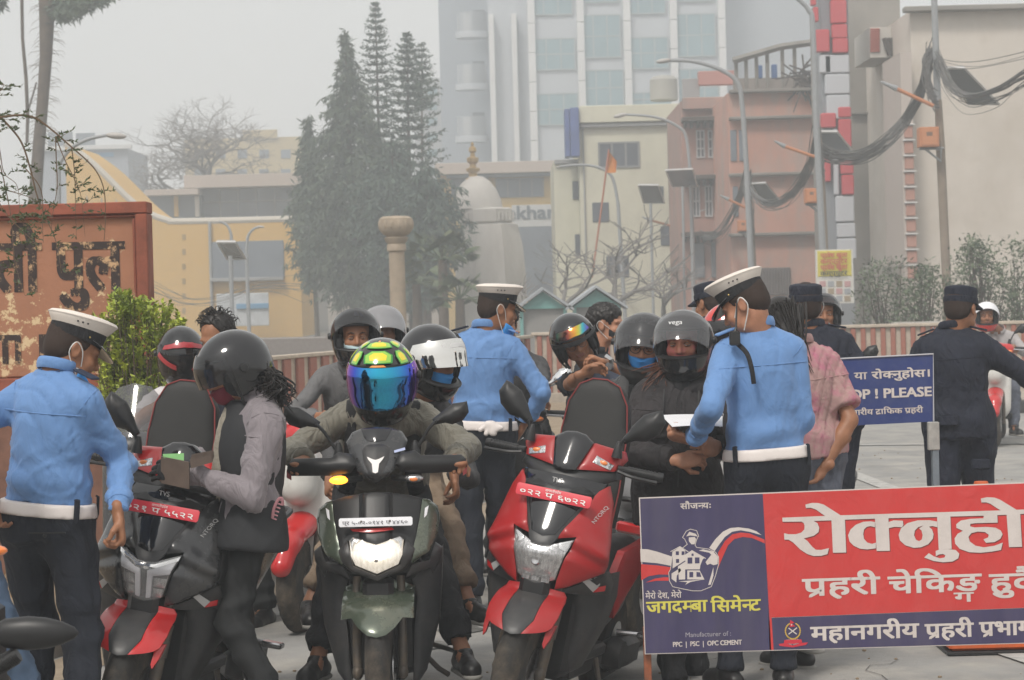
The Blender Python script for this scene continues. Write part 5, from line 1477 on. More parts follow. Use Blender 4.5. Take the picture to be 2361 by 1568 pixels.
# ------------------------------------------------------------------ bridge railings, picket by picket
PK=mat('rail_red_brown',(0.32,0.11,0.075),rough=.7,noise=.15,nscale=6,dirt=(.3,.2,.15),dscale=4,damt=.4)
PC=mat('rail_cream',(0.50,0.43,0.35),rough=.7,noise=.1,dirt=(.25,.2,.15),dscale=4,damt=.4)
def railing(label,a,b,h,pitch,post=6,lines=True):
 a,b=Vector((*a,0)),Vector((*b,0));d=b-a;L=d.length;d.normalize();an=math.atan2(d.y,d.x)
 rt=thing('bridge_railing',label,'railing',tuple(a),Rz(math.degrees(an)))
 m=MB();m.bbox((-.05,-.05,h-.05),(L,.05,h),.008);m.build('top_rail',PC,rt)
 m=MB();m.bbox((-.05,-.06,0.0),(L,.06,.16),.008);m.build('base_rail',PC,rt)
 m=MB();m.bbox((0,.012,.16),(L,.03,h-.05),.002);m.build('back_plate',PC,rt)
 m=MB();m.bbox((-pitch*.25,-.03,.161),(pitch*.25,.010,h-.051),.008)
 if lines:
  for k in range(1,8):m.box((-pitch*.25-.001,-.031,.16+(h-.2)*k/8),(pitch*.25+.001,-.029,.163+(h-.2)*k/8))
 p0=None;n_=int(L/pitch)
 for i in range(min(n_,290)):
  if p0 is None:p0=m.build('picket',PK,rt);o=p0
  else:o=p0.copy();COL.objects.link(o);o.parent=rt
  o.location=(pitch*(i+.5),0,0)
 return rt
railing('red and cream striped bridge railing behind the riders at the left',(-3.1,26.3),(.3,37),1.05,.40)
railing('long pale striped bridge railing across the far side of the road',(.35,36.2),(9.0,35.2),1.10,.150)
m=MB();p=W(600,780,38);q=W(800,805,38);m.bbox((p.x-3,38,0),(q.x+1.2,38.3,p.z),.02);tag(m.build('parapet_wall',mat('grey_plaster',(.24,.22,.21),rough=.9,noise=.1),None),'low grey plaster wall behind the left striped railing','wall')
# far kerb with painted blocks
fk=thing('painted_kerb','black and white painted kerb at the far right road edge','kerb',(0,0,0))
kk=[W(2290,950,30),W(2700,940,30)]
for i in range(9):
 x=6.3+i*.42;m=MB();m.bbox((x,30,-.02),(x+.415,30.25,.16),.015);m.build('kerb_block',BW if i%2 else mat('kerb_black',(.05,.05,.05),rough=.8,noise=.2),fk)
sheet('pavement',[(6.2,30.25),(14,30.25),(14,35.1),(6.2,35.1)],.10,mat('pavement_dust',(.33,.29,.24),rough=.9,noise=.15,nscale=3))

def D(v):
 '''distances beyond the bridge'''
 return v if not isinstance(v,(int,float))or v<38 else 38+(v-38)*1.6
Wn=W
def W(px,py,d):return Wn(px,py,D(d))

# ------------------------------------------------------------------ buildings: faces laid out from what is seen, at their distance, with real depth
def bx(px0,py0,px1,py1,d):
 a,b=(W(px0,py0,d),W(px1,py1,d))
 mx_,my_=((px0+px1)/2,(py0+py1)/2)
 l_,r_=(W(px0,my_,d).x,W(px1,my_,d).x)
 t_,b_=(W(mx_,py0,d).z,W(mx_,py1,d).z)
 return(l_,r_,b_,t_)

def building(name,label,cat,px0,py0,px1,d,depth,mt,py1=None,group=None,wall='wall'):
 l_,r_,b_,t_=bx(px0,py0,px1,py1 or 700,d)
 o=thing(name,label,cat,((l_+r_)/2,D(d),0),group=group)
 m=MB()
 m.box((l_,D(d),-0.2 if py1 is None else b_),(r_,D(d)+depth,t_))
 m.build(wall,mt,o,smooth=None,world=True)
 return o

def slab(o,name,rect,d,mt,out=0.15,inn=0.02,world=True,bev=0.02):
 l_,r_,b_,t_=bx(*rect,d)
 m=MB()
 m.bbox((l_,D(d)-out,b_),(r_,D(d)+inn,t_),min(bev,(r_-l_)*0.2,(t_-b_)*0.2))
 return m.build(name,mt,o,world=True)
GLB=mat('blue_green_glass',(0.17,0.27,0.30),rough=0.25,coat=0.2,noise=0.08,nscale=0.4)
GLD=mat('dark_window',(0.08,0.09,0.11),rough=0.25,noise=0.15,nscale=1)
GLG=mat('grey_glass',(0.17,0.19,0.22),rough=0.25,noise=0.1,nscale=0.6)

def window(o,rect,d,frame,glass,nx=2,ny=1,fr=0.06,dep=0.1):
 """frame with panes set back inside it, each pane its own"""
 l_,r_,b_,t_=bx(*rect,d)
 w=thing_part(o,'window')
 m=MB()
 f_=fr
 m.box((l_,D(d)-0.06,b_),(r_,D(d)+0.0,b_+f_))
 m.box((l_,D(d)-0.06,t_-f_),(r_,D(d),t_))
 xs=[l_+(r_-l_)*i/nx for i in range(nx+1)]
 zs=[b_+(t_-b_)*i/ny for i in range(ny+1)]
 for i,x in enumerate(xs):
  m.box((max(l_,x-f_/2 if 0<i<nx else x-(f_ if i else 0)),D(d)-0.058,b_+f_),(min(r_,x+f_/2 if 0<i<nx else x+(0 if i else f_)),D(d),t_-f_))
 for z in zs[1:-1]:
  m.box((l_+f_,D(d)-0.056,z-f_/2),(r_-f_,D(d),z+f_/2))
 fo=m.build('window_frame',frame,o,smooth=None,world=True)
 for i in range(nx):
  for j in range(ny):
   m=MB()
   m.box((xs[i]+f_*0.55,D(d)-0.03,zs[j]+f_*0.55),(xs[i+1]-f_*0.55,D(d)-0.02,zs[j+1]-f_*0.55))
   m.build('pane',glass,fo,smooth=None,world=True)
 return fo

def thing_part(o,n):
 return o
TD=135
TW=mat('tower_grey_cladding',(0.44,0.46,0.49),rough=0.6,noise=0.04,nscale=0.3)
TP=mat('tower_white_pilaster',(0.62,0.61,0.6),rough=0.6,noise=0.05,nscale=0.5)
TS=mat('tower_shaded_side_grey',(0.3,0.33,0.37),rough=0.7,noise=0.05,nscale=0.4)  # cladding grey darkened to carry the shade on the tower's left face
tw=building('glass_tower','tall grey tower with white pilasters and blue green glass bays','building',1232,-260,1668,TD,16,TW)
FR=mat('pale_window_frame',(0.3,0.34,0.34),rough=0.5)
bays=[(1232,1333),(1345,1441),(1452,1548),(1560,1660)]
for k,(x0,x1)in enumerate(bays):
 for f_ in range(-2,5):
  if k%2==0:
   y0=88+f_*127
   h=74
  else:
   y0=35+f_*127
   h=100
  y0-=(x0-1232)*0.012
  if y0>300 or(k>0 and y0>240):
   continue
  yy=min(y0+h,372 if k==0 else 245)
  sh=(y0-200)*0.055
  window(tw,(x0+sh,y0,x1+sh,yy),TD-0.1,FR,GLB,3,2,0.1)
for x in(1226,1339,1446,1553,1664):
 m=MB()
 a,b=(W(x-9,-260,TD-0.5),W(x+13,380,TD-0.5))
 for yy in range(-6,10):
  y0=-250+yy*42
 xc=W(x,100,TD).x
 for j in range(30):
  z0=j*2.4
  m=MB()
  m.bbox((xc-0.3,D(TD)-0.7,z0),(xc+0.3,D(TD),z0+2.36),0.03)
  if z0>36:
   break
  m.build('pilaster_block',TP,tw,world=True)
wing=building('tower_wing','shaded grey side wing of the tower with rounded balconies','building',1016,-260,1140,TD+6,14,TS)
for f_ in range(-1,4):
 y0=85+f_*118
 l_,r_,b_,t_=bx(1052,y0,1128,y0+14,TD+6)
 m=MB()
 m.lathe([(0.0001,0),(1.0,0),(1.0,t_-b_),(0.0001,t_-b_)],24,T((l_+r_)/2,D(TD)+6,b_),(r_-l_)/2,1.2)
 m.build('balcony_slab',TW,wing,world=True)
 l_,r_,b_,t_=bx(1056,y0-44,1124,y0,TD+6)
 m=MB()
 m.lathe([(1.0,0),(1.0,t_-b_)],24,T((l_+r_)/2,D(TD)+6,b_),(r_-l_)/2,1.15,180,360)
 m.build('balcony_rail',mat('balcony_glass',(0.35,0.37,0.39),rough=0.3,alpha=0.6),wing,world=True)
 slab(wing,'balcony_door',(1090,y0-62,1118,y0-4),TD+6,GLD,0.04)
 slab(wing,'partition',(1068,y0-50,1086,y0-4),TD+6,TP,0.05)
for x0,x1 in((1138,1180),(1196,1228)):
 for f_ in range(-2,4):
  y0=60+f_*120+(x0-1140)*0.5
  slab(tw,'grey_window',(x0,y0,x1,y0+92),TD+1.5,GLG,0.3)
m=MB()
l_,r_,b_,t_=bx(1130,-260,1240,700,TD+2)
m.box((l_,D(TD)+2,0),(r_+0.5,D(TD)+12,t_))
m.build('curved_corner',TW,tw,smooth=None,world=True)
for x in(1134,1186):
 xc=W(x,100,TD+1).x
 m=MB()
 m.bbox((xc-0.22,D(TD)+0.6,0),(xc+0.22,D(TD)+2.2,25),0.03)
 m.build('pilaster',TP,tw,world=True)
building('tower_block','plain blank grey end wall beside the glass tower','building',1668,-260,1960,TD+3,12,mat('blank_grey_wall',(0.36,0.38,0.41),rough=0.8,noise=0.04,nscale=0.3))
WH=mat('cream_plaster',(0.6,0.58,0.46),rough=0.85,noise=0.05,nscale=0.8,dirt=(0.35,0.33,0.27),dscale=0.5,damt=0.35)
wd=76
wh=building('white_house','cream plastered house with a dark square window and blue banner','building',1338,245,1592,wd,9,WH)
slab(wh,'parapet',(1334,243,1572,282),wd,WH,0.35)
slab(wh,'cornice',(1338,284,1568,292),wd,mat('grey_cornice',(0.3,0.3,0.3)),0.25)
window(wh,(1379,327,1475,387),wd,mat('grey_frame',(0.22,0.22,0.22)),GLD,3,1,0.08)
for r_ in((1366,467,1404,512),(1398,590,1450,640),(1490,430,1530,466),(1523,521,1570,566)):
 slab(wh,'window',r_,wd,GLD,0.05)
slab(wh,'drain_pipe',(1346,292,1349,600),wd,mat('grey_cornice',(0.3,0.3,0.3)),0.1)
wl_=building('white_annex','lower cream wing left of the cream house','building',1280,372,1341,wd+1,8,WH)
slab(wl_,'window',(1320,418,1341,460),wd+1,GLD,0.06)
slab(wl_,'window',(1326,540,1346,590),wd+1,GLD,0.06)
slab(wl_,'parapet',(1278,368,1340,378),wd+1,mat('grey_cornice',(0.3,0.3,0.3)),0.2)
m=MB()
l_,r_,b_,t_=bx(1303,250,1336,360,wd-0.5)
m.bbox((l_,D(wd)-0.6,b_),(l_+0.2,D(wd)+1,t_),0.02)
m.bbox((l_+0.22,D(wd)-0.6,b_),(r_,D(wd)+0.6,t_+0.05),0.02)
tag(m.build('banner_box',mat('blue_banner',(0.08,0.12,0.3),rough=0.6,noise=0.15,nscale=1),None),'upright blue advertising box on the annex roof','sign')
tk=MB()
p=W(1527,238,wd+2)
tk.lathe([(0.55,0),(0.6,0.05),(0.6,0.9),(0.45,1.05),(0.15,1.1),(0.0001,1.12)],20,T(p.x,D(wd)+2,p.z))
o=tk.build('water_tank',mat('tank_grey',(0.35,0.34,0.31),noise=0.1),None)
tag(o,'pale round water tank on the roof of the cream house','tank')
BRK=mat('old_brick',(0.44,0.25,0.20),rough=0.9,col2=(0.32,0.19,0.155),nscale=1.6,dirt=(0.24,0.22,0.20),dscale=0.7,damt=0.9,stretch=(1,1,0.5))
BRP=mat('pink_red_plaster',(0.54,0.29,0.22),rough=0.9,col2=(0.46,0.24,0.18),nscale=1.4,dirt=(0.34,0.31,0.28),dscale=0.8,damt=0.95,stretch=(1,1,0.5))
WOOD=mat('dark_old_wood',(0.07,0.055,0.045),rough=0.8,noise=0.2)
WFR=mat('white_window_paint',(0.5,0.5,0.5),rough=0.6)
bd=70
bh=building('brick_house','old brick house with timber eaves and paired white windows','building',1575,232,1705,bd,8,BRK)
slab(bh,'roof_parapet',(1572,225,1712,252),bd,BRK,0.3)
for y_,nm in((272,'eaves'),(405,'eaves'),(535,'balcony')):
 slab(bh,nm,(1570,y_,1706,y_+10),bd,WOOD,0.9)
 for i in range(9):
  slab(bh,'bracket',(1576+i*15,y_+8,1580+i*15,y_+24),bd,WOOD,0.6)
for x_ in(1605,1632):
 window(bh,(x_,300,x_+20,364),bd,WFR,GLD,2,3,0.05)
for x_ in(1596,1625,1654):
 window(bh,(x_,428,x_+18,500),bd,WFR,GLD,2,2,0.05)
for x_ in(1600,1640,1672):
 slab(bh,'shutter',(x_,560,x_+24,640),bd,GLG,0.08)
slab(bh,'lean_to_roof',(1608,166,1690,198),bd+1,mat('pale_red_sheet',(0.42,0.2,0.17),noise=0.08),0.5)
slab(bh,'stair_house',(1572,182,1612,228),bd+1,mat('grey_cornice',(0.3,0.3,0.3)),0.2)
rd=66
rh=building('red_house','tall red plastered house with an unfinished concrete frame on its roof','building',1683,212,1905,rd,10,BRP)
CON2=mat('raw_concrete',(0.22,0.2,0.18),rough=0.9,noise=0.2,nscale=1)
for y_ in(206,268,398,536):
 slab(rh,'ledge',(1680,y_,1908,y_+7),rd,CON2,0.35)
for r_ in((1684,300,1698,372),(1704,300,1716,372),(1690,430,1702,500)):
 slab(rh,'window',r_,rd,GLG,0.06)
slab(rh,'shop_shutter',(1742,617,1822,680),rd,mat('brown_shutter',(0.13,0.1,0.09),noise=0.1,stretch=(12,1,1),nscale=2),0.1)
for i in range(12):
 slab(rh,'shutter_slat',(1744+i*6.6,618,1748+i*6.6,680),rd-0.1,mat('brown_shutter',(0.13,0.1,0.09)),0.04)
m=MB()
a,b=(W(1690,140,rd),W(1895,95,rd))
m.tube([a,W(1800,108,rd),b],0.12,4)
m.build('roof_beam',CON2,rh,world=True)
for i,x_ in enumerate((1693,1716,1740,1765,1800,1828,1870)):
 slab(rh,'roof_column',(x_,135-i*5,x_+8,208),rd+0.2,CON2,0.15)
slab(rh,'roof_wall',(1690,180,1895,208),rd+1.5,CON2,0.3)
slab(rh,'blue_drum',(1745,152,1756,182),rd+0.8,mat('drum_blue',(0.05,0.12,0.3)),0.3)
slab(rh,'blue_drum',(1778,150,1790,182),rd+0.8,mat('drum_blue',(0.05,0.12,0.3)),0.3)
m=MB()
for k in range(60):
 a=random.uniform(0,6.3)
 p=Vector(W(1855+random.gauss(0,14),182+random.gauss(0,16),rd-0.1))
 m.tube([p,p+Vector((random.gauss(0,0.5),random.gauss(0,0.2),random.gauss(0,0.45)))],0.03,4)
tag(m.build('brushwood',WOOD,None),'tangle of dry brushwood on the roof edge of the red house','brushwood',kind='stuff')
cd_=56
pc=thing('panel_column','tall column clad in red and silver square panels','column',(W(1925,300,cd_).x,D(cd_),0))
l_,r_,b_,t_=bx(1892,-60,1966,600,cd_)
m=MB()
m.box((W(1898,300,cd_).x,D(cd_),0),(W(1962,300,cd_).x,D(cd_)+1.2,t_))
m.build('core',mat('dull_steel',(0.24,0.25,0.27),rough=0.5),pc,smooth=None,world=True)
RP=mat('panel_red',(0.5,0.07,0.08),rough=0.4,coat=0.2,noise=0.08)
SP=mat('panel_silver',(0.5,0.51,0.54),rough=0.35,noise=0.06)
for x0,x1,y0,y1,r_ in((1920,1957,-60,0,1),(1920,1957,2,56,1),(1921,1957,58,90,1),(1922,1958,90,124,1),(1876,1888,-60,15,1),(1880,1892,18,52,1),(1880,1916,70,122,1),(1903,1960,128,170,0),(1903,1960,172,218,0),(1905,1960,220,276,0),(1930,1960,248,272,1),(1930,1960,276,340,1),(1890,1925,262,296,1),(1896,1910,350,420,1),(1932,1962,372,402,1),(1934,1962,404,450,1),(1919,1962,452,512,0),(1920,1963,515,548,0),(1920,1964,550,598,0),(1892,1918,128,170,0),(1918,1930,298,450,0)):
 sh=(y0-250)*0.03
 slab(pc,'panel',(x0+sh,y0,x1+sh,y1),cd_,RP if r_ else SP,0.25 if r_ else 0.2,bev=0.03)
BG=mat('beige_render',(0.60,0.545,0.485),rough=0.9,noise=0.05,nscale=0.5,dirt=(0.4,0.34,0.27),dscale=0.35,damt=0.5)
BGS=mat('shaded_stained_render',(0.27,0.25,0.225),rough=0.9,noise=0.14,nscale=0.35,dirt=(0.15,0.14,0.13),dscale=0.4,damt=0.5)  # shade of the block's side face put into a darker beige, plus stains
ed=54
bb=building('beige_block','huge blank beige rendered block filling the right side','building',2106,14,2900,ed,12,BG)
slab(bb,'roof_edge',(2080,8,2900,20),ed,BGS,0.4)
sb=building('grey_block','stained side wall behind the panel column, its shade painted in as grey','building',1962,-60,2082,ed+5,9,BGS)
slab(sb,'ledge',(1962,258,2066,264),ed+5,CON2,0.2)
slab(sb,'grey_render_patch',(2014,130,2068,600),ed+5,mat('dark_grey_render',(0.17,0.17,0.17),rough=0.9,noise=0.1),0.06)
st=building('stair_tower','narrow pink and white strip of stair windows on the beige block edge','building',2082,120,2108,ed-0.5,3,mat('pale_frame_plaster',(0.48,0.42,0.38),rough=0.85,noise=0.05))
for i in range(10):
 y_=290+i*36
 sh=i*1.6
 slab(st,'pink_panel',(2084+sh*0.6,y_,2104+sh*0.8,y_+28),ed-0.5,mat('faded_pink_panel',(0.42,0.22,0.17),rough=0.7,noise=0.1),0.06)
 slab(st,'sill',(2080+sh*0.6,y_-4,2108+sh*0.8,y_-1),ed-0.5,TP,0.12)
bl_=building('roof_balcony','white balcony box with a red slatted end jutting from the grey wall','balcony',2006,62,2084,ed+2,3,mat('white_plaster_dull',(0.5,0.47,0.43),rough=0.85,noise=0.06),py1=132)
for i in range(12):
 slab(bl_,'slat',(2006,66+i*4.6,2028,69.6+i*4.6),ed+2,mat('red_slats',(0.36,0.1,0.07)),0.06,bev=0.01)
for i in range(5):
 m=MB()
 m.tube([W(2038+i*8,88,ed+1.9),W(2052+i*8,128,ed+1.9)],0.07,6)
 m.build('strut',WOOD,bl_,world=True)
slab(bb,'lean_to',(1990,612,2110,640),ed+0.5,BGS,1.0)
ps=building('poster_board','tall yellow and white advertising poster beside the green and grey pole','poster',1882,575,1968,47,0.12,mat('poster_white',(0.62,0.6,0.56),rough=0.6,noise=0.05),py1=700,wall='board')
slab(ps,'yellow_print',(1884,577,1964,638),47,mat('poster_yellow',(0.6,0.52,0.09),rough=0.6,noise=0.05),0.012)
for i in range(4):
 lettering('कम्प्युटर' if i%2 else 'प्रवेश खुला',0.14,T(W(1892,594+i*14,46.96))@Ry(-0.5),RP if i<3 else INKD,ps,width=0.6,bold=0.03,world=True)
for i in range(4):
 for j in range(3):
  slab(ps,'photo_print',(1890+i*19,648+j*17,1904+i*19,661+j*17),47,[mat('print_pink',(0.5,0.3,0.3)),mat('print_grey',(0.35,0.36,0.38)),mat('print_brown',(0.35,0.28,0.2))][(i+j)%3],0.012,bev=0.002)
m=MB()
l_,r_,b_,t_=bx(2085,755,2160,800,40)
wb=building('white_wall','low whitewashed block wall behind the far railing','wall',2060,742,2180,42,0.3,mat('whitewash',(0.5,0.47,0.43),noise=0.06))
STU=mat('weathered_white_stucco',(0.52,0.49,0.46),rough=0.9,noise=0.05,nscale=1,dirt=(0.3,0.27,0.24),dscale=0.8,damt=0.5,stretch=(1,1,0.3))
GOLD=mat('old_gold',(0.42,0.26,0.07),rough=0.4,metal=0.5,noise=0.2,nscale=3)
sd=82
s_=5400/D(sd)
cx=W(1118,500,sd).x
z_=lambda y:W(1118,y,sd).z
tp=thing('temple','white domed temple with a gilded ringed spire','temple',(cx,D(sd),0))
m=MB()
m.lathe([(88/s_,0),(88/s_,z_(640)),(82/s_,z_(570)),(70/s_,z_(520)),(58/s_,z_(516))],8,T(cx+0.2,D(sd),0)@Rz(22.5))
m.build('lower_body',STU,tp,world=True,smooth=20)
m=MB()
m.lathe([(60/s_,z_(518)),(68/s_,z_(512)),(68/s_,z_(484)),(60/s_,z_(480))],8,T(cx,D(sd),0)@Rz(22.5))
m.build('cornice',STU,tp,world=True,smooth=20)
for i in range(17):
 m=MB()
 m.bbox((cx-66/s_+i*8.1/s_,D(sd)-1.15,z_(510)),(cx-62/s_+i*8.1/s_,D(sd)-1.0,z_(492)),0.01)
 m.build('cornice_tooth',STU,tp,world=True)
m=MB()
m.lathe([(60/s_,z_(482)),(56/s_,z_(462)),(47/s_,z_(440)),(33/s_,z_(420)),(16/s_,z_(407)),(0.01,z_(405))],28,T(cx-0.35,D(sd),0))
m.build('dome',STU,tp,world=True)
m=MB()
pr=[(16,425),(18,412),(10,408),(9,398),(15,394),(16,388),(8,385),(7,378),(13,372),(14,364),(6,360),(5,352),(9,348),(8,340),(3,336),(4,331),(0.1,326)]
m.lathe([(r_/s_,z_(y_))for r_,y_ in pr],20,T(W(1090,370,sd).x,D(sd),0))
m.build('spire',GOLD,tp,world=True)
kb_=building('sign_building','low building with yellow columns and a pale rooftop sign ending in khar','building',1012,385,1290,96,10,mat('yellow_plaster_dull',(0.52,0.36,0.13),noise=0.06,nscale=0.5))
slab(kb_,'roof',(1004,376,1278,402),96,mat('pale_roof',(0.45,0.38,0.33),noise=0.06),1.2)
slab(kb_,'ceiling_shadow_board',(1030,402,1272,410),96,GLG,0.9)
for r_ in((1143,410,1254,455),(1040,410,1126,450)):
 window(kb_,r_,96,mat('grey_frame',(0.22,0.22,0.22)),GLG,4,1,0.06)
sgb=building('shop_sign','pale rooftop shop sign with grey letters','sign',1180,472,1284,90,0.5,mat('pale_sign',(0.5,0.5,0.49),noise=0.05),py1=522,wall='board')
lettering('टkhar'[1:]if False else 'Shekhar',44/(5400/D(90)),T(W(1118,508,89.97))@Ry(-0.4),mat('grey_letter',(0.13,0.15,0.17)),sgb,width=162/(5400/D(90)),bold=0.035,world=True)
slab(kb_,'dark_shop_front',(1192,522,1288,690),92,GLG,0.2)
YL=mat('ochre_yellow_plaster',(0.64,0.4,0.12),rough=0.85,noise=0.06,nscale=0.4,dirt=(0.45,0.33,0.16),dscale=0.4,damt=0.4)
CR=mat('cream_coping',(0.55,0.5,0.43),noise=0.06)
yd=84
yb=thing('yellow_hall','large ochre hall with a curved cream parapet and grey glass gallery','building',(W(430,700,yd).x,D(yd),0))
cv=[(150,330),(200,366),(232,395),(262,425),(292,455),(325,482),(352,497),(385,508),(420,511),(690,505)]

def yq(x,y,off):
 return tuple(W(x,y,yd-off))
m=MB()
top_=[yq(x,y,0)for x,y in spline([(x,y,0)for x,y in cv],4)and[(p.x,p.y)for p in spline([(x,y,0)for x,y in cv],4)]]
P2=[(p[0],p[2])for p in top_]+[(top_[-1][0],0),(top_[0][0],0)]
m.prism(P2,D(yd),D(yd)+9)
m.build('wall',YL,yb,world=True,smooth=None)
m=MB()
m.tube([Vector(p)+Vector((0,0.1,0))for p in top_],0.17,8)
m.build('coping',CR,yb,world=True)
slab(yb,'door_recess',(488,556,655,642),yd,GLG,0.1)
slab(yb,'canopy',(486,640,655,648),yd,mat('grey_cornice',(0.3,0.3,0.3)),0.5)
slab(yb,'board',(500,676,620,752),yd-1,mat('pale_hoarding',(0.5,0.52,0.54),noise=0.15,nscale=2),0.1)
slab(yb,'blue_hoarding',(545,700,620,712),yd-1.1,mat('hoarding_blue',(0.12,0.28,0.45)),0.06)
slab(yb,'pillar',(484,512,490,760),yd,mat('grey_cornice',(0.3,0.3,0.3)),0.2)
for i in range(6):
 slab(yb,'niche_mark',(420,540+i*34,428,553+i*34),yd,mat('ochre_shadow_paint',(0.36,0.24,0.09)),0.03,bev=0.005)
for i in range(5):
 slab(yb,'wall_post',(200+i*34,452+i*4,202+i*34,500),yd,mat('grey_cornice',(0.3,0.3,0.3)),0.05)
gb=building('gallery_building','grey glazed gallery under a flat cream roof behind the yellow hall','building',463,430,720,98,10,GLG)
slab(gb,'roof',(434,405,722,434),98,mat('pale_roof',(0.45,0.38,0.33)),1.8)
for i in range(7):
 slab(gb,'mullion',(464+i*42,434,467+i*42,500),98,mat('grey_cornice',(0.3,0.3,0.3)),0.1)
slab(gb,'mid_rail',(464,462,720,465),98,mat('grey_cornice',(0.3,0.3,0.3)),0.12)
gs=building('gallery_wing','small glazed wing with pale roof left of the gallery','building',345,450,464,97,8,GLG)
slab(gs,'roof',(340,438,462,452),97,mat('pale_roof',(0.45,0.38,0.33)),1.0)
slab(gs,'pillar',(402,452,412,500),97,YL,0.2)
slab(gs,'pillar',(450,452,460,500),97,CR,0.2)
b1=building('far_yellow_building','far pale yellow building rising behind the bare tree','building',430,318,700,150,12,mat('pale_yellow_far',(0.5,0.38,0.18),noise=0.05,nscale=0.2))
for i in range(5):
 for j in range(2):
  slab(b1,'window',(448+i*50,345+j*45,470+i*50,365+j*45),150,GLG,0.1)
slab(b1,'roof_box',(560,300,640,320),150,mat('pale_yellow_far',(0.5,0.38,0.18)),0.3)
b2=building('far_blue_roof_building','far low grey blue building with rooftop panels behind the thin lamp','building',95,345,300,130,10,mat('grey_blue_wall',(0.28,0.3,0.34),noise=0.05,nscale=0.2))
slab(b2,'roof',(90,336,305,346),130,TP,0.5)
slab(b2,'solar_panel',(112,305,168,340),130,GLG,0.2)
slab(b2,'solar_panel',(176,307,220,340),130,GLG,0.2)
slab(b2,'blue_strip',(190,352,262,362),130,mat('hoarding_blue',(0.12,0.28,0.45)),0.1)
b3=building('far_grey_block','far grey block between the conifers and the tower','building',960,180,1020,160,10,mat('far_block_grey',(0.33,0.33,0.34),noise=0.05))
for i in range(5):
 slab(b3,'window',(985,200+i*36,1008,218+i*36),160,GLB,0.1)
b4=building('distant_street_row','low hazy row of shop fronts along the far street','building',1200,640,1900,105,8,mat('dull_shop_wall',(0.34,0.3,0.27),noise=0.2,nscale=0.3))
for i in range(16):
 slab(b4,'shop_front',(1215+i*42,655+i%3*6,1245+i*42,700),105,[GLG,mat('shop_red',(0.35,0.12,0.1)),mat('shop_cream',(0.5,0.45,0.38)),mat('shop_blue',(0.15,0.25,0.38))][i%4],0.15)
b5=building('long_low_block','long hazy block behind the trees and the stone pillar','building',-300,640,1190,118,8,mat('dull_long_wall',(0.36,0.31,0.26),noise=0.12,nscale=0.25))
TEAL=mat('teal_sheet',(0.16,0.36,0.34),rough=0.6,noise=0.1)
RFG=mat('grey_roof_sheet',(0.34,0.36,0.38),rough=0.6,noise=0.1)
for i,(x0,x1,yp,yb_)in enumerate(((1192,1312,668,712),(1314,1436,664,708))):
 d=46
 o=thing('market_stall',('left' if i==0 else 'right')+'hand teal gabled stall with grey sheet roof','stall',(W((x0+x1)/2,700,d).x,D(d),0),group='teal gabled stalls')
 l_,r_,b_,t_=bx(x0,yp,x1,yb_,d)
 c_=(l_+r_)/2
 m=MB()
 m.prism([(l_+0.05,b_),(r_-0.05,b_),(c_,t_-0.04)],D(d),D(d)+2)
 m.build('gable',TEAL,o,world=True,smooth=None)
 for s in(-1,1):
  m=MB()
  e=l_-0.1 if s<0 else r_+0.1
  m.add([(e,D(d)-0.2,b_-0.06),(c_,D(d)-0.2,t_),(c_,D(d)+2.2,t_),(e,D(d)+2.2,b_-0.06),(e,D(d)-0.2,b_),(c_,D(d)-0.2,t_+0.06),(c_,D(d)+2.2,t_+0.06),(e,D(d)+2.2,b_)],[(0,1,5,4),(4,5,6,7),(0,3,2,1),(3,7,6,2),(0,4,7,3)])
  m.build('roof_slope',RFG,o,world=True,smooth=None)
 m=MB()
 m.box((l_+0.1,D(d)+0.1,0),(r_-0.1,D(d)+1.9,b_))
 m.build('stall_body',mat('stall_grey',(0.28,0.27,0.26),noise=0.15,nscale=2),o,world=True,smooth=None)
 for s in(l_+0.05,r_-0.13):
  m=MB()
  m.bbox((s,D(d)-0.05,0),(s+0.08,D(d)+0.03,b_),0.01)
  m.build('post',TEAL,o,world=True)
  # ------------------------------------------------------------------ stone pillar
pd=42
s_=5400/D(pd)
cx=W(915,600,pd).x
z_=lambda y:W(918,y,pd).z
STN=mat('pillar_stone',(0.36,0.29,0.215),rough=0.85,noise=0.14,nscale=4,bump=0.5,bscale=18)
pl=thing('stone_pillar','carved pale stone pillar with a rounded capital before the conifers','pillar',(cx,D(pd),0))
m=MB()
m.lathe([(19/s_,0),(18/s_,z_(580))],24,T(cx,D(pd),0))
m.build('shaft',STN,pl,world=True)
m=MB()
m.lathe([(r_/s_,z_(y_))for r_,y_ in((19,580),(22,578),(22,566),(20,562),(25,556),(28,548),(22,545),(30,540),(37,532),(40,518),(38,504),(30,499),(0.1,497))],28,T(cx,D(pd),0))
m.build('capital',STN,pl,world=True)
m=MB()
for k in range(14):
 a=2*math.pi*k/14
 m.ell((cx+36/s_*math.cos(a),D(pd)+36/s_*math.sin(a),z_(518)),(5.5/s_,5.5/s_,13/s_),8)
tag(m.build('carved_petals',STN,pl,world=True),kind='stuff')
# ------------------------------------------------------------------ poles, lamps, panels and cables
GALV=mat('galvanised_pole',(0.3,0.31,0.32),rough=0.5,noise=0.1)
CPOLE=mat('concrete_pole',(0.25,0.2,0.155),rough=0.85,noise=0.15,nscale=3)
TEALP=mat('teal_pole_paint',(0.03,0.14,0.115),rough=0.6,noise=0.1)
PVM=mat('solar_panel_back',(0.4,0.4,0.4),rough=0.4,noise=0.1,nscale=1)
PVF=mat('solar_panel_face',(0.13,0.15,0.18),rough=0.2,coat=0.3)
BOXO=mat('orange_box',(0.5,0.2,0.09),rough=0.6,noise=0.08)
CAB=mat('cable_black',(0.14,0.135,0.13),rough=0.7)

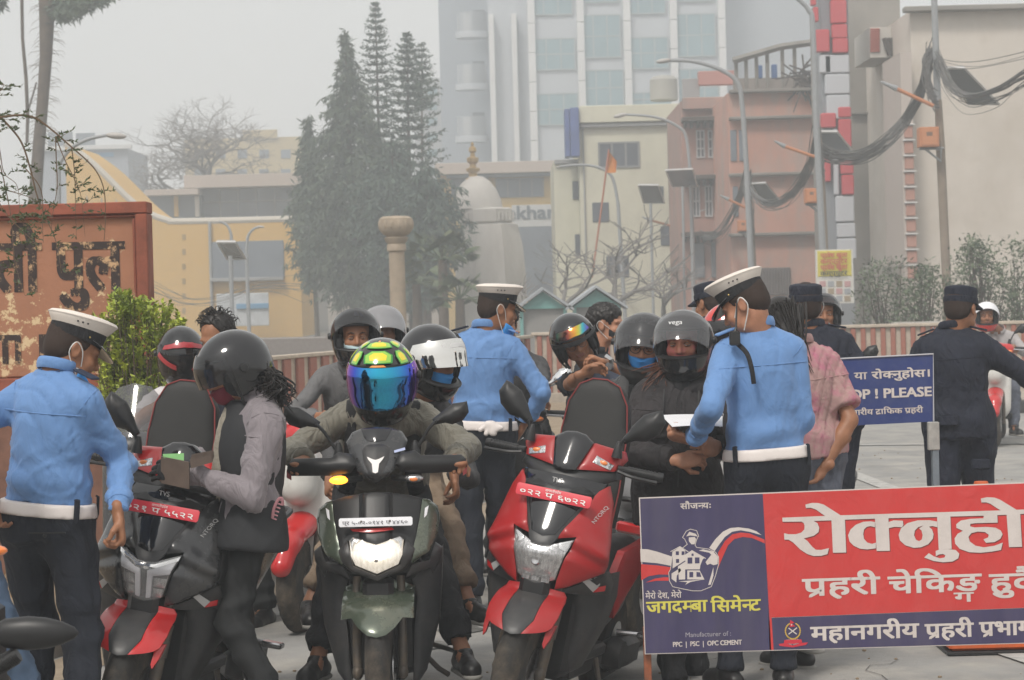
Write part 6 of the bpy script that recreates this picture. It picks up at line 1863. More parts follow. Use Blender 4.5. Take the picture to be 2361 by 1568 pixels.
def lamp_post(label,base,toppts,head,d,r=0.08,mt=None,lower=None):
 o=thing('street_lamp',label,'street lamp',(W(base[0],base[1],d).x,D(d),0))
 b0=W(base[0],base[1],d)
 m=MB()
 m.tube([Vector((b0.x,D(d),0))]+[W(x,y,d)for x,y in toppts[:1]],[r*1.15,r],10)
 m.build('pole',mt or GALV,o,world=True)
 m=MB()
 m.tube([W(p.x,p.y,d)for p in spline([(x,y,0)for x,y in toppts],5)],[r*0.9-r*0.35*i/(len(toppts)*5)for i in range((len(toppts)-1)*5+1)],8)
 m.build('arm',mt or GALV,o,world=True)
 h0,h1=(W(*head[0],d),W(*head[1],d))
 L=(h1-h0).length
 c_=(h0+h1)/2
 an=math.atan2(h1.z-h0.z,h1.x-h0.x)
 m=MB()
 m.ell(tuple(c_),(L/2,L*0.22,L*0.16),14,rot=Matrix.Rotation(-an,4,'Y'))
 m.build('lamp_head',mat('lamp_head_grey',(0.42,0.4,0.38),rough=0.4),o,world=True)
 return o
lamp_post('street lamp whose head hangs left of the unfinished roof',(1738,700),[(1722,400),(1712,250),(1700,190),(1660,160),(1600,142),(1545,139)],[(1548,138),(1512,143)],57,0.085)
lamp_post('street lamp curving in front of the cream house cornice',(1600,720),[(1593,420),(1583,320),(1560,290),(1510,270),(1440,264)],[(1445,263),(1414,270)],68,0.07)
lamp_post('bare curved street lamp pole before the sign building',(1443,720),[(1425,470),(1412,410),(1385,388),(1340,380),(1290,384)],[(1292,384),(1282,386)],64,0.06)
lamp_post('tall street lamp pole rising through the top edge beside the red panels',(1908,760),[(1882,285),(1874,60),(1865,25),(1845,2),(1800,-30)],[(1800,-30),(1770,-35)],49,0.075)
lamp_post('small street lamp over the left conifer with a grey head',(575,760),[(568,580),(572,545),(585,528),(600,523)],[(592,522),(610,524)],55,0.05)
lamp_post('street lamp at the far left with its head over the hazy roofs',(128,520),[(134,380),(160,345),(200,322),(245,312)],[(243,311),(292,315)],40,0.045)
lamp_post('thin curved street lamp right of the yellow wall',(535,760),[(533,540),(524,520),(505,510)],[(507,510),(496,512)],60,0.05)

def upole(label,pts,d,r,teal,top=None):
 o=thing('utility_pole',label,'utility pole',(W(*pts[0],d).x,D(d),0))
 P=[W(x,y,d)for x,y in pts]
 P=[Vector((P[0].x,D(d),0))]+P[1:]if P[0].z<0 else[Vector((P[0].x,D(d),0))]+P
 zt=W(teal[0],teal[1],d).z
 m=MB()
 m.tube(P,[r*1.15]+[r]*(len(P)-2)+[r*0.8],14)
 m.build('shaft',CPOLE,o,world=True)
 q=P[0].lerp(P[1],min(1,zt/P[1].z))
 m=MB()
 m.tube([P[0],q],r*1.19,14)
 m.build('painted_base',TEALP,o,world=True)
 return o
P1=upole('thick concrete pole with a teal base in front of the beige block',[(2187,800),(2183,660),(2168,330),(2163,230)],48,0.105,(2183,632))
m=MB()
m.tube([W(2162,240,48),W(2156,60,48),W(2152,-60,48)],[0.085,0.075,0.07],12)
m.build('steel_extension',GALV,P1,world=True)
P2=upole('second concrete pole along the street with a teal foot',[(1909,800),(1905,660),(1892,400),(1885,290)],50,0.1,(1903,665))
P3=upole('third concrete pole before the red plastered house',[(1742,760),(1734,560),(1724,400)],60,0.1,(1738,700))
P4=upole('fourth pole thick with cables before the brick house',[(1602,760),(1594,600),(1588,470)],72,0.16,(1600,720))

def pbox(label,rect,d,arm=None):
 l_,r_,b_,t_=bx(*rect,d)
 o=thing('meter_box',label,'box',((l_+r_)/2,D(d),b_))
 m=MB()
 m.bbox((l_,D(d)-0.2,b_),(r_,D(d)+0.2,t_),0.015)
 m.build('case',BOXO,o,world=True)
 m=MB()
 m.bbox((l_+(r_-l_)*0.12,D(d)-0.215,b_+(t_-b_)*0.1),(r_-(r_-l_)*0.12,D(d)-0.202,t_-(t_-b_)*0.1),0.004)
 m.build('door',mat('orange_door',(0.54,0.23,0.11),noise=0.06),o,world=True)
 m=MB()
 m.box((l_+(r_-l_)*0.35,D(d)-0.219,b_+(t_-b_)*0.55),(r_-(r_-l_)*0.35,D(d)-0.216,t_-(t_-b_)*0.25))
 m.build('notice',mat('box_print',(0.2,0.12,0.08)),o,smooth=None,world=True)
 w=r_-l_
 m=MB()
 m.tube([Vector((l_+0.02,D(d),b_-0.03)),Vector((r_+w*0.3,D(d),b_-0.03))],0.03,4)
 m.tube([Vector((l_+w*0.35,D(d),b_-0.03)),Vector((r_+w*0.15,D(d),b_-w*0.75)),Vector((r_+w*0.15,D(d),b_))],0.03,4)
 m.build('bracket',GALV,o,world=True)
pbox('largest orange meter box on the thick concrete pole',(2117,294,2162,340),47.8)
pbox('orange meter box on the second concrete pole',(1855,435,1883,469),49.8)
pbox('faint orange meter box on the third concrete pole',(1700,508,1724,534),59.8)
for pts,d,w_,lb in(([(2030,188),(2068,205),(2152,244)],47.7,0.045,'bracket arm reaching left from the thick concrete pole'),([(1786,325),(1810,338),(1880,362)],49.7,0.04,'bracket arm reaching left from the second concrete pole'),([(1660,450),(1680,460),(1726,482)],59.7,0.04,'bracket arm reaching left from the third pole'),([(1480,500),(1500,508),(1545,520)],66,0.04,'bracket arm before the cream house')):
 o=thing('lamp_arm',lb,'lamp arm',tuple(W(*pts[1],d)))
 m=MB()
 m.tube([W(*pts[0],d),W(*pts[1],d)],[w_*0.5,w_*1.5],8)
 m.build('lamp_head',GALV,o,world=True)
 m=MB()
 m.tube([W(*pts[1],d),W(*pts[2],d)],w_,8)
 m.build('arm',BOXO,o,world=True)

def pv(label,quad,d,flat=None):
 o=thing('solar_panel',label,'solar panel',tuple(W(*quad[0],d)),group=None)
 P=[W(x,y,d+(0 if k<2 else 1.1))for k,(x,y)in enumerate(quad)]
 n_=(P[1]-P[0]).cross(P[3]-P[0]).normalized()*0.05
 m=MB()
 m.add([tuple(p)for p in P]+[tuple(p+n_)for p in P],[(0,1,2,3),(7,6,5,4),(0,4,5,1),(1,5,6,2),(2,6,7,3),(3,7,4,0)])
 m.build('panel',PVM,o,smooth=None,world=True)
 c_=sum(P,Vector())/4
 m=MB()
 Q=[c_+(p-c_)*0.93-n_*0.1 for p in P]
 R_=[c_+(p-c_)*0.93+n_*1.1 for p in P]
 m.add([tuple(p)for p in Q+R_],[(0,1,2,3),(7,6,5,4)])
 m.build('cells',PVF,o,smooth=None,world=True)
 m=MB()
 m.tube([Vector(p)for p in P]+[P[0]],0.03,4)
 m.build('rim',TP,o,world=True)
 return o
pv('solar panel at the top of the thick concrete pole',[(2172,157),(2223,157),(2304,240),(2232,240)],48.2)
pv('pale solar panel at the top of the second concrete pole',[(1886,304),(1930,304),(1966,349),(1900,349)],50.2)
pv('solar panel on the third concrete pole',[(1732,424),(1765,422),(1804,470),(1760,474)],60.2)
pv('solar panel on the fourth pole before the brick house',[(1598,488),(1625,484),(1655,524),(1620,535)],70)
pv('pale solar panel on a lamp pole before the cream house',[(1535,393),(1597,390),(1608,430),(1550,430)],67)
pv('grey solar panel left of the cream house lamp',[(1472,427),(1518,427),(1532,468),(1484,468)],65)
pv('solar panel on a pole before the yellow wall',[(500,558),(542,558),(566,596),(524,598)],50)
for x0,y0,x1,y1,d,lb in((1500,468,1506,700,65,'thin steel pole under the grey solar panel'),(531,590,538,780,50,'thin steel pole under the solar panel before the yellow wall'),(1574,430,1578,700,67,'thin steel pole under the pale solar panel')):
 m=MB()
 a,b=(W(x0,y0,d),W(x1,y1,d))
 m.tube([a,Vector((b.x,D(d),0))],0.05,8)
 tag(m.build('steel_pole',GALV,None),lb,'pole')

def bundle(label,pts,dd,n,r,spread,seed):
 """many separate sagging cables that nobody could count"""
 g=random.Random(seed)
 m=MB()
 base=spline([tuple(W(x,y,d))for(x,y),d in zip(pts,dd)],6)
 for k in range(n):
  a,b=(g.gauss(0,spread),g.gauss(0,spread))
  ph=g.uniform(0,6.3)
  sg=abs(g.gauss(0,spread*1.3))
  P=[p+Vector((a*0.5+math.sin(i*0.6+ph)*spread*0.25,g.gauss(0,0.01),b*(1-0.5*math.sin(math.pi*i/(len(base)-1)))-sg*math.sin(math.pi*i/(len(base)-1))))for i,p in enumerate(base)]
  m.tube(P,r*0.62*g.uniform(0.6,1.3),4,cap=False)
 o=m.build('cable_bundle',CAB,None)
 tag(o,label,'cables',kind='stuff')
bundle('thick black cable bundle sagging from the nearest pole to the second',[(2148,122),(2125,200),(2090,262),(2040,318),(1985,350),(1930,356),(1890,344)],[48,48.5,49,49,49.5,50,50],34,0.022,0.09,1)
bundle('loose cable bundle running right from the nearest pole out of view',[(2160,130),(2190,190),(2235,212),(2300,196),(2361,165),(2460,120)],[48,47.5,47,46,45,44],30,0.018,0.12,2)
bundle('cable bundle sagging between second and third pole',[(1886,300),(1868,372),(1840,425),(1800,458),(1760,462),(1728,436)],[50,52,54,56,58,60],22,0.022,0.1,3)
bundle('cable bundle sagging between third and fourth pole',[(1722,405),(1700,460),(1668,520),(1630,545),(1592,520)],[60,63,66,69,72],18,0.025,0.11,4)
bundle('faint cables leaving the fourth pole to the left',[(1590,560),(1550,600),(1500,640),(1430,660),(1340,650),(1240,600)],[72,72,74,76,78,80],9,0.02,0.3,5)
bundle('faint cables crossing before the yellow hall',[(350,650),(420,672),(500,668),(600,640),(700,650)],[70,70,70,70,70],7,0.018,0.45,6)
bundle('thin wires at the upper right',[(2162,140),(2240,142),(2361,118),(2500,90)],[48,47,46,45],3,0.012,0.12,7)
bundle('coiled cable knot on the head of the nearest pole',[(2146,112),(2136,140),(2140,175),(2150,215),(2160,235)],[47.8]*5,26,0.02,0.1,8)
bundle('coiled cable knot on the second pole',[(1884,300),(1888,335),(1892,370),(1896,400)],[49.8]*4,22,0.02,0.09,9)
bundle('coiled cable knot on the fourth pole',[(1584,470),(1590,520),(1592,570),(1600,650)],[71.5]*4,26,0.03,0.16,10)
bundle('coiled cable knot on the third pole',[(1724,405),(1722,440),(1728,480),(1732,540)],[59.8]*4,20,0.025,0.1,11)
fp=thing('prayer_flag','orange pennant on a leaning red pole before the cream house','flag',tuple(W(1370,600,60)))
m=MB()
m.tube([W(1365,640,60),W(1384,500,60),W(1404,345,60)],0.03,6)
m.build('flag_pole',mat('flag_pole_red',(0.4,0.15,0.09)),fp,world=True)
m=MB()
F_=[W(x,y,60+dd)for x,y,dd in((1404,348,0),(1414,362,0.15),(1422,372,0),(1420,398,0.1),(1408,399,-0.1),(1396,398,0),(1398,370,0.1))]
m.add([tuple(p)for p in F_],[(0,1,2,3,4,5,6)])
m.add([tuple(p+Vector((0,0.01,0)))for p in F_],[(6,5,4,3,2,1,0)])
m.build('pennant',mat('flag_orange',(0.62,0.25,0.05)),fp,world=True,smooth=None)
# ------------------------------------------------------------------ trees and plants
NEED=mat('conifer_foliage',(0.05,0.075,0.052),rough=0.8,col2=(0.105,0.13,0.085),nscale=1.2)
NEEDB=mat('araucaria_foliage',(0.042,0.07,0.055),rough=0.8,col2=(0.08,0.115,0.08),nscale=1.5)
BARK=mat('bark',(0.1,0.075,0.055),rough=0.9,noise=0.25,nscale=4,bump=0.6,bscale=20)
GREYBARK=mat('grey_bark',(0.17,0.155,0.145),rough=0.9,noise=0.2,nscale=4)
LEAFY=mat('bright_bush_leaf',(0.2,0.27,0.035),rough=0.5,col2=(0.5,0.56,0.08),nscale=7)
LEAFD=mat('dark_leaf',(0.035,0.06,0.02),rough=0.5,col2=(0.07,0.1,0.03),nscale=6)
PALM=mat('palm_leaf',(0.06,0.095,0.05),rough=0.6,col2=(0.12,0.13,0.06),nscale=3)
SHRUB=mat('dusty_shrub_leaf',(0.075,0.105,0.055),rough=0.7,col2=(0.13,0.16,0.09),nscale=3)

def tufts(m,p,d,n,L,w,g,droop=0.0):
 d=Vector(d)
 for k in range(n):
  e=(d+Vector((g.gauss(0,0.55),g.gauss(0,0.55),g.gauss(0,0.55)-droop))).normalized()*L*g.uniform(0.6,1.3)
  s=e.cross(Vector((g.gauss(0,1),g.gauss(0,1),g.gauss(0,1)))).normalized()*w
  q=Vector(p)+Vector((g.gauss(0,w),g.gauss(0,w),g.gauss(0,w)))
  m.add([tuple(q),tuple(q+e*0.5+s),tuple(q+e),tuple(q+e*0.5-s)],[(0,1,2,3)])

def conifer(label,top,base,prof,d,mt,style='droop',seed=0,dens=1.0,trunkr=0.22):
 """prof: half width in pixels by height row"""
 g=random.Random(seed)
 s_=5400/D(d)
 t0=W(*top,d)
 b0=W(*base,d)
 b0=Vector((b0.x,D(d),0))
 o=thing('conifer',label,'tree',(b0.x,D(d),0))
 m=MB()
 m.tube([b0,b0.lerp(t0,0.5),t0],[trunkr,trunkr*0.6,0.02],8)
 m.build('trunk',BARK,o,world=True)
 m=MB()
 ys=[p[0]for p in prof]
 ws=[p[1]for p in prof]
 if style=='tier':
  y=top[1]+4
  step=13.0
  while y<ys[-1]:
   hw=float(np.interp(y,ys,ws))/s_
   t=(y-top[1])/(base[1]-top[1])
   c=W(top[0]+(base[0]-top[0])*t,y,d)
   nb=5 if hw>0.35 else 4
   a0=g.uniform(0,6.3)
   for k in range(nb+2):
    a=a0+6.283*k/(nb+2)+g.gauss(0,0.12)
    L=hw*g.uniform(0.85,1.12)
    dr=Vector((math.cos(a),math.sin(a),0))
    P=[c+dr*L*u+Vector((0,0,-0.06*L*math.sin(u*3.14)+0.2*L*u*u))for u in(0,0.35,0.7,1.0)]
    m.tube(P,[0.035,0.025,0.02,0.008],3,cap=False)
    nn=int(26*dens*max(0.5,L))
    for i in range(nn):
     u=(i+g.random())/nn
     p=P[0].lerp(P[1],u/0.35)if u<0.35 else P[1].lerp(P[2],(u-0.35)/0.35)if u<0.7 else P[2].lerp(P[3],(u-0.7)/0.3)
     sd_=Vector((-dr.y,dr.x,0))*g.choice((-1,1))
     tufts(m,p,sd_*0.9+dr*0.6+Vector((0,0,0.12)),2,0.22*min(1,0.5+L),0.035,g)
   y+=step
   step=min(step*1.04,21)
 else:
  y=top[1]
  while y<ys[-1]:
   hw=float(np.interp(y,ys,ws))/s_
   t=(y-top[1])/(base[1]-top[1])
   c=W(top[0]+(base[0]-top[0])*t,y,d)
   nb=max(2,int(2+hw*3.2*dens))
   for k in range(nb):
    a=g.uniform(0,6.3)
    L=hw*(0.35+0.75*g.random()**0.6)*(1.22 if g.random()<0.12 else 1)
    dr=Vector((math.cos(a),math.sin(a),0))
    e=c+dr*L+Vector((0,0,-0.18*L+g.gauss(0,0.15)))
    mid=c.lerp(e,0.55)+Vector((0,0,0.12*L))
    m.tube([c,mid,e],[0.03,0.02,0.006],3,cap=False)
    for i in range(int((5+5*L)*dens)):
     u=g.uniform(0.25,1.05)
     p=mid.lerp(e,(u-0.5)*2)if u>0.5 else c.lerp(mid,u*2)
     tufts(m,p,dr*0.3+Vector((0,0,-0.55)),3,.36,.042,g,.3)
   y+=3.6
 tag(m.build('crown',mt,o,world=True,smooth=None),kind='stuff')
 return o
conifer('broad drooping conifer nearest the yellow hall',(796,80),(822,740),[(80,4),(130,16),(180,32),(230,55),(280,70),(330,92),(380,118),(430,118),(480,130),(540,118),(600,104),(650,84),(700,50)],78,NEED,seed=1,dens=0.66,trunkr=0.25)
conifer('small slender conifer top left of the broad one',(708,275),(730,700),[(275,5),(320,18),(370,30),(430,50),(520,65),(600,50),(660,30)],80,NEED,seed=2,dens=0.66,trunkr=0.12)
conifer('tallest layered araucaria with clear tiers',(865,6),(885,740),[(6,5),(40,16),(80,27),(120,36),(180,43),(240,48),(300,54),(340,50)],80,NEEDB,'tier',3,0.55,0.14)
conifer('layered araucaria right of the tallest one',(938,76),(950,740),[(76,5),(100,18),(150,36),(210,54),(270,68),(330,80),(390,84)],78,NEEDB,'tier',4,0.7,0.14)
conifer('thin araucaria leader close behind the right one',(972,100),(975,740),[(100,4),(140,24),(200,40),(260,46)],81,NEEDB,'tier',5,0.5,0.1)
conifer('dense dark conifer mass below the araucarias',(905,330),(900,740),[(330,20),(380,60),(420,90),(460,100),(500,85),(560,78),(640,68),(720,60)],76,NEEDB,seed=6,dens=0.6,trunkr=0.2)
conifer('rounded dark tree between the pillar and the temple',(985,390),(985,740),[(390,25),(420,62),(470,88),(520,82),(570,85),(620,60),(700,40)],73,NEEDB,seed=7,dens=0.65,trunkr=0.18)

def branching(label,base,d,hgt,spread,n0,mt,seed,r0=0.2,levels=5,name='bare_tree',fork=3,lean=0.0,up=0.55,segl=0.33,topy=None):
 hgt*=1.35
 g=random.Random(seed)
 b0=W(*base,d)
 b0=Vector((b0.x,D(d),max(0,b0.z)if topy else 0))
 o=thing(name,label,'tree',(b0.x,D(d),0))
 mt_=MB()
 mc=MB()

 def grow(p,dr,L,r,lv):
  pts=[p]
  q=p
  dd=dr.copy()
  for i in range(3):
   dd=(dd+Vector((g.gauss(0,0.14),g.gauss(0,0.14),g.gauss(0,0.1)))).normalized()
   q=q+dd*L/3
   pts.append(q)
  (mt_ if lv>=levels-1 else mc).tube(pts,[r,r*0.88,r*0.78,r*0.68],6 if lv>2 else 3,cap=False)
  if lv==0:
   return
  for k in range(fork if lv<levels else n0):
   ax=Vector((g.gauss(0,1),g.gauss(0,1),g.gauss(0,0.4))).normalized()
   nd=(dd*up+ax*spread).normalized()
   nd.z=nd.z*0.8+0.12
   grow(pts[-1]if k<2 else pts[2],nd.normalized(),L*g.uniform(0.68,0.88),r*0.62,lv-1)
 grow(b0,Vector((lean,0,1)).normalized(),hgt,r0,levels)
 mt_.build('trunk',GREYBARK,o,world=True)
 tag(mc.build('crown',GREYBARK,o,world=True,smooth=None),kind='stuff')
 return o
branching('round leafless tree behind the yellow hall',(500,480),100,1.75,0.78,6,GREYBARK,12,0.2,6,up=0.52,topy=1)
branching('second leafless tree left of the round one',(395,480),104,1.1,0.75,5,GREYBARK,17,0.14,5,up=0.5,topy=1)
branching('knotty bare tree left of the flag pole',(1310,720),58,.95,0.6,3,GREYBARK,21,0.12,4,lean=-0.2)
branching('pruned bare tree under the orange pennant',(1385,720),60,1.1,0.6,3,GREYBARK,23,0.13,4,lean=0.1)
branching('bare twiggy tree before the brick house',(1545,720),66,.95,0.6,3,GREYBARK,25,0.12,4)
# tall pine at the left: trunk and one bough in view
pd=62
o=thing('pine_tree','tall hazy pine whose trunk rises past the top edge at the left','tree',(W(85,600,pd).x,D(pd),0))
g=random.Random(31)
m=MB()
m.tube([Vector((W(72,600,pd).x,D(pd),0)),W(80,470,pd),W(90,330,pd),W(98,240,pd),W(106,130,pd),W(108,40,pd),W(104,-120,pd)],[0.26,0.22,0.2,0.19,0.205,0.25,0.25],12)
m.build('trunk',BARK,o,world=True)
m=MB()
m.tube([W(62,330,pd),W(64,270,pd),W(60,180,pd),W(52,90,pd),W(49,-60,pd)],[0.05,0.06,0.06,0.055,0.06],8)
m.tube([W(64,260,pd),W(84,190,pd)],0.03,6)
m.build('second_stem',BARK,o,world=True)
m=MB()
for k in range(95):
 y=g.uniform(0,330)
 x=np.interp(y,[0,130,240,330],[108,106,98,90])
 p=W(x,y,pd)
 s_=g.choice((-1,1))
 e=p+Vector((s_*g.uniform(0.2,0.55),g.uniform(-0.3,0.3),g.uniform(-0.3,0.1)))
 m.tube([p,e,e+Vector((s_*0.1,0,-0.12))],[0.012,0.008,0.003],3,cap=False)
m.build('dead_twigs',BARK,o,world=True,smooth=None)
m=MB()
for k in range(1500):
 t=g.random()
 x=128+115*t+g.gauss(0,14)
 y=-8+40*(1-t)*g.random()+g.gauss(0,7)+(14 if t<0.5 else-4)
 if y>62-t*45:
  continue
 tufts(m,W(x,y,pd+g.gauss(0,0.8)),(g.gauss(0,0.5),0,-0.2),2,0.26,0.03,g)
for k in range(160):
 tufts(m,W(g.uniform(-20,8),g.uniform(-10,20),pd),(0,0,-0.2),2,0.26,0.03,g)
tag(m.build('foliage',NEED,o,world=True,smooth=None),kind='stuff')
# leaf helper
def leaf(m,p,d,up,L,w):
 d=Vector(d).normalized()
 s=d.cross(Vector(up))
 s=s.normalized()*w if s.length>0.0001 else Vector((w,0,0))
 n_=s.cross(d).normalized()*w*0.3
 m.add([tuple(p),tuple(p+d*L*0.35+s+n_),tuple(p+d*L),tuple(p+d*L*0.35-s+n_),tuple(p+d*L*0.4)],[(0,1,4),(1,2,4),(2,3,4),(3,0,4)])
 # bright bush before the name board
bd_=13.2
o=thing('bush','bright yellow green bush growing at the corner of the name board','bush',(W(330,900,bd_).x,bd_,0))
g=random.Random(41)
ms,ml=(MB(),MB())
root=Vector((W(335,1050,bd_).x,bd_,0.1))
tips=[]
prof=[(680,262,300),(700,215,400),(740,200,425),(800,215,430),(860,225,410),(920,240,385),(980,255,350),(1030,255,340)]
for k in range(620):
 y=g.uniform(672,1040)
 xa=np.interp(y,[p[0]for p in prof],[p[1]for p in prof])
 xb=np.interp(y,[p[0]for p in prof],[p[2]for p in prof])
 x=g.uniform(xa,xb)
 tips.append(W(x,y+g.uniform(-6,10),bd_+g.uniform(-0.22,0.28)))
for i,t in enumerate(tips):
 st=root.lerp(t,0.55)+Vector((g.gauss(0,0.05),g.gauss(0,0.05),g.gauss(0,0.03)))
 if i%3==0:
  ms.tube([root,root.lerp(st,0.5)+Vector((g.gauss(0,0.03),0,0.03)),st,t],[0.008,0.006,0.004,0.0015],4,cap=False)
 d=(t-st).normalized()
 d=(D(d)+Vector((g.gauss(0,0.5),g.gauss(0,0.4),0.45))).normalized()
 L=g.uniform(0.06,0.13)
 ms.tube([t-D(d)*L,t],[0.002,0.0012],3,cap=False)
 for j in range(17):
  u=j/16
  p=t-D(d)*L*(1-u)
  a=g.uniform(0,6.3)
  dd=(D(d)*0.7+Vector((math.cos(a),math.sin(a),g.gauss(0,0.6)))).normalized()
  leaf(ml,p,dd,(g.gauss(0,0.4),g.gauss(0,0.4),1),g.uniform(0.026,0.048),g.uniform(0.008,0.014))
ms.build('stems',BARK,o,world=True,smooth=None)
tag(ml.build('leaves',LEAFY,o,world=True,smooth=None),kind='stuff')
# hanging branches at the upper left
vd=12.6
o=thing('hanging_branch','arching leafy branches hanging down over the name board','branch',tuple(W(0,260,vd)))
g=random.Random(43)
ms,ml=(MB(),MB())
CV=[[(-30,275),(40,266),(80,272),(120,300),(160,335),(200,370),(225,400),(240,440),(243,500),(240,555)],[(-20,250),(20,290),(50,330),(70,390),(85,450),(105,500),(130,560),(142,630)],[(128,315),(150,370),(175,420),(188,460),(196,545)],[(128,315),(130,380),(132,430),(122,490),(118,535)],[(0,380),(12,430),(25,500),(30,560),(38,620),(58,682)],[(60,390),(95,440),(98,520),(100,560)],[(-10,455),(20,500),(60,540),(90,570)],[(165,340),(172,400),(174,470),(176,545)],[(-10,300),(0,350),(10,400),(40,430),(45,500)],[(-20,230),(0,210),(10,195)],[(20,440),(60,452),(100,470)]]
for ci,C in enumerate(CV):
 pts=[W(p.x,p.y,vd+math.sin(ci*2.1)*0.25)for p in spline([(x,y,0)for x,y in C],6)]
 r0=0.007 if ci<2 else 0.0035
 ms.tube(pts,[r0*(1-0.75*i/len(pts))for i in range(len(pts))],5,cap=False)
 for i,p in enumerate(pts):
  if ci<1 and i>22 and(i<40):
   continue
  if g.random()<0.55:
   a=g.uniform(-1,1)
   d=Vector((g.choice((-1,1))*g.uniform(0.5,1),g.gauss(0,0.4),g.uniform(-0.2,0.6))).normalized()
   L=g.uniform(0.02,0.1)*(1.1 if i>len(pts)*0.6 or ci>6 or i<8 else 0.8)
   ms.tube([p,p+D(d)*L],[0.0018,0.001],3,cap=False)
   for j in range(int(6+L*60)):
    u=g.random()
    q=p+D(d)*L*u
    dd=(D(d)+Vector((g.gauss(0,0.7),g.gauss(0,0.5),g.gauss(0,0.6)))).normalized()
    leaf(ml,q,dd,(g.gauss(0,0.5),-1,g.gauss(0,0.5)),g.uniform(0.016,0.034),g.uniform(0.003,0.006))
ms.build('twigs',mat('twig_brown',(0.13,0.085,0.05),rough=0.8),o,world=True,smooth=None)
tag(ml.build('leaves',LEAFD,o,world=True,smooth=None),kind='stuff')
# palm below the dark tree
def palm(label,c,d,n,L,seed):
 g=random.Random(seed)
 p0=W(*c,d)
 o=thing('palm',label,'palm',(p0.x,D(d),0))
 m=MB()
 m.tube([Vector((p0.x,D(d),0)),p0],[0.18,0.14],10)
 m.build('trunk',BARK,o,world=True)
 for k in range(n):
  a=g.uniform(0,6.3)
  e=g.uniform(-0.1,1.1)
  dr=Vector((math.cos(a)*math.cos(e),math.sin(a)*math.cos(e),math.sin(e)))
  LL=L*g.uniform(0.8,1.1)
  m=MB()
  c_=p0+dr*LL
  s=dr.cross(Vector((0,0,1))).normalized()
  m.tube([p0,c_],0.02,4)
  for j in range(-9,10):
   t=j/9*1.25
   f=dr*math.cos(t)+s*math.sin(t)
   q=c_+f*LL*0.65+Vector((0,0,-0.25*LL*abs(math.sin(t))-0.15*LL))
   w_=dr.cross(s)*0.02+s*0.035*math.cos(t)-dr*0.035*math.sin(t)
   m.add([tuple(c_),tuple(c_.lerp(q,0.6)+w_),tuple(q),tuple(c_.lerp(q,0.6)-w_)],[(0,1,2,3)])
  m.build('frond',PALM,o,world=True,smooth=None)
palm('fan palm right of the stone pillar',(1020,600),62,26,0.85,51)
palm('smaller fan palm low by the temple foot',(1060,690),60,22,0.7,52)
palm('fan palm half hidden behind the stone pillar',(960,655),64,22,0.75,53)

def shrub(label,prof,d,n,seed,mt=SHRUB,L=0.09,name='shrub',dep=0.8):
 g=random.Random(seed)
 x0=sum((p[1]+p[2]for p in prof))/len(prof)/2
 b0=Vector((W(x0,700,d).x,D(d),0))
 o=thing(name,label,'shrub',tuple(b0))
 ms,ml=(MB(),MB())
 ys=[p[0]for p in prof]
 for k in range(n):
  y=g.uniform(ys[0],ys[-1])
  x=g.uniform(np.interp(y,ys,[p[1]for p in prof]),np.interp(y,ys,[p[2]for p in prof]))
  t=W(x,y,d+g.gauss(0,dep*0.4))
  if k%4==0:
   ms.tube([b0+Vector((g.gauss(0,0.2),0,0)),b0.lerp(t,0.6)+Vector((g.gauss(0,0.1),0,0.1)),t],[0.02,0.012,0.004],4,cap=False)
  dd=Vector((g.gauss(0,1),g.gauss(0,1),0.4)).normalized()
  for j in range(9):
   leaf(ml,t+Vector((g.gauss(0,L),g.gauss(0,L),g.gauss(0,L))),dd+Vector((g.gauss(0,1),g.gauss(0,1),g.gauss(0,0.8))),(g.gauss(0,0.5),g.gauss(0,0.5),1),L*g.uniform(0.8,1.5),L*0.26)
 ms.build('stems',BARK,o,world=True,smooth=None)
 tag(ml.build('leaves',mt,o,world=True,smooth=None),kind='stuff')
shrub('tall dusty shrub at the right edge before the beige block',[(560,2235,2255),(600,2210,2290),(640,2190,2330),(700,2180,2370),(770,2170,2380)],44,280,61)
shrub('feathery shrub at the far right top',[(555,2300,2420),(620,2290,2440),(760,2280,2450)],45,170,62)
shrub('dusty shrub left of the teal pole base',[(620,2120,2150),(660,2090,2175),(720,2070,2180),(770,2060,2180)],43.5,150,63)
shrub('low rounded shrub below the shaded grey wall',[(605,2000,2090),(640,1985,2110),(700,1975,2110),(760,1975,2110)],46,150,64)
W=Wn
# ------------------------------------------------------------------ smog
hm=bpy.data.materials.new('smog');hm.use_nodes=True;hm.node_tree.nodes.clear()
pv_=hm.node_tree.nodes.new('ShaderNodeVolumePrincipled');pv_.inputs['Color'].default_value=(.90,.955,1.0,1);pv_.inputs['Density'].default_value=HAZE;pv_.inputs['Anisotropy'].default_value=.2
ho=hm.node_tree.nodes.new('ShaderNodeOutputMaterial');hm.node_tree.links.new(pv_.outputs[0],ho.inputs['Volume'])
m=MB();m.box((-85,-12,-1.2),(85,265,62));hz_=m.build('haze',hm,None,smooth=None);tag(hz_,kind='stuff')
# ------------------------------------------------------------------ the scooters, then the people round them
def G(px,d):p=W(px,1400,d);return(p.x,d,0)
def P_(x,y,d):return np.array(W(x,y,d))
cen=rayzr('scooter','dark green scooter facing the camera with its headlamp lit and white number plate',(W(873,1400,9.0).x,9.0,0),Rz(0))
redS=ntorq('scooter','matte red scooter with raised seat parked beside the checking board',RED_M,GREYP,RED_M,(W(1168,1600,9.0).x,9.0,-.005),Ry(12)@Rz(-17),plate='०२२ प ६७२२')
blk=ntorq('scooter','black scooter with red mudguard and raised seat beside the woman in the black helmet',GREY_G,GREYP,RED_G,(W(272,1600,8.75).x,8.75,-.005),Ry(10.5)@Rz(-10),plate='०२१ प ५५२२',lampkind='double',sdx=-.14,sry=-4)
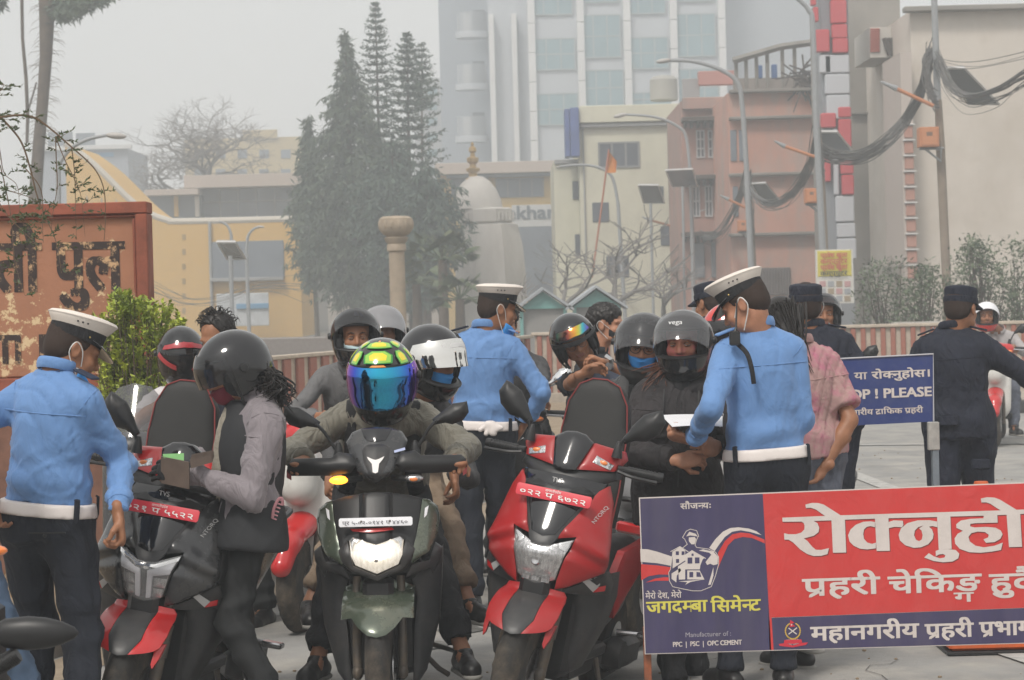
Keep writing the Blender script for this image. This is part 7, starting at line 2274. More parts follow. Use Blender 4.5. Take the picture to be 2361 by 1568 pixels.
# red handlebar cover on the black scooter
for o in list(blk.children):
 if o.name.startswith('handlebar_cover'):
  o.data.materials[0]=RED_G
lettering('125',.052,T(.165,.085,.585)@Rz(30)@Ry(-20),mat('silver_decal',(.45,.45,.45)),redS,bold=.04,name='model_badge')
back=plain_scooter('scooter','red and white scooter ridden by the man in the grey suit behind the green one',WHITE_G,RED_G,G(692,11.8),Rz(-16))
grey1=plain_scooter('scooter','grey scooter with clear windshield behind the black scooter at the left',GREY_G,GREYP,G(300,11.1),Rz(-8),windshield=True,mirrors=False)
grey2=plain_scooter('scooter','grey scooter with round clear headlamp behind the woman in the pink smeared helmet',mat('silver_paint',(.25,.25,.26),rough=.3,coat=.4),GREYP,G(1462,11.0),Rz(-20),mirrors=False)
bikeB=plain_scooter('scooter','dark motorcycle with a round chrome mirror behind the standing traffic policeman',BLACKP,BLACKP,G(1185,13.2),Rz(-8),chrome_m=True)
far1=plain_scooter('scooter','white and red scooter riding up the road at the far right',WHITE_G,RED_G,G(2305,24.0),Rz(-14))
far2=plain_scooter('scooter','dark scooter half hidden behind the navy uniformed policeman by the blue sign',BLACKP,BLACKP,G(1925,16.5),Rz(-10))
# nearest motorcycle: only its mirror, grip and lamp reach into the picture
nm=thing('motorcycle','blurred nearest motorcycle of which only mirror and grip show at the lower left','motorcycle',(W(-120,1500,5.4).x,5.4,0))
def nl(x,y,d=5.4):return Vector(W(x,y,d))
m=MB();a,b=nl(-30,1462),nl(182,1458);c=(a+b)/2;L=(b-a).length
prof=[(.0005,-L/2),(.020,-L*.44),(.036,-L*.30),(.042,-L*.05),(.038,L*.15),(.028,L*.32),(.014,L*.45),(.0005,L/2)]
m.lathe([(r_,z)for r_,z in prof],24,T(c)@Ry(90+1)@Rz(0),.95,.7);m.build('mirror_housing',BLACKP,nm,world=True)
m=MB();m.tube([nl(-10,1470),nl(-60,1480),nl(-110,1530),nl(-130,1620)],[.012,.008,.008,.008],8);m.build('mirror_stalk',BLACKP,nm,world=True)
m=MB();m.tube([nl(-160,1640),nl(-40,1560),nl(42,1508)],.018,14)
for k in range(16):q=nl(-40,1560).lerp(nl(38,1511),k/16);m.tube([q,q+(nl(42,1508)-nl(-40,1560)).normalized()*.003],.0205,14)
m.build('grip',BLACKP,nm,world=True)
m=MB();m.ell(tuple(nl(-12,1270)),(.030,.02,.013),14);m.build('turn_signal',ORL if False else mat('amber_lens',(.75,.20,.04),rough=.2,coat=.8),nm,world=True)
m=MB();m.tube([nl(-60,1285),nl(-20,1272)],.009,8);m.build('signal_stem',METAL,nm,world=True)
m=MB();m.bbox((nl(-420,1600).x,5.45,.45),(nl(-300,1600).x,6.9,.85),.05);m.build('body_side',BLACKP,nm,world=True)
for yy in(5.5,6.8):
 m=MB();m.lathe([(.30,-.05),(.31,0),(.30,.05),(.22,.05),(.22,-.05),(.30,-.05)],40,T(nl(-360,1600).x,yy,.31)@Ry(90));m.build('wheel',TYRE,nm,world=True)

 # 1 traffic policeman at the left
d=8.55
r=person('traffic policeman at the left edge seen from behind in blue shirt and white peaked cap',P_(108,1196,d),P_(128,872,d),152,hyaw=165,hp=P_(170,806,d+.04),hyw=118,hpi=26,hro=0,
handR=P_(272,1188,d-.14),elR=np.array((.25,.9,-.2)),handL=P_(-30,1150,d-.05),top=BLUE,bot=NAVYT,belt=WHITE,cap='police',seed=3,bw=1.0,hands=(30,48),hdir=(None,np.array((.10,-.05,-1))),pal=(None,np.array((-.8,-.3,-.2))),loose=.006,
footL=P_(80,1700,8.7),footR=P_(190,1700,8.4),vox=.0115,tf=26)
epaulette(r,-1,mat('navy_epaulette',(.02,.03,.06),rough=.8));
m=MB()
for s in(1,-1):m=MB();m.tube([r['HM']@Vector(p)for p in spline([(s*.060,-.035,-.06),(s*.078,-.012,-.004),(s*.088,.022,.020),(s*.091,.038,.0),(s*.080,.030,-.035),(s*.062,-.03,-.09)],4)],.0020,5);m.build('ear_loop',STRAPW,r['root'],world=True)
pass;face_mask(r['HM'],r['root'],MASKB,low=True,loops=False);seams(r)
# back pocket
pc_=r['bz']-r['s']*.085-r['fh']*.132-r['lh']*.06
m=MB();m.tube([pc_+r['lh']*.07+r['fh']*.012,pc_,pc_-r['lh']*.07+r['fh']*.02],.0035,5);m.ell(tuple(pc_-r['s']*.008),(.007,.007,.007),8);m.build('pocket',BLACKP,r['root'],world=True)

# 2 woman with the black helmet, profile to the left
d=8.95
MAUVE=mat('mauve_grey_cloth',(.215,.190,.205),rough=.7,noise=.07,nscale=6,sheen=.2,weave=.12,bscale=400,fold=.7)
VEST=mat('black_vest_cloth',(.020,.021,.024),rough=.75,noise=.15,nscale=8,weave=.1,bscale=500);BEIGE=mat('beige_knit',(.27,.245,.20),rough=.9,noise=.2,nscale=60,bump=.5,bscale=220)
LEGG=mat('charcoal_leggings',(.015,.016,.017),rough=.85,noise=.15,nscale=10,weave=.2,bscale=500)
r=person('woman in glossy black helmet and maroon mask looking through papers by the black scooter',P_(570,1190,d),P_(590,925,d),-62,hyaw=-70,hp=P_(533,850,d-.02),hyw=-66,hpi=24,
handR=P_(432,1052,d+.12),elR=np.array((.3,1.0,-.9)),handL=P_(440,1086,d-.16),elL=np.array((.9,-.4,-1)),top=MAUVE,bot=LEGG,hem=.085,bw=.86,hair='none',seed=8,tf=30,
hands=(38,25),skin=SKIN_L,slack=1.05,footL=P_(640,1640,9.0),footR=P_(655,1650,8.8),kneeL=np.array((-1.2,-.2,0)),kneeR=np.array((-1,-.4,0)),loose=.006,hdir=(np.array((-1,-.1,.12)),np.array((-1,-.25,.15))),pal=(np.array((0,1,-.4)),np.array((0,-.6,-.8))),vox=.0115,shoulder=.15,handon=(1,1),trw=.80)
helmet(r['root'],r['HM'],BLACKG,visor=VISOR_D,vrot=-6,chin=False,big=1.0,vel=(-14,34))
seams(r,True);MAR=mat('maroon_mask_cloth',(.16,.014,.030),rough=.8,noise=.08);face_mask(r['HM'],r['root'],MAR)
# vest over the jacket body, beige blouse at the opening
b=Blob(.012,.04);nb_,s_,l_,f_,pel_=r['nb'],r['s'],r['l'],r['f'],r['pel'];Q=Matrix((l_,f_,s_)).transposed().to_4x4()
Ls=np.linalg.norm(nb_-pel_)
b.ell(pel_+s_*Ls*.36,(.136,.126,.21),Q);b.ell(pel_+s_*Ls*.62+f_*.01,(.135,.136,.20),Q);b.cap(pel_-l_*.055,pel_+l_*.055,.128,.128);b.cap(pel_-s_*.10-l_*.058,pel_-s_*.10+l_*.058,.146,.146)
b.cap(nb_-s_*.02,nb_-s_*.02+f_*.04,.075,.07)
b.cut(pel_-s_*.115,-s_);b.cut(nb_-s_*.0,s_)
V,F=b.mesh(1);V=wrinkle(V,F,.003,13,5);npobj('vest',V,F,VEST,r['root'])
b=Blob(.011,.02);b.ell(pel_+s_*Ls*.50+f_*.068,(.045,.092,.24),Q);b.cap(pel_-s_*.02+f_*.07,pel_-s_*.09+f_*.085,.065,.075);b.cut(pel_-s_*.10,-s_);V,F=b.mesh(1);V=wrinkle(V,F,.003,25,6);npobj('blouse',V,F,BEIGE,r['root'])
# glove on the near hand
for side,sh,e,h in r['arms']:
 if side==1:
  V,F=hand_mesh(h,np.array((-1,-.1,.12)),np.array((0,1,-.4)),1,25,sc=1.1);npobj('glove',V,F,BLACKF,r['root'])
  b=Blob(.008,.01);b.cap(h-unit(h-e)*.06,h+unit(h-e)*.02,.036,.034);V,F=b.mesh(1);npobj('glove_cuff',V,F,BLACKF,r['root'])
H=r['HM'];rt=[]
for k in range(14):
 t=k/13;a=H@Vector((.055*math.cos(t*3),.085+.02*math.sin(t*3),-.02-.04*t));e=Vector(P_(622+30*math.sin(t*2.5)-12,905+34*t,d-.12+.26*t));rt.append((a,e))
hair_strands(r['root'],rt,Vector((.035,0,-.01)),HAIR,3,170,.0042,.016,name='curly_hair')
m=MB();cc=[P_(652,1165,d-.16),P_(650,1150,d-.165),P_(642,1152,d-.165),P_(632,1172,d-.165),P_(628,1195,d-.16)]
m.tube(spline([tuple(c)for c in cc],4),.006,6)
for k in range(6):q=Vector(cc[2]).lerp(Vector(cc[4]),k/5);m.tube([q,q+Vector((.016,-.002,-.006))],.003,4)
m.build('claw_clip',mat('pink_clip',(.36,.17,.19),rough=.4),r['root'],world=True)
# passport holder with green paper
bk=thing('booklet','brown leather document holder with green paper in the woman\'s hands','booklet',tuple(P_(420,1085,d-.25)))
BRL=mat('brown_leather',(.13,.095,.075),rough=.6,noise=.15,nscale=12)
m=MB();A=[W(371,1052,d-.20),W(436,1066,d-.27),W(436,1128,d-.25),W(371,1114,d-.18)];Bk=[v+Vector((.0,.02,0))for v in A]
m.add([tuple(v)for v in A+Bk],[(3,2,1,0),(4,5,6,7),(0,1,5,4),(1,2,6,5),(2,3,7,6),(3,0,4,7)]);m.build('front_cover',BRL,bk,world=True)
m=MB();A=[W(438,1060,d-.28),W(488,1050,d-.20),W(490,1066,d-.20),W(440,1080,d-.28)]
for k in range(5):m.add([tuple(v+Vector((0,.012*k,.004*k)))for v in A]+[tuple(v+Vector((0,.012*k+.006,.004*k)))for v in A],[(3,2,1,0),(4,5,6,7),(0,1,5,4),(1,2,6,5),(2,3,7,6),(3,0,4,7)])
m.build('folded_sleeves',BRL,bk,world=True)
m=MB();A=[W(375,1047,d-.18),W(424,1045,d-.20),W(424,1062,d-.23),W(377,1056,d-.21)];m.add([tuple(v)for v in A]+[tuple(v+Vector((0,.003,0)))for v in A],[(3,2,1,0),(4,5,6,7),(0,1,5,4),(2,3,7,6)]);m.build('green_paper',mat('green_paper',(.16,.36,.13),rough=.7),bk,world=True,smooth=None)

# 3 man in white tee with black and red helmet
TEE=mat('white_tee_cloth',(.62,.59,.60),rough=.85,noise=.03,nscale=5,weave=.1,bscale=400)
d=12.7
r=person('man in white tee and black red striped helmet looking down behind the raised seat',P_(430,1090,d+.2),P_(428,893,d),12,hp=P_(418,816,d-.08),hyw=14,hpi=32,handR=P_(392,915,d-.34),elR=np.array((-1,-.2,-.8)),handL=P_(500,940,d-.3),top=TEE,bot=LEGG,sleeve='short',hair='none',seed=9,shoes=True,legs=True,footL=P_(470,1500,12.4),footR=P_(380,1500,12.4),bw=1.05)
helmet(r['root'],r['HM'],BLACKG,visor=VISOR_D,vrot=0)
helm_panel([[(-60,30),(-30,42),(0,46),(30,42),(60,30),(60,40),(30,54),(0,58),(-30,54),(-60,40)],[(30,12),(48,26),(56,22),(44,8),(60,-6),(50,-10),(36,2),(20,-8),(14,0),(26,8)],[(-70,10),(-40,4),(-15,-2),(-16,8),(-40,14),(-68,20)]],r['HM'],.011,mat('helmet_red',(.38,.03,.04),rough=.3,coat=.5),'red_stripe',r['root'])
m=MB();g=random.Random(4)
for k in range(9):
 c=P_(440+(k%5)*11,968-(k//5)*9,d-.16);m.ell(tuple(c),(.008,.004,.008),8)
tag(m.build('printed_dots',mat('dot_print',(.5,.12,.08),rough=.8),r['root'],world=True),kind='stuff')
# 3b man with messy hair
d=12.35
r=person('man with messy black hair standing behind the woman in the glossy helmet',P_(545,1085,d),P_(522,850,d),-30,hp=P_(502,780,d),hyw=-35,hpi=22,top=NAVY,bot=LEGG,hair='full',seed=10,footL=P_(612,1408,12.2),footR=P_(545,1408,12.5),hem=.05)

# 4 rider of the green scooter
KH=mat('khaki_jacket',(.165,.155,.125),rough=.75,noise=.10,nscale=5,weave=.12,bscale=350,sheen=.1,fold=.9)
r=person('rider of the green scooter in khaki jacket and yellow green patterned helmet',P_(880,1105,9.98),P_(884,940,9.58),0,hp=P_(881,868,9.36),hyw=-3,hpi=14,handR=(W(700,1062,9.22)),handL=(W(1048,1060,9.22)),elR=np.array((-1.2,.5,-.4)),elL=np.array((1.2,.5,-.4)),
top=KH,bot=BLACKF,hem=.04,hair='none',seed=11,footL=P_(1092,1575,9.45),footR=P_(722,1568,9.45),kneeL=np.array((.7,-1,.3)),kneeR=np.array((-.7,-1,.3)),hands=(75,75),hdir=(np.array((.1,-1,-.1)),np.array((-.1,-1,-.1))),pal=(np.array((0,0,-1)),np.array((0,0,-1))),bw=1.08,loose=.014,wr=.006,vox=.0115,cuff=.05,tf=24)
seams(r,True)
RH=r['HM'];CARB=mat('helmet_black_base',(.012,.012,.011),rough=.15,coat=.8)
IRI=bpy.data.materials.new('iridescent_visor');IRI.use_nodes=True;MATS['iridescent_visor']=IRI
nt=IRI.node_tree;b_=nt.nodes['Principled BSDF'];lw=nt.nodes.new('ShaderNodeLayerWeight');lw.inputs[0].default_value=.45;cr_=nt.nodes.new('ShaderNodeValToRGB')
cr_.color_ramp.elements[0].color=(.04,.42,.62,1);cr_.color_ramp.elements[1].color=(.62,.15,.55,1);e_=cr_.color_ramp.elements.new(.38);e_.color=(.06,.10,.62,1);e_=cr_.color_ramp.elements.new(.62);e_.color=(.22,.05,.42,1)
nt.links.new(lw.outputs['Facing'],cr_.inputs[0]);nt.links.new(cr_.outputs[0],b_.inputs['Base Color']);b_.inputs['Metallic'].default_value=1;b_.inputs['Roughness'].default_value=.06
helmet(r['root'],RH,CARB,visor=IRI,vrot=0,big=1.07,vel=(-31,25))
YEL=mat('helmet_yellow',(.75,.60,.02),rough=.18,coat=.9);GR1=mat('helmet_lime',(.25,.52,.06),rough=.18,coat=.9);GR2=mat('helmet_green',(.02,.26,.03),rough=.18,coat=.9);ORG2=mat('helmet_orange',(.75,.25,.03),rough=.2,coat=.8)
def hexes(sc):
 o=[]
 for(a,e,w,h)in((0,45,34,12),(0,71,62,10),(-54,42,15,13),(54,42,15,13),(-76,20,9,9),(76,20,9,9),(-95,40,12,14),(95,40,12,14),(-122,40,12,14),(122,40,12,14),(-150,36,12,16),(150,36,12,16),(-92,10,12,12),(92,10,12,12),(-118,8,11,14),(118,8,11,14),(180,40,14,14),(-90,66,30,9),(90,66,30,9)):
  w*=sc;h*=sc if sc==1 else sc-.02
  o.append([(a-w*.55,e+h),(a+w*.55,e+h),(a+w,e+h*.2),(a+w*.8,e-h),(a-w*.8,e-h),(a-w,e+h*.2)][::-1])
 return o
for sc,off,mt_,nm_ in((.96,.0016,GR2,'green_cell'),(.84,.0028,GR1,'lime_cell'),(.56,.0040,YEL,'yellow_cell')):
 for h_ in hexes(sc):helm_panel([h_],RH,off,mt_,nm_,r['root'],th=.0012,big=1.07,pil=.0003,step=.016)
helm_panel([[(-16,86),(-8,78),(8,78),(16,86)],[(-14,28.5),(14,28.5),(10,31.5),(-10,31.5)]],RH,.002,ORG2,'orange_patch',r['root'],th=.001,big=1.07)
for s in(-1,1):  # backpack straps
 nbv,sv,lv,fv=r['nb'],r['s'],r['l'],r['f'];pts=[nbv+lv*s*.115-fv*.06-sv*.03,nbv+lv*s*.118+sv*.012+fv*.00,nbv+lv*s*.122+fv*.105-sv*.08,nbv+lv*s*.128+fv*.165-sv*.22,nbv+lv*s*.150+fv*.15-sv*.40]
 m=MB();m.tube(spline([tuple(q)for q in pts],5),.034,8,flat=(tuple(fv),.25));m.build('backpack_strap',BLACKF,r['root'],world=True)
m=MB();q=W(928,1050,9.25);m.tube([q,q+Vector((.012,0,-.03))],.006,6);m.build('zip_pull',mat('orange_tag',(.5,.08,.03)),r['root'],world=True)
# 5 pillion
DKG=mat('dark_grey_cloth',(.06,.06,.062),rough=.8,noise=.15,nscale=7);TAN=mat('tan_trousers',(.25,.185,.13),rough=.85,noise=.08,nscale=6,weave=.12,bscale=400,fold=.6)
r=person('pillion passenger with raised mirror visor and blue mask behind the khaki rider',P_(925,1075,10.45),P_(975,935,10.3),20,hp=P_(1000,826,10.18),hyw=52,hpi=16,handL=P_(1046,1090,10.05),handR=P_(760,1100,10.1),top=DKG,bot=TAN,hem=.03,hair='none',seed=12,skin=SKIN,footL=P_(1078,1388,10.05),footR=P_(715,1392,10.1),kneeL=np.array((.6,-1,.6)),kneeR=np.array((-.6,-1,.6)),hands=(30,30),hdir=(np.array((.12,-.3,-1)),None),pal=(np.array((-1,0,0)),None),cuff=.06,tf=26,trw=1.0)
helmet(r['root'],r['HM'],BLACKG,visor=mat('mirror_visor',(.78,.77,.74),rough=.05,metal=1.0),vrot=-24,big=1.03,vel=(-22,22));face_mask(r['HM'],r['root'],MASKB)
helm_panel([[(-25,32),(0,35),(25,32),(20,42),(-20,42)],[(-60,30),(-35,34),(-35,46),(-58,42)]],r['HM'],.003,mat('helmet_white_print',(.55,.55,.55),rough=.3),'white_graphic',r['root'],big=1.03)
for k in range(4):helm_panel([[(50,34+k*6),(100,34+k*6),(100,37+k*6),(50,37+k*6)]],r['HM'],.006,BLACKP,'vent_fin',r['root'],th=.006,big=1.03)
# 6 and 7 behind
SUIT=mat('grey_suit_cloth',(.14,.14,.143),rough=.85,noise=.08,nscale=6,weave=.1,bscale=400,fold=.6)
r=person('man in grey suit riding the red and white scooter, blue striped helmet and pale mask',P_(812,1010,12.75),P_(812,850,12.45),-5,hp=P_(820,775,12.35),hyw=8,hpi=4,handR=P_(735,962,12.15),handL=P_(880,960,12.2),elR=np.array((-1.1,.3,-.5)),top=SUIT,bot=SUIT,hem=.08,hair='none',seed=13,eye=True,skin=SKIN,footR=P_(660,1440,12.0),footL=P_(880,1440,12.0),hands=(70,70),bw=1.02)
helmet(r['root'],r['HM'],BLACKG,visor=VISOR_D,vrot=-48,big=1.0,vel=(-20,24),lo=-24);face_mask(r['HM'],r['root'],mat('pale_mask_cloth',(.40,.52,.55),rough=.8))
helm_panel([[(-10,52),(8,52),(6,72),(-8,72)],[(14,50),(22,48),(26,60),(16,66)]],r['HM'],.004,mat('helmet_blue',(.03,.06,.40),rough=.2,coat=.6),'blue_stripe',r['root'])
r=person('passenger in plain grey open helmet behind the man in the grey suit',P_(868,1000,13.3),P_(876,835,13.1),5,hp=P_(882,764,13.0),hyw=10,hpi=0,top=DKG,bot=SUIT,hem=.05,hair='none',seed=14,vox=.018,footL=P_(930,1350,12.9),footR=P_(820,1350,12.9))
helmet(r['root'],r['HM'],mat('grey_helmet_paint',(.10,.10,.105),rough=.2,coat=.7),visor=mat('grey_visor',(.22,.22,.23),rough=.12,coat=.6),vrot=-38,big=1.0)

# 8 standing traffic policeman in the middle
d=12.5
r=person('middle traffic policeman with blue chin mask and white gloves in his belt',P_(1112,997,d),P_(1118,770,d),168,hyaw=172,hp=P_(1148,712,d),hyw=112,hpi=12,handR=P_(1205,985,d+.06),elR=np.array((.9,-.6,-.2)),handL=P_(1052,985,d+.25),elL=np.array((-1,-.2,-.3)),top=BLUE,bot=NAVYT,belt=WHITE,cap='police',seed=15,footL=P_(1092,1385,12.4),footR=P_(1150,1385,12.7),loose=.006,bw=1.03,tf=24)
epaulette(r,-1,BLUE,mat('rank_stripe',(.5,.2,.1)));epaulette(r,1,NAVY);face_mask(r['HM'],r['root'],MASKB,low=True);seams(r)
o=thing('gloves','white gloves tucked into the back of the belt of the middle policeman','gloves',tuple(P_(1130,985,d-.16)));b=Blob(.006,.008);g=random.Random(3)
for k in range(9):
 a=R(-60+k*30);c=P_(1130+(k%3)*6-6,978,d-.15);e=c+np.array((math.sin(a)*.045,-.012,-.02-.035*abs(math.cos(a))*(1 if k%2 else.5)));b.cap(c,e,.016,.013)
V,F=b.mesh(1);npobj('glove_fingers',V,F,WHITE,o)

# 9, 10 behind the raised seat
BSH=mat('dark_shirt_cloth',(.024,.025,.030),rough=.8,noise=.15,nscale=8)
d=13.1
r=person('man with goggles on his tilted helmet leaning on his arm in a dark shirt',P_(1440,1010,d+.35),P_(1375,858,d),-12,hp=P_(1322,782,d-.12),hyw=12,hpi=22,hro=-24,handL=P_(1398,838,d-.34),elL=np.array((1,-.2,-.6)),handR=P_(1345,862,d-.42),elR=np.array((-1,-.3,-.5)),top=BSH,bot=LEGG,sleeve='short',hem=.05,hair='none',eye=True,look=(0,15),seed=16,skin=SKIN,hands=(40,30),hdir=(np.array((-1,-.2,.45)),np.array((1,0,.3))),pal=(np.array((-.2,0,-1)),None),legs=False,shoes=False,bw=1.1,collar=False)
helmet(r['root'],r['HM'],BLACKG,visor=None,chin=False,big=1.0)
Q=r['HM']
helm_panel([[(-52,26),(-20,24),(0,26),(20,24),(52,26),(52,48),(20,52),(-20,52),(-52,48)]],Q,.012,BLACKP,'goggle_frame',r['root'],th=.02)
RAIN=bpy.data.materials.new('rainbow_lens');RAIN.use_nodes=True;nt=RAIN.node_tree;b_=nt.nodes['Principled BSDF'];tc=nt.nodes.new('ShaderNodeTexCoord');mp=nt.nodes.new('ShaderNodeSeparateXYZ');cr_=nt.nodes.new('ShaderNodeValToRGB');nt.links.new(tc.outputs['Generated'],mp.inputs[0]);nt.links.new(mp.outputs['X'],cr_.inputs[0]);nt.links.new(cr_.outputs[0],b_.inputs['Base Color'])
els_=cr_.color_ramp.elements;els_[0].color=(.02,.10,.07,1);els_[1].color=(.15,.1,.5,1);els_[1].position=.95
for p_,c_ in((.35,(.25,.06,.05)),(.55,(.65,.30,.05)),(.68,(.55,.55,.08)),(.80,(.05,.45,.5))):e_=els_.new(p_);e_.color=(*c_,1)
b_.inputs['Metallic'].default_value=.8;b_.inputs['Roughness'].default_value=.12
helm_panel([[(-46,29),(-18,28),(0,30),(18,28),(46,29),(46,45),(18,48),(-18,48),(-46,45)]],Q,.016,RAIN,'goggle_lens',r['root'],th=.004)
helm_panel([[(-62,22),(62,22),(50,17),(0,14),(-50,17)]],Q,.030,BLACKP,'helmet_peak',r['root'],th=.012)
m=MB()
for s in(-1,1):m.tube([Q@Vector((s*.031+.020*math.cos(t),-.100,.0+.017*math.sin(t)))for t in np.linspace(0,6.283,15)],.0016,5)
m.tube([Q@Vector((-.011,-.101,.004)),Q@Vector((.011,-.101,.004))],.0016,5);m.build('glasses',BLACKP,r['root'],world=True)
m=MB();m.lathe([(.0001,-.006),(.020,-.006),(.022,0),(.020,.006),(.0001,.006)],20,T(tuple(P_(1403,845,d-.40)))@Rx(90));wo=m.build('wristwatch',METAL,r['root'],world=True)
m=MB();m.tube([P_(1396,820,d-.38),P_(1408,828,d-.39),P_(1412,850,d-.36)],.012,6);m.build('strap',METAL,wo,world=True)
o=thing('phone_case','dark blue folder edge held under the leaning man\'s hand','folder',tuple(P_(1380,890,d-.5)));m=MB();A=[W(1352,905,d-.45),W(1462,905,d-.4),W(1440,870,d-.38),W(1378,842,d-.42)];m.add([tuple(v)for v in A]+[tuple(v+Vector((0,.02,0)))for v in A],[(3,2,1,0)[::-1],(4,5,6,7)[::-1],(0,1,5,4),(1,2,6,5),(2,3,7,6),(3,0,4,7)]);m.build('folder',mat('slate_vinyl',(.05,.06,.09),rough=.5),o,world=True)
d=14.0
r=person('bareheaded man with glasses and black mask in profile behind the leaning man',P_(1380,1000,d),P_(1372,820,d),60,hp=P_(1400,748,d),hyw=72,hpi=6,top=BSH,bot=LEGG,hair='none',hem=.05,seed=17,legs=False,shoes=False,skin=SKIN_L)
b=Blob(.007,.03);HQ=r['HM'];q=lambda*p:np.array(HQ@Vector(p));b.ell(q(0,.020,.045),(.086,.108,.090),HQ);b.ell(q(0,.065,.0),(.075,.075,.075),HQ);b.cut(q(0,-.070,.05),np.array(HQ.to_3x3()@Vector((0,-1,-.8))));b.ell(q(.08,.0,-.01),(.03,.035,.04),k=.01,sub=True);b.ell(q(-.08,.0,-.01),(.03,.035,.04),k=.01,sub=True)
V,F=b.mesh(1);V=wrinkle(V,F,.005,45,3,ani=(1,1,.5));npobj('hair',V,F,HAIR,r['root']);face_mask(HQ,r['root'],BLACKF)

# 11 man with the large grey visor
PUF=mat('puffer_black',(.024,.024,.027),rough=.38,noise=.15,nscale=8,fold=1.0)
d=11.3
r=person('man in black padded jacket with big smoked visor, glasses and blue mask',P_(1490,1090,d+.05),P_(1478,880,d),-6,hp=P_(1484,795,d-.1),hyw=-8,hpi=12,hro=6,handL=P_(1530,1020,d-.3),handR=P_(1400,1010,d-.25),top=PUF,bot=LEGG,hem=.06,hair='none',eye=True,seed=18,legs=True,footL=P_(1530,1400,d),footR=P_(1450,1400,d),skin=SKIN_L,loose=.02,wr=.006,bw=1.06)
helmet(r['root'],r['HM'],mat('helmet_satin_black',(.03,.03,.032),rough=.3,coat=.4),visor=mat('tinted_visor',(.035,.035,.038),rough=.08,alpha=.85,coat=.6),vrot=-44,big=1.07,vel=(-34,26));face_mask(r['HM'],r['root'],mat('bright_blue_mask',(.04,.27,.70),rough=.7),loops=False)
helm_panel([[(-20,56),(5,60),(10,72),(-25,74),(-12,64)],[(10,55),(35,50),(45,64),(22,62)],[(-50,50),(-30,54),(-40,66)]],r['HM'],.002,mat('silver_graphic',(.35,.35,.35),rough=.3),'silver_graphic',r['root'],big=1.07)
Q=r['HM'];m=MB()
for s in(-1,1):m.tube([Q@Vector((s*.032+.024*math.cos(t),-.103,.0+.020*math.sin(t)))for t in np.linspace(0,6.283,15)],.0022,5)
m.tube([Q@Vector((-.010,-.104,.004)),Q@Vector((.010,-.104,.004))],.002,5);m.build('glasses',BLACKP,r['root'],world=True)
for s in(-1,1):m=MB();m.tube([P_(1462+s*22,868,d-.15),P_(1462+s*26,920,d-.2),P_(1462+s*30,990,d-.17)],.022,8,flat=((0,1,0),.3));m.build('backpack_strap',DKG,r['root'],world=True)

# 12 woman with powder on her face
d=10.25
JKT=mat('dark_hooded_jacket',(.014,.013,.014),rough=.8,col2=(.032,.027,.029),nscale=5,weave=.12,bscale=350,fold=.7)
r=person('woman with pink powder on her face in open visor helmet and dark hooded jacket',P_(1562,1130,d),P_(1572,880,d),-4,hp=P_(1575,788,d-.04),hyw=-14,hpi=6,handL=P_(1655,1030,d-.30),handR=P_(1560,1060,d-.30),elR=np.array((-1,.1,-.9)),elL=np.array((1,.1,-.9)),top=JKT,bot=BLACKF,hem=.16,fem=True,hair='none',eye=True,look=(18,4),seed=19,skin=SKIN_L,hskin=SKIN_P,hands=(40,40),loose=.022,vox=.0115,footL=P_(1600,1560,10.2),footR=P_(1555,1570,10.0),bw=1.0,wr=.0035,collar=False,tf=26,hdir=(None,np.array((.9,-.3,.1))))
helmet(r['root'],r['HM'],mat('helmet_black_clear',(.014,.014,.015),rough=.12,coat=.8),visor=VISOR_C,vrot=-40,big=.98,vel=(-30,26),lo=-21)
seams(r,True)
p_=r['HM']@T(0,.014,.002)@(Rx(-40)@Vector(helm_p(R(-4),R(-6),.013,.98)))
lettering('vega',.035,T(p_)@r['HM'].to_3x3().to_4x4()@Rx(-40-6)@T(-.03,0,0),mat('visor_print',(.7,.7,.7)),r['root'],world=True,bold=.01,name='visor_print')
b=Blob(.011,.03);n0,s0,l0,f0=r['nb'],r['s'],r['l'],r['f']
for a in range(-150,151,25):b.cap(n0+l0*math.sin(R(a))*.105-f0*math.cos(R(a))*.075+s0*(.02-.05*(abs(a)/150)**2),n0+l0*math.sin(R(a+25))*.105-f0*math.cos(R(a+25))*.075+s0*(.02-.05*(abs(a+25)/150)**2),.040,.040)
V,F=b.mesh(1);V=wrinkle(V,F,.005,22,4);npobj('hood',V,F,JKT,r['root'])
b=Blob(.010,.02);b.cap(n0+s0*.06,n0+f0*.06-s0*.02,.062,.055);V,F=b.mesh(1);npobj('neck_scarf',V,F,BLACKF,r['root'])
m=MB();m.tube([n0+f0*.145-s0*.08,n0+f0*.172-s0*.28,n0+f0*.165-s0*.45],.0025,5);m.build('zip',BLACKP,r['root'],world=True)
for s in(-1,1):m=MB();a=n0+l0*s*.075+f0*.14-s0*.03;m.tube([a,a+f0*.03-s0*.08,a+f0*.035-s0*.15],[.003,.003,.005],5);m.build('drawstring',BLACKP,r['root'],world=True)
rt=[]
for k in range(10):t=k/9;rt.append((r['HM']@Vector((-.075,.03-.03*t,-.09)),Vector(P_(1522-26*t,868+8*t,d-.06))));rt.append((r['HM']@Vector((.075,.02-.03*t,-.09)),Vector(P_(1618+18*t,862+10*t,d-.03))))
hair_strands(r['root'],rt,Vector((0,0,-.005)),mat('reddish_brown_hair',(.11,.040,.022),rough=.5),5,120,.0034,.008,freq=10)
o=thing('black_wallet','black wallet with pale edge held against the dark jacket','wallet',tuple(P_(1640,950,d-.28)));m=MB();A=[W(1600,972,d-.26),W(1660,985,d-.26),W(1668,955,d-.30),W(1622,934,d-.30)];m.add([tuple(v)for v in A]+[tuple(v+Vector((0,.012,.003)))for v in A],[(0,1,2,3),(7,6,5,4),(0,4,5,1),(1,5,6,2),(2,6,7,3),(3,7,4,0)]);m.build('cover',BLACKP,o,world=True,smooth=None)
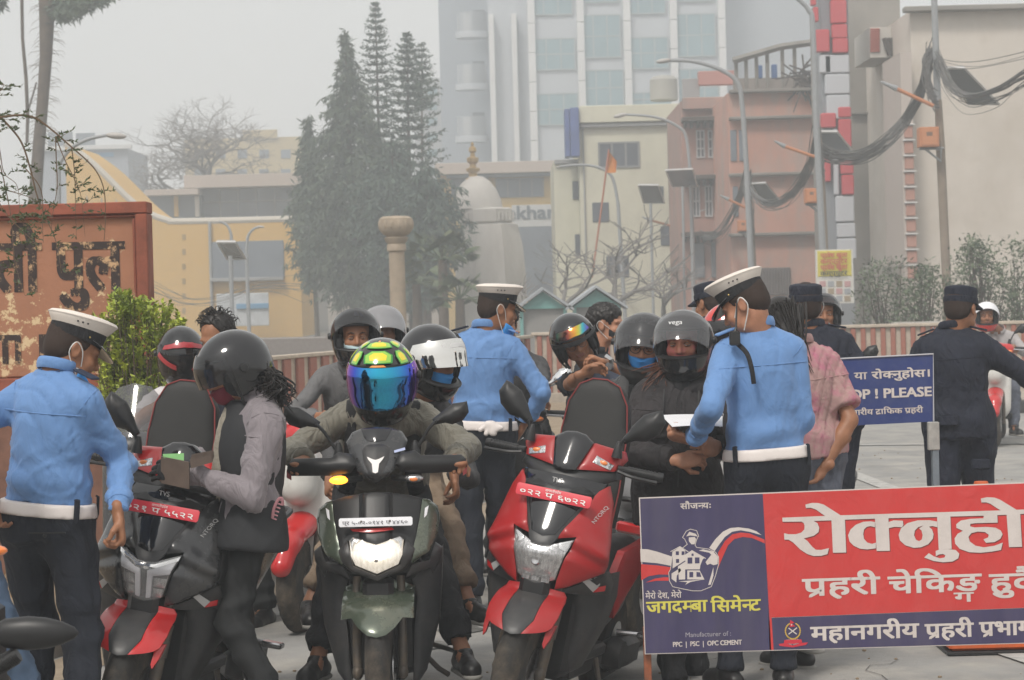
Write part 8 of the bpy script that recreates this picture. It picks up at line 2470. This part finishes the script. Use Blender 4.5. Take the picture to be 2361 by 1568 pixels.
m=MB();m.tube([Vector(A[1]),Vector(A[2]),Vector(A[3]),Vector(A[0])],.0025,5);m.build('pale_edge',PLATEW,o,world=True)

# 13 traffic policeman at the right reading a paper
d=9.8
r=person('traffic policeman with radio reading the white paper, seen from behind at the right',P_(1768,1066,d),P_(1748,772,d),194,hyaw=190,hp=P_(1716,702,d-.02),hyw=246,hpi=30,handL=P_(1600,1014,d-.03),elL=np.array((-.5,-.9,-1.2)),handR=P_(1800,1000,d+.24),elR=np.array((.35,-1,-.6)),top=BLUE,bot=NAVYT,belt=WHITE,cap='police',seed=21,bw=1.0,loose=.008,vox=.0112,skin=SKIN_L,
hands=([40,45,50,55],40),hdir=(np.array((-1,.1,.22)),None),pal=(np.array((.1,.5,1)),None),footL=P_(1682,1545,9.8),footR=P_(1806,1545,9.85),tf=24,wr=.003)
epaulette(r,1,BLUE);seams(r)
m=MB()
for s in(1,-1):m=MB();m.tube([r['HM']@Vector(p)for p in spline([(s*.055,-.060,-.05),(s*.078,-.012,-.004),(s*.090,.022,.020),(s*.093,.038,.0),(s*.082,.030,-.035),(s*.056,-.04,-.10)],4)],.0026,5);m.build('ear_loop',STRAPW,r['root'],world=True)
n0,s0,l0,f0=r['nb'],r['s'],r['l'],r['f']
m=MB();c=P_(1693,790,d-.16);m.tube(spline([tuple(P_(1700,792,d-.12)),tuple(P_(1722,815,d-.17)),tuple(P_(1733,850,d-.19)),tuple(P_(1738,885,d-.185))],4),.010,8,flat=((0,1,0),.4));m.build('lanyard',BLACKF,r['root'],world=True)
rdo=thing('radio','black handheld radio with antenna on the policeman\'s shoulder','radio',tuple(P_(1694,780,d-.14)));m=MB();cc=Vector(P_(1694,780,d-.14));m.bbox((-.022,-.018,-.03),(.022,.018,.03),.005,T(cc));m.build('radio_body',BLACKP,rdo,world=True)
m=MB();m.tube([cc+Vector((0,0,.02)),Vector(P_(1697,755,d-.13)),Vector(P_(1699,692,d-.12))],[.007,.0045,.003],8);m.build('antenna',BLACKP,rdo,world=True)
m=MB();q=Vector(P_(1674,860,d-.06));m.panel([(.03*math.cos(t),.04*math.sin(t))for t in np.linspace(0,6.283,17)[:-1]],lambda x,z:0,.006,.01,.002,M=T(q)@Rz(-62));m.build('arm_badge',mat('badge_navy',(.04,.05,.12),noise=.5,nscale=90,rough=.7),r['root'],world=True)
pp=thing('paper','white sheet of paper read by the right traffic policeman','paper',tuple(P_(1590,975,d+.0)));m=MB();V,F=[],[];nx_,ny_=10,5
for i in range(nx_+1):
 for j in range(ny_+1):
  u,v=i/nx_,j/ny_;x=1524+142*u+(1-v)*0+v*26*(1-u);y=957+2*u+v*(27-2*u)-3*math.sin(u*3);dd=d+.18-.30*v+.02*math.sin(u*5);V.append(tuple(W(x,y,dd)))
for i in range(nx_):
 for j in range(ny_):k=i*(ny_+1)+j;F.append((k,k+1,k+ny_+2,k+ny_+1))
m.add(V,F);m.add([(x,y,z-.0008)for x,y,z in V],[tuple(reversed(q))for q in F]);m.build('sheet',mat('white_paper',(.80,.80,.82),rough=.6),pp,world=True)

# 14 navy policeman half hidden, 15b red helmet
r=person('navy uniformed policeman mostly hidden behind the white cap at the right',P_(1640,950,13.6),P_(1642,758,13.6),200,hp=P_(1638,700,13.6),hyw=215,hpi=10,top=NAVY,bot=NAVY,cap='field',seed=22,legs=False,shoes=False,hem=.05)
r=person('rider in red helmet half hidden behind the reading policeman',P_(1690,1000,12.0),P_(1680,835,12.0),-40,hp=P_(1678,762,12.0),hyw=-60,hpi=12,top=BSH,bot=LEGG,hem=.05,hair='none',seed=23,legs=False,shoes=False,bw=1.05)
helmet(r['root'],r['HM'],mat('helmet_red_gloss',(.55,.035,.03),rough=.2,coat=.7),visor=VISOR_D,vrot=0,big=1.0)
# 15 person in pink tee
PNK=mat('pink_stained_tee',(.40,.25,.235),rough=.85,noise=.07,nscale=6,dirt=(.45,.08,.20),dscale=9,damt=.8,fold=.5);JEAN=mat('grey_blue_denim',(.095,.105,.135),rough=.85,noise=.25,nscale=14,weave=.2,bscale=300,fold=.6)
d=10.55
r=person('long haired person in stained pink tee and jeans with hand on hip',P_(1868,1040,d),P_(1842,812,d),214,hp=P_(1797,745,d),hyw=200,hpi=6,handR=P_(1898,1078,d-.10),elR=np.array((1.3,-.25,-.1)),handL=P_(1780,960,d+.3),top=PNK,bot=JEAN,sleeve='short',hem=.03,fem=True,hair='none',seed=24,footR=P_(1862,1515,10.15),footL=P_(1840,1540,10.3),hands=(40,45),hdir=(None,np.array((-.8,.2,-.45))),bw=1.0,loose=.012,skin=SKIN,vox=.0115,tf=26,cuff=.05)
b=Blob(.008,.03);HQ=r['HM'];q=lambda*p:np.array(HQ@Vector(p));b.ell(q(0,.016,.036),(.080,.100,.086),HQ);b.ell(q(0,.055,-.04),(.070,.052,.09),HQ);b.cap(q(0,.06,-.06),P_(1832,850,d-.10),.060,.034);b.cut(q(0,-.075,.05),np.array(HQ.to_3x3()@Vector((0,-1,-.6))))
V,F=b.mesh(1);V=wrinkle(V,F,.003,55,3,ani=(1.4,1.4,.15));npobj('long_hair',V,F,HAIR,r['root'])
rt=[(HQ@Vector((.075*math.sin(t),.03+.075*math.cos(t),.09-.03*abs(t))),Vector(P_(1832+16*t,862-4*abs(t),d-.12)))for t in np.linspace(-1.3,1.3,13)]
hair_strands(r['root'],rt,Vector((.012,-.012,.0)),HAIR,9,130,.0045,.004,freq=6,name='hair_strands')
seams(r)
# 16 navy policeman by the blue sign
d=12.4
r=person('navy uniformed policeman with hanging arm standing just left of the blue sign',P_(1898,985,d),P_(1872,770,d),186,hp=P_(1857,706,d),hyw=186,hpi=-2,handR=P_(1958,1000,d-.05),elR=np.array((1.2,-.5,-.2)),handL=P_(1840,960,d+.25),top=NAVY,bot=NAVY,cap='field',seed=25,hem=.06,bw=1.06,loose=.016,wr=.005,footL=P_(1880,1375,d),footR=P_(1932,1375,d),hands=(30,30),tf=22,shoes=True)
epaulette(r,-1,NAVY);face_mask(r['HM'],r['root'],STRAPW);seams(r)
# 17 navy policeman at the right with his arm out
d=12.6
r=person('navy uniformed policeman at the right stretching one arm to stop riders',P_(2212,985,d),P_(2196,772,d),168,hyaw=176,hp=P_(2216,712,d),hyw=146,hpi=8,handR=P_(2500,935,d-.05),elR=np.array((.2,-.2,-1)),handL=P_(2165,910,d+.32),elL=np.array((-1.3,-.5,-.3)),top=NAVY,bot=NAVY,cap='field',seed=26,hem=.06,bw=1.04,loose=.016,wr=.005,footL=P_(2185,1365,12.5),footR=P_(2262,1365,12.8),tf=22,trw=1.12,cuff=.03)
epaulette(r,-1,NAVY);epaulette(r,1,NAVY);seams(r)
for(x,y,w_)in((2188,970,.11),(2262,1070,.10)):
 q=Vector(P_(x,y,d-.155));m=MB();m.bbox((-w_/2,0,-.03),(w_/2,.02,.03),.008,T(q)@Rz(-6));m.build('pocket_flap',NAVY,r['root'],world=True)
 # 18 far rider, 19 hidden rider, 20 rider behind the middle policeman
GSH=mat('pale_grey_shirt',(.38,.36,.36),rough=.8,noise=.06)
r=person('rider of the far white scooter in pale shirt and red helmet',P_(2312,870,24.8),P_(2302,768,24.6),-4,hp=P_(2274,728,24.5),hyw=-6,hpi=2,handR=P_(2252,812,24.2),handL=P_(2345,805,24.2),top=GSH,bot=JEAN,hair='none',seed=27,hem=.05,vox=.02,footL=P_(2338,985,24.2),footR=P_(2272,1000,24.2),eye=True)
helmet(r['root'],r['HM'],mat('helmet_red_gloss',(.55,.035,.03),rough=.2,coat=.7),visor=PLATEW,vrot=-50,vel=(-22,20))
r=person('distant rider with black and red helmet between the navy policeman and the sign',P_(1915,880,16.9),P_(1908,780,16.7),0,hp=P_(1898,724,16.6),hyw=0,hpi=0,top=NAVY,bot=LEGG,hair='none',seed=28,hem=.05,vox=.02,eye=True,legs=False,shoes=False)
helmet(r['root'],r['HM'],BLACKG,visor=VISOR_D,vrot=-50,vel=(-22,20));helm_panel([[(-40,34),(40,34),(30,54),(-30,54)]],r['HM'],.004,mat('helmet_red_gloss',(.55,.035,.03),rough=.2,coat=.7),'red_patch',r['root'])
r=person('rider in dark jacket hidden behind the middle policeman with a ring on his hand',P_(1196,1000,14.0),P_(1182,820,13.8),0,hp=P_(1160,745,13.7),hyw=10,hpi=10,handL=P_(1246,935,13.2),elL=np.array((1.4,.2,-.4)),handR=P_(1100,950,13.3),top=DKG,bot=LEGG,hair='full',seed=29,hem=.05,hands=(70,70),hdir=(np.array((0,-1,-.2)),None),pal=(np.array((0,0,-1)),None),footL=P_(1240,1380,13.3),footR=P_(1130,1380,13.3),bw=1.05)
# 21 person at the left edge in jeans
BJ=mat('blue_denim',(.045,.075,.125),rough=.85,noise=.2,nscale=14,weave=.2,bscale=300)
r=person('person at the left edge of whom only one leg in blue jeans shows',P_(-135,1215,8.0),P_(-170,900,8.0),60,hp=P_(-160,830,8.0),hyw=60,top=DKG,bot=BJ,hair='none',seed=30,hem=.05,footL=P_(95,1700,7.9),footR=P_(-60,1700,8.1),kneeL=np.array((.3,-1,.2)),legs=True)
helmet(r['root'],r['HM'],BLACKG,visor=VISOR_D)
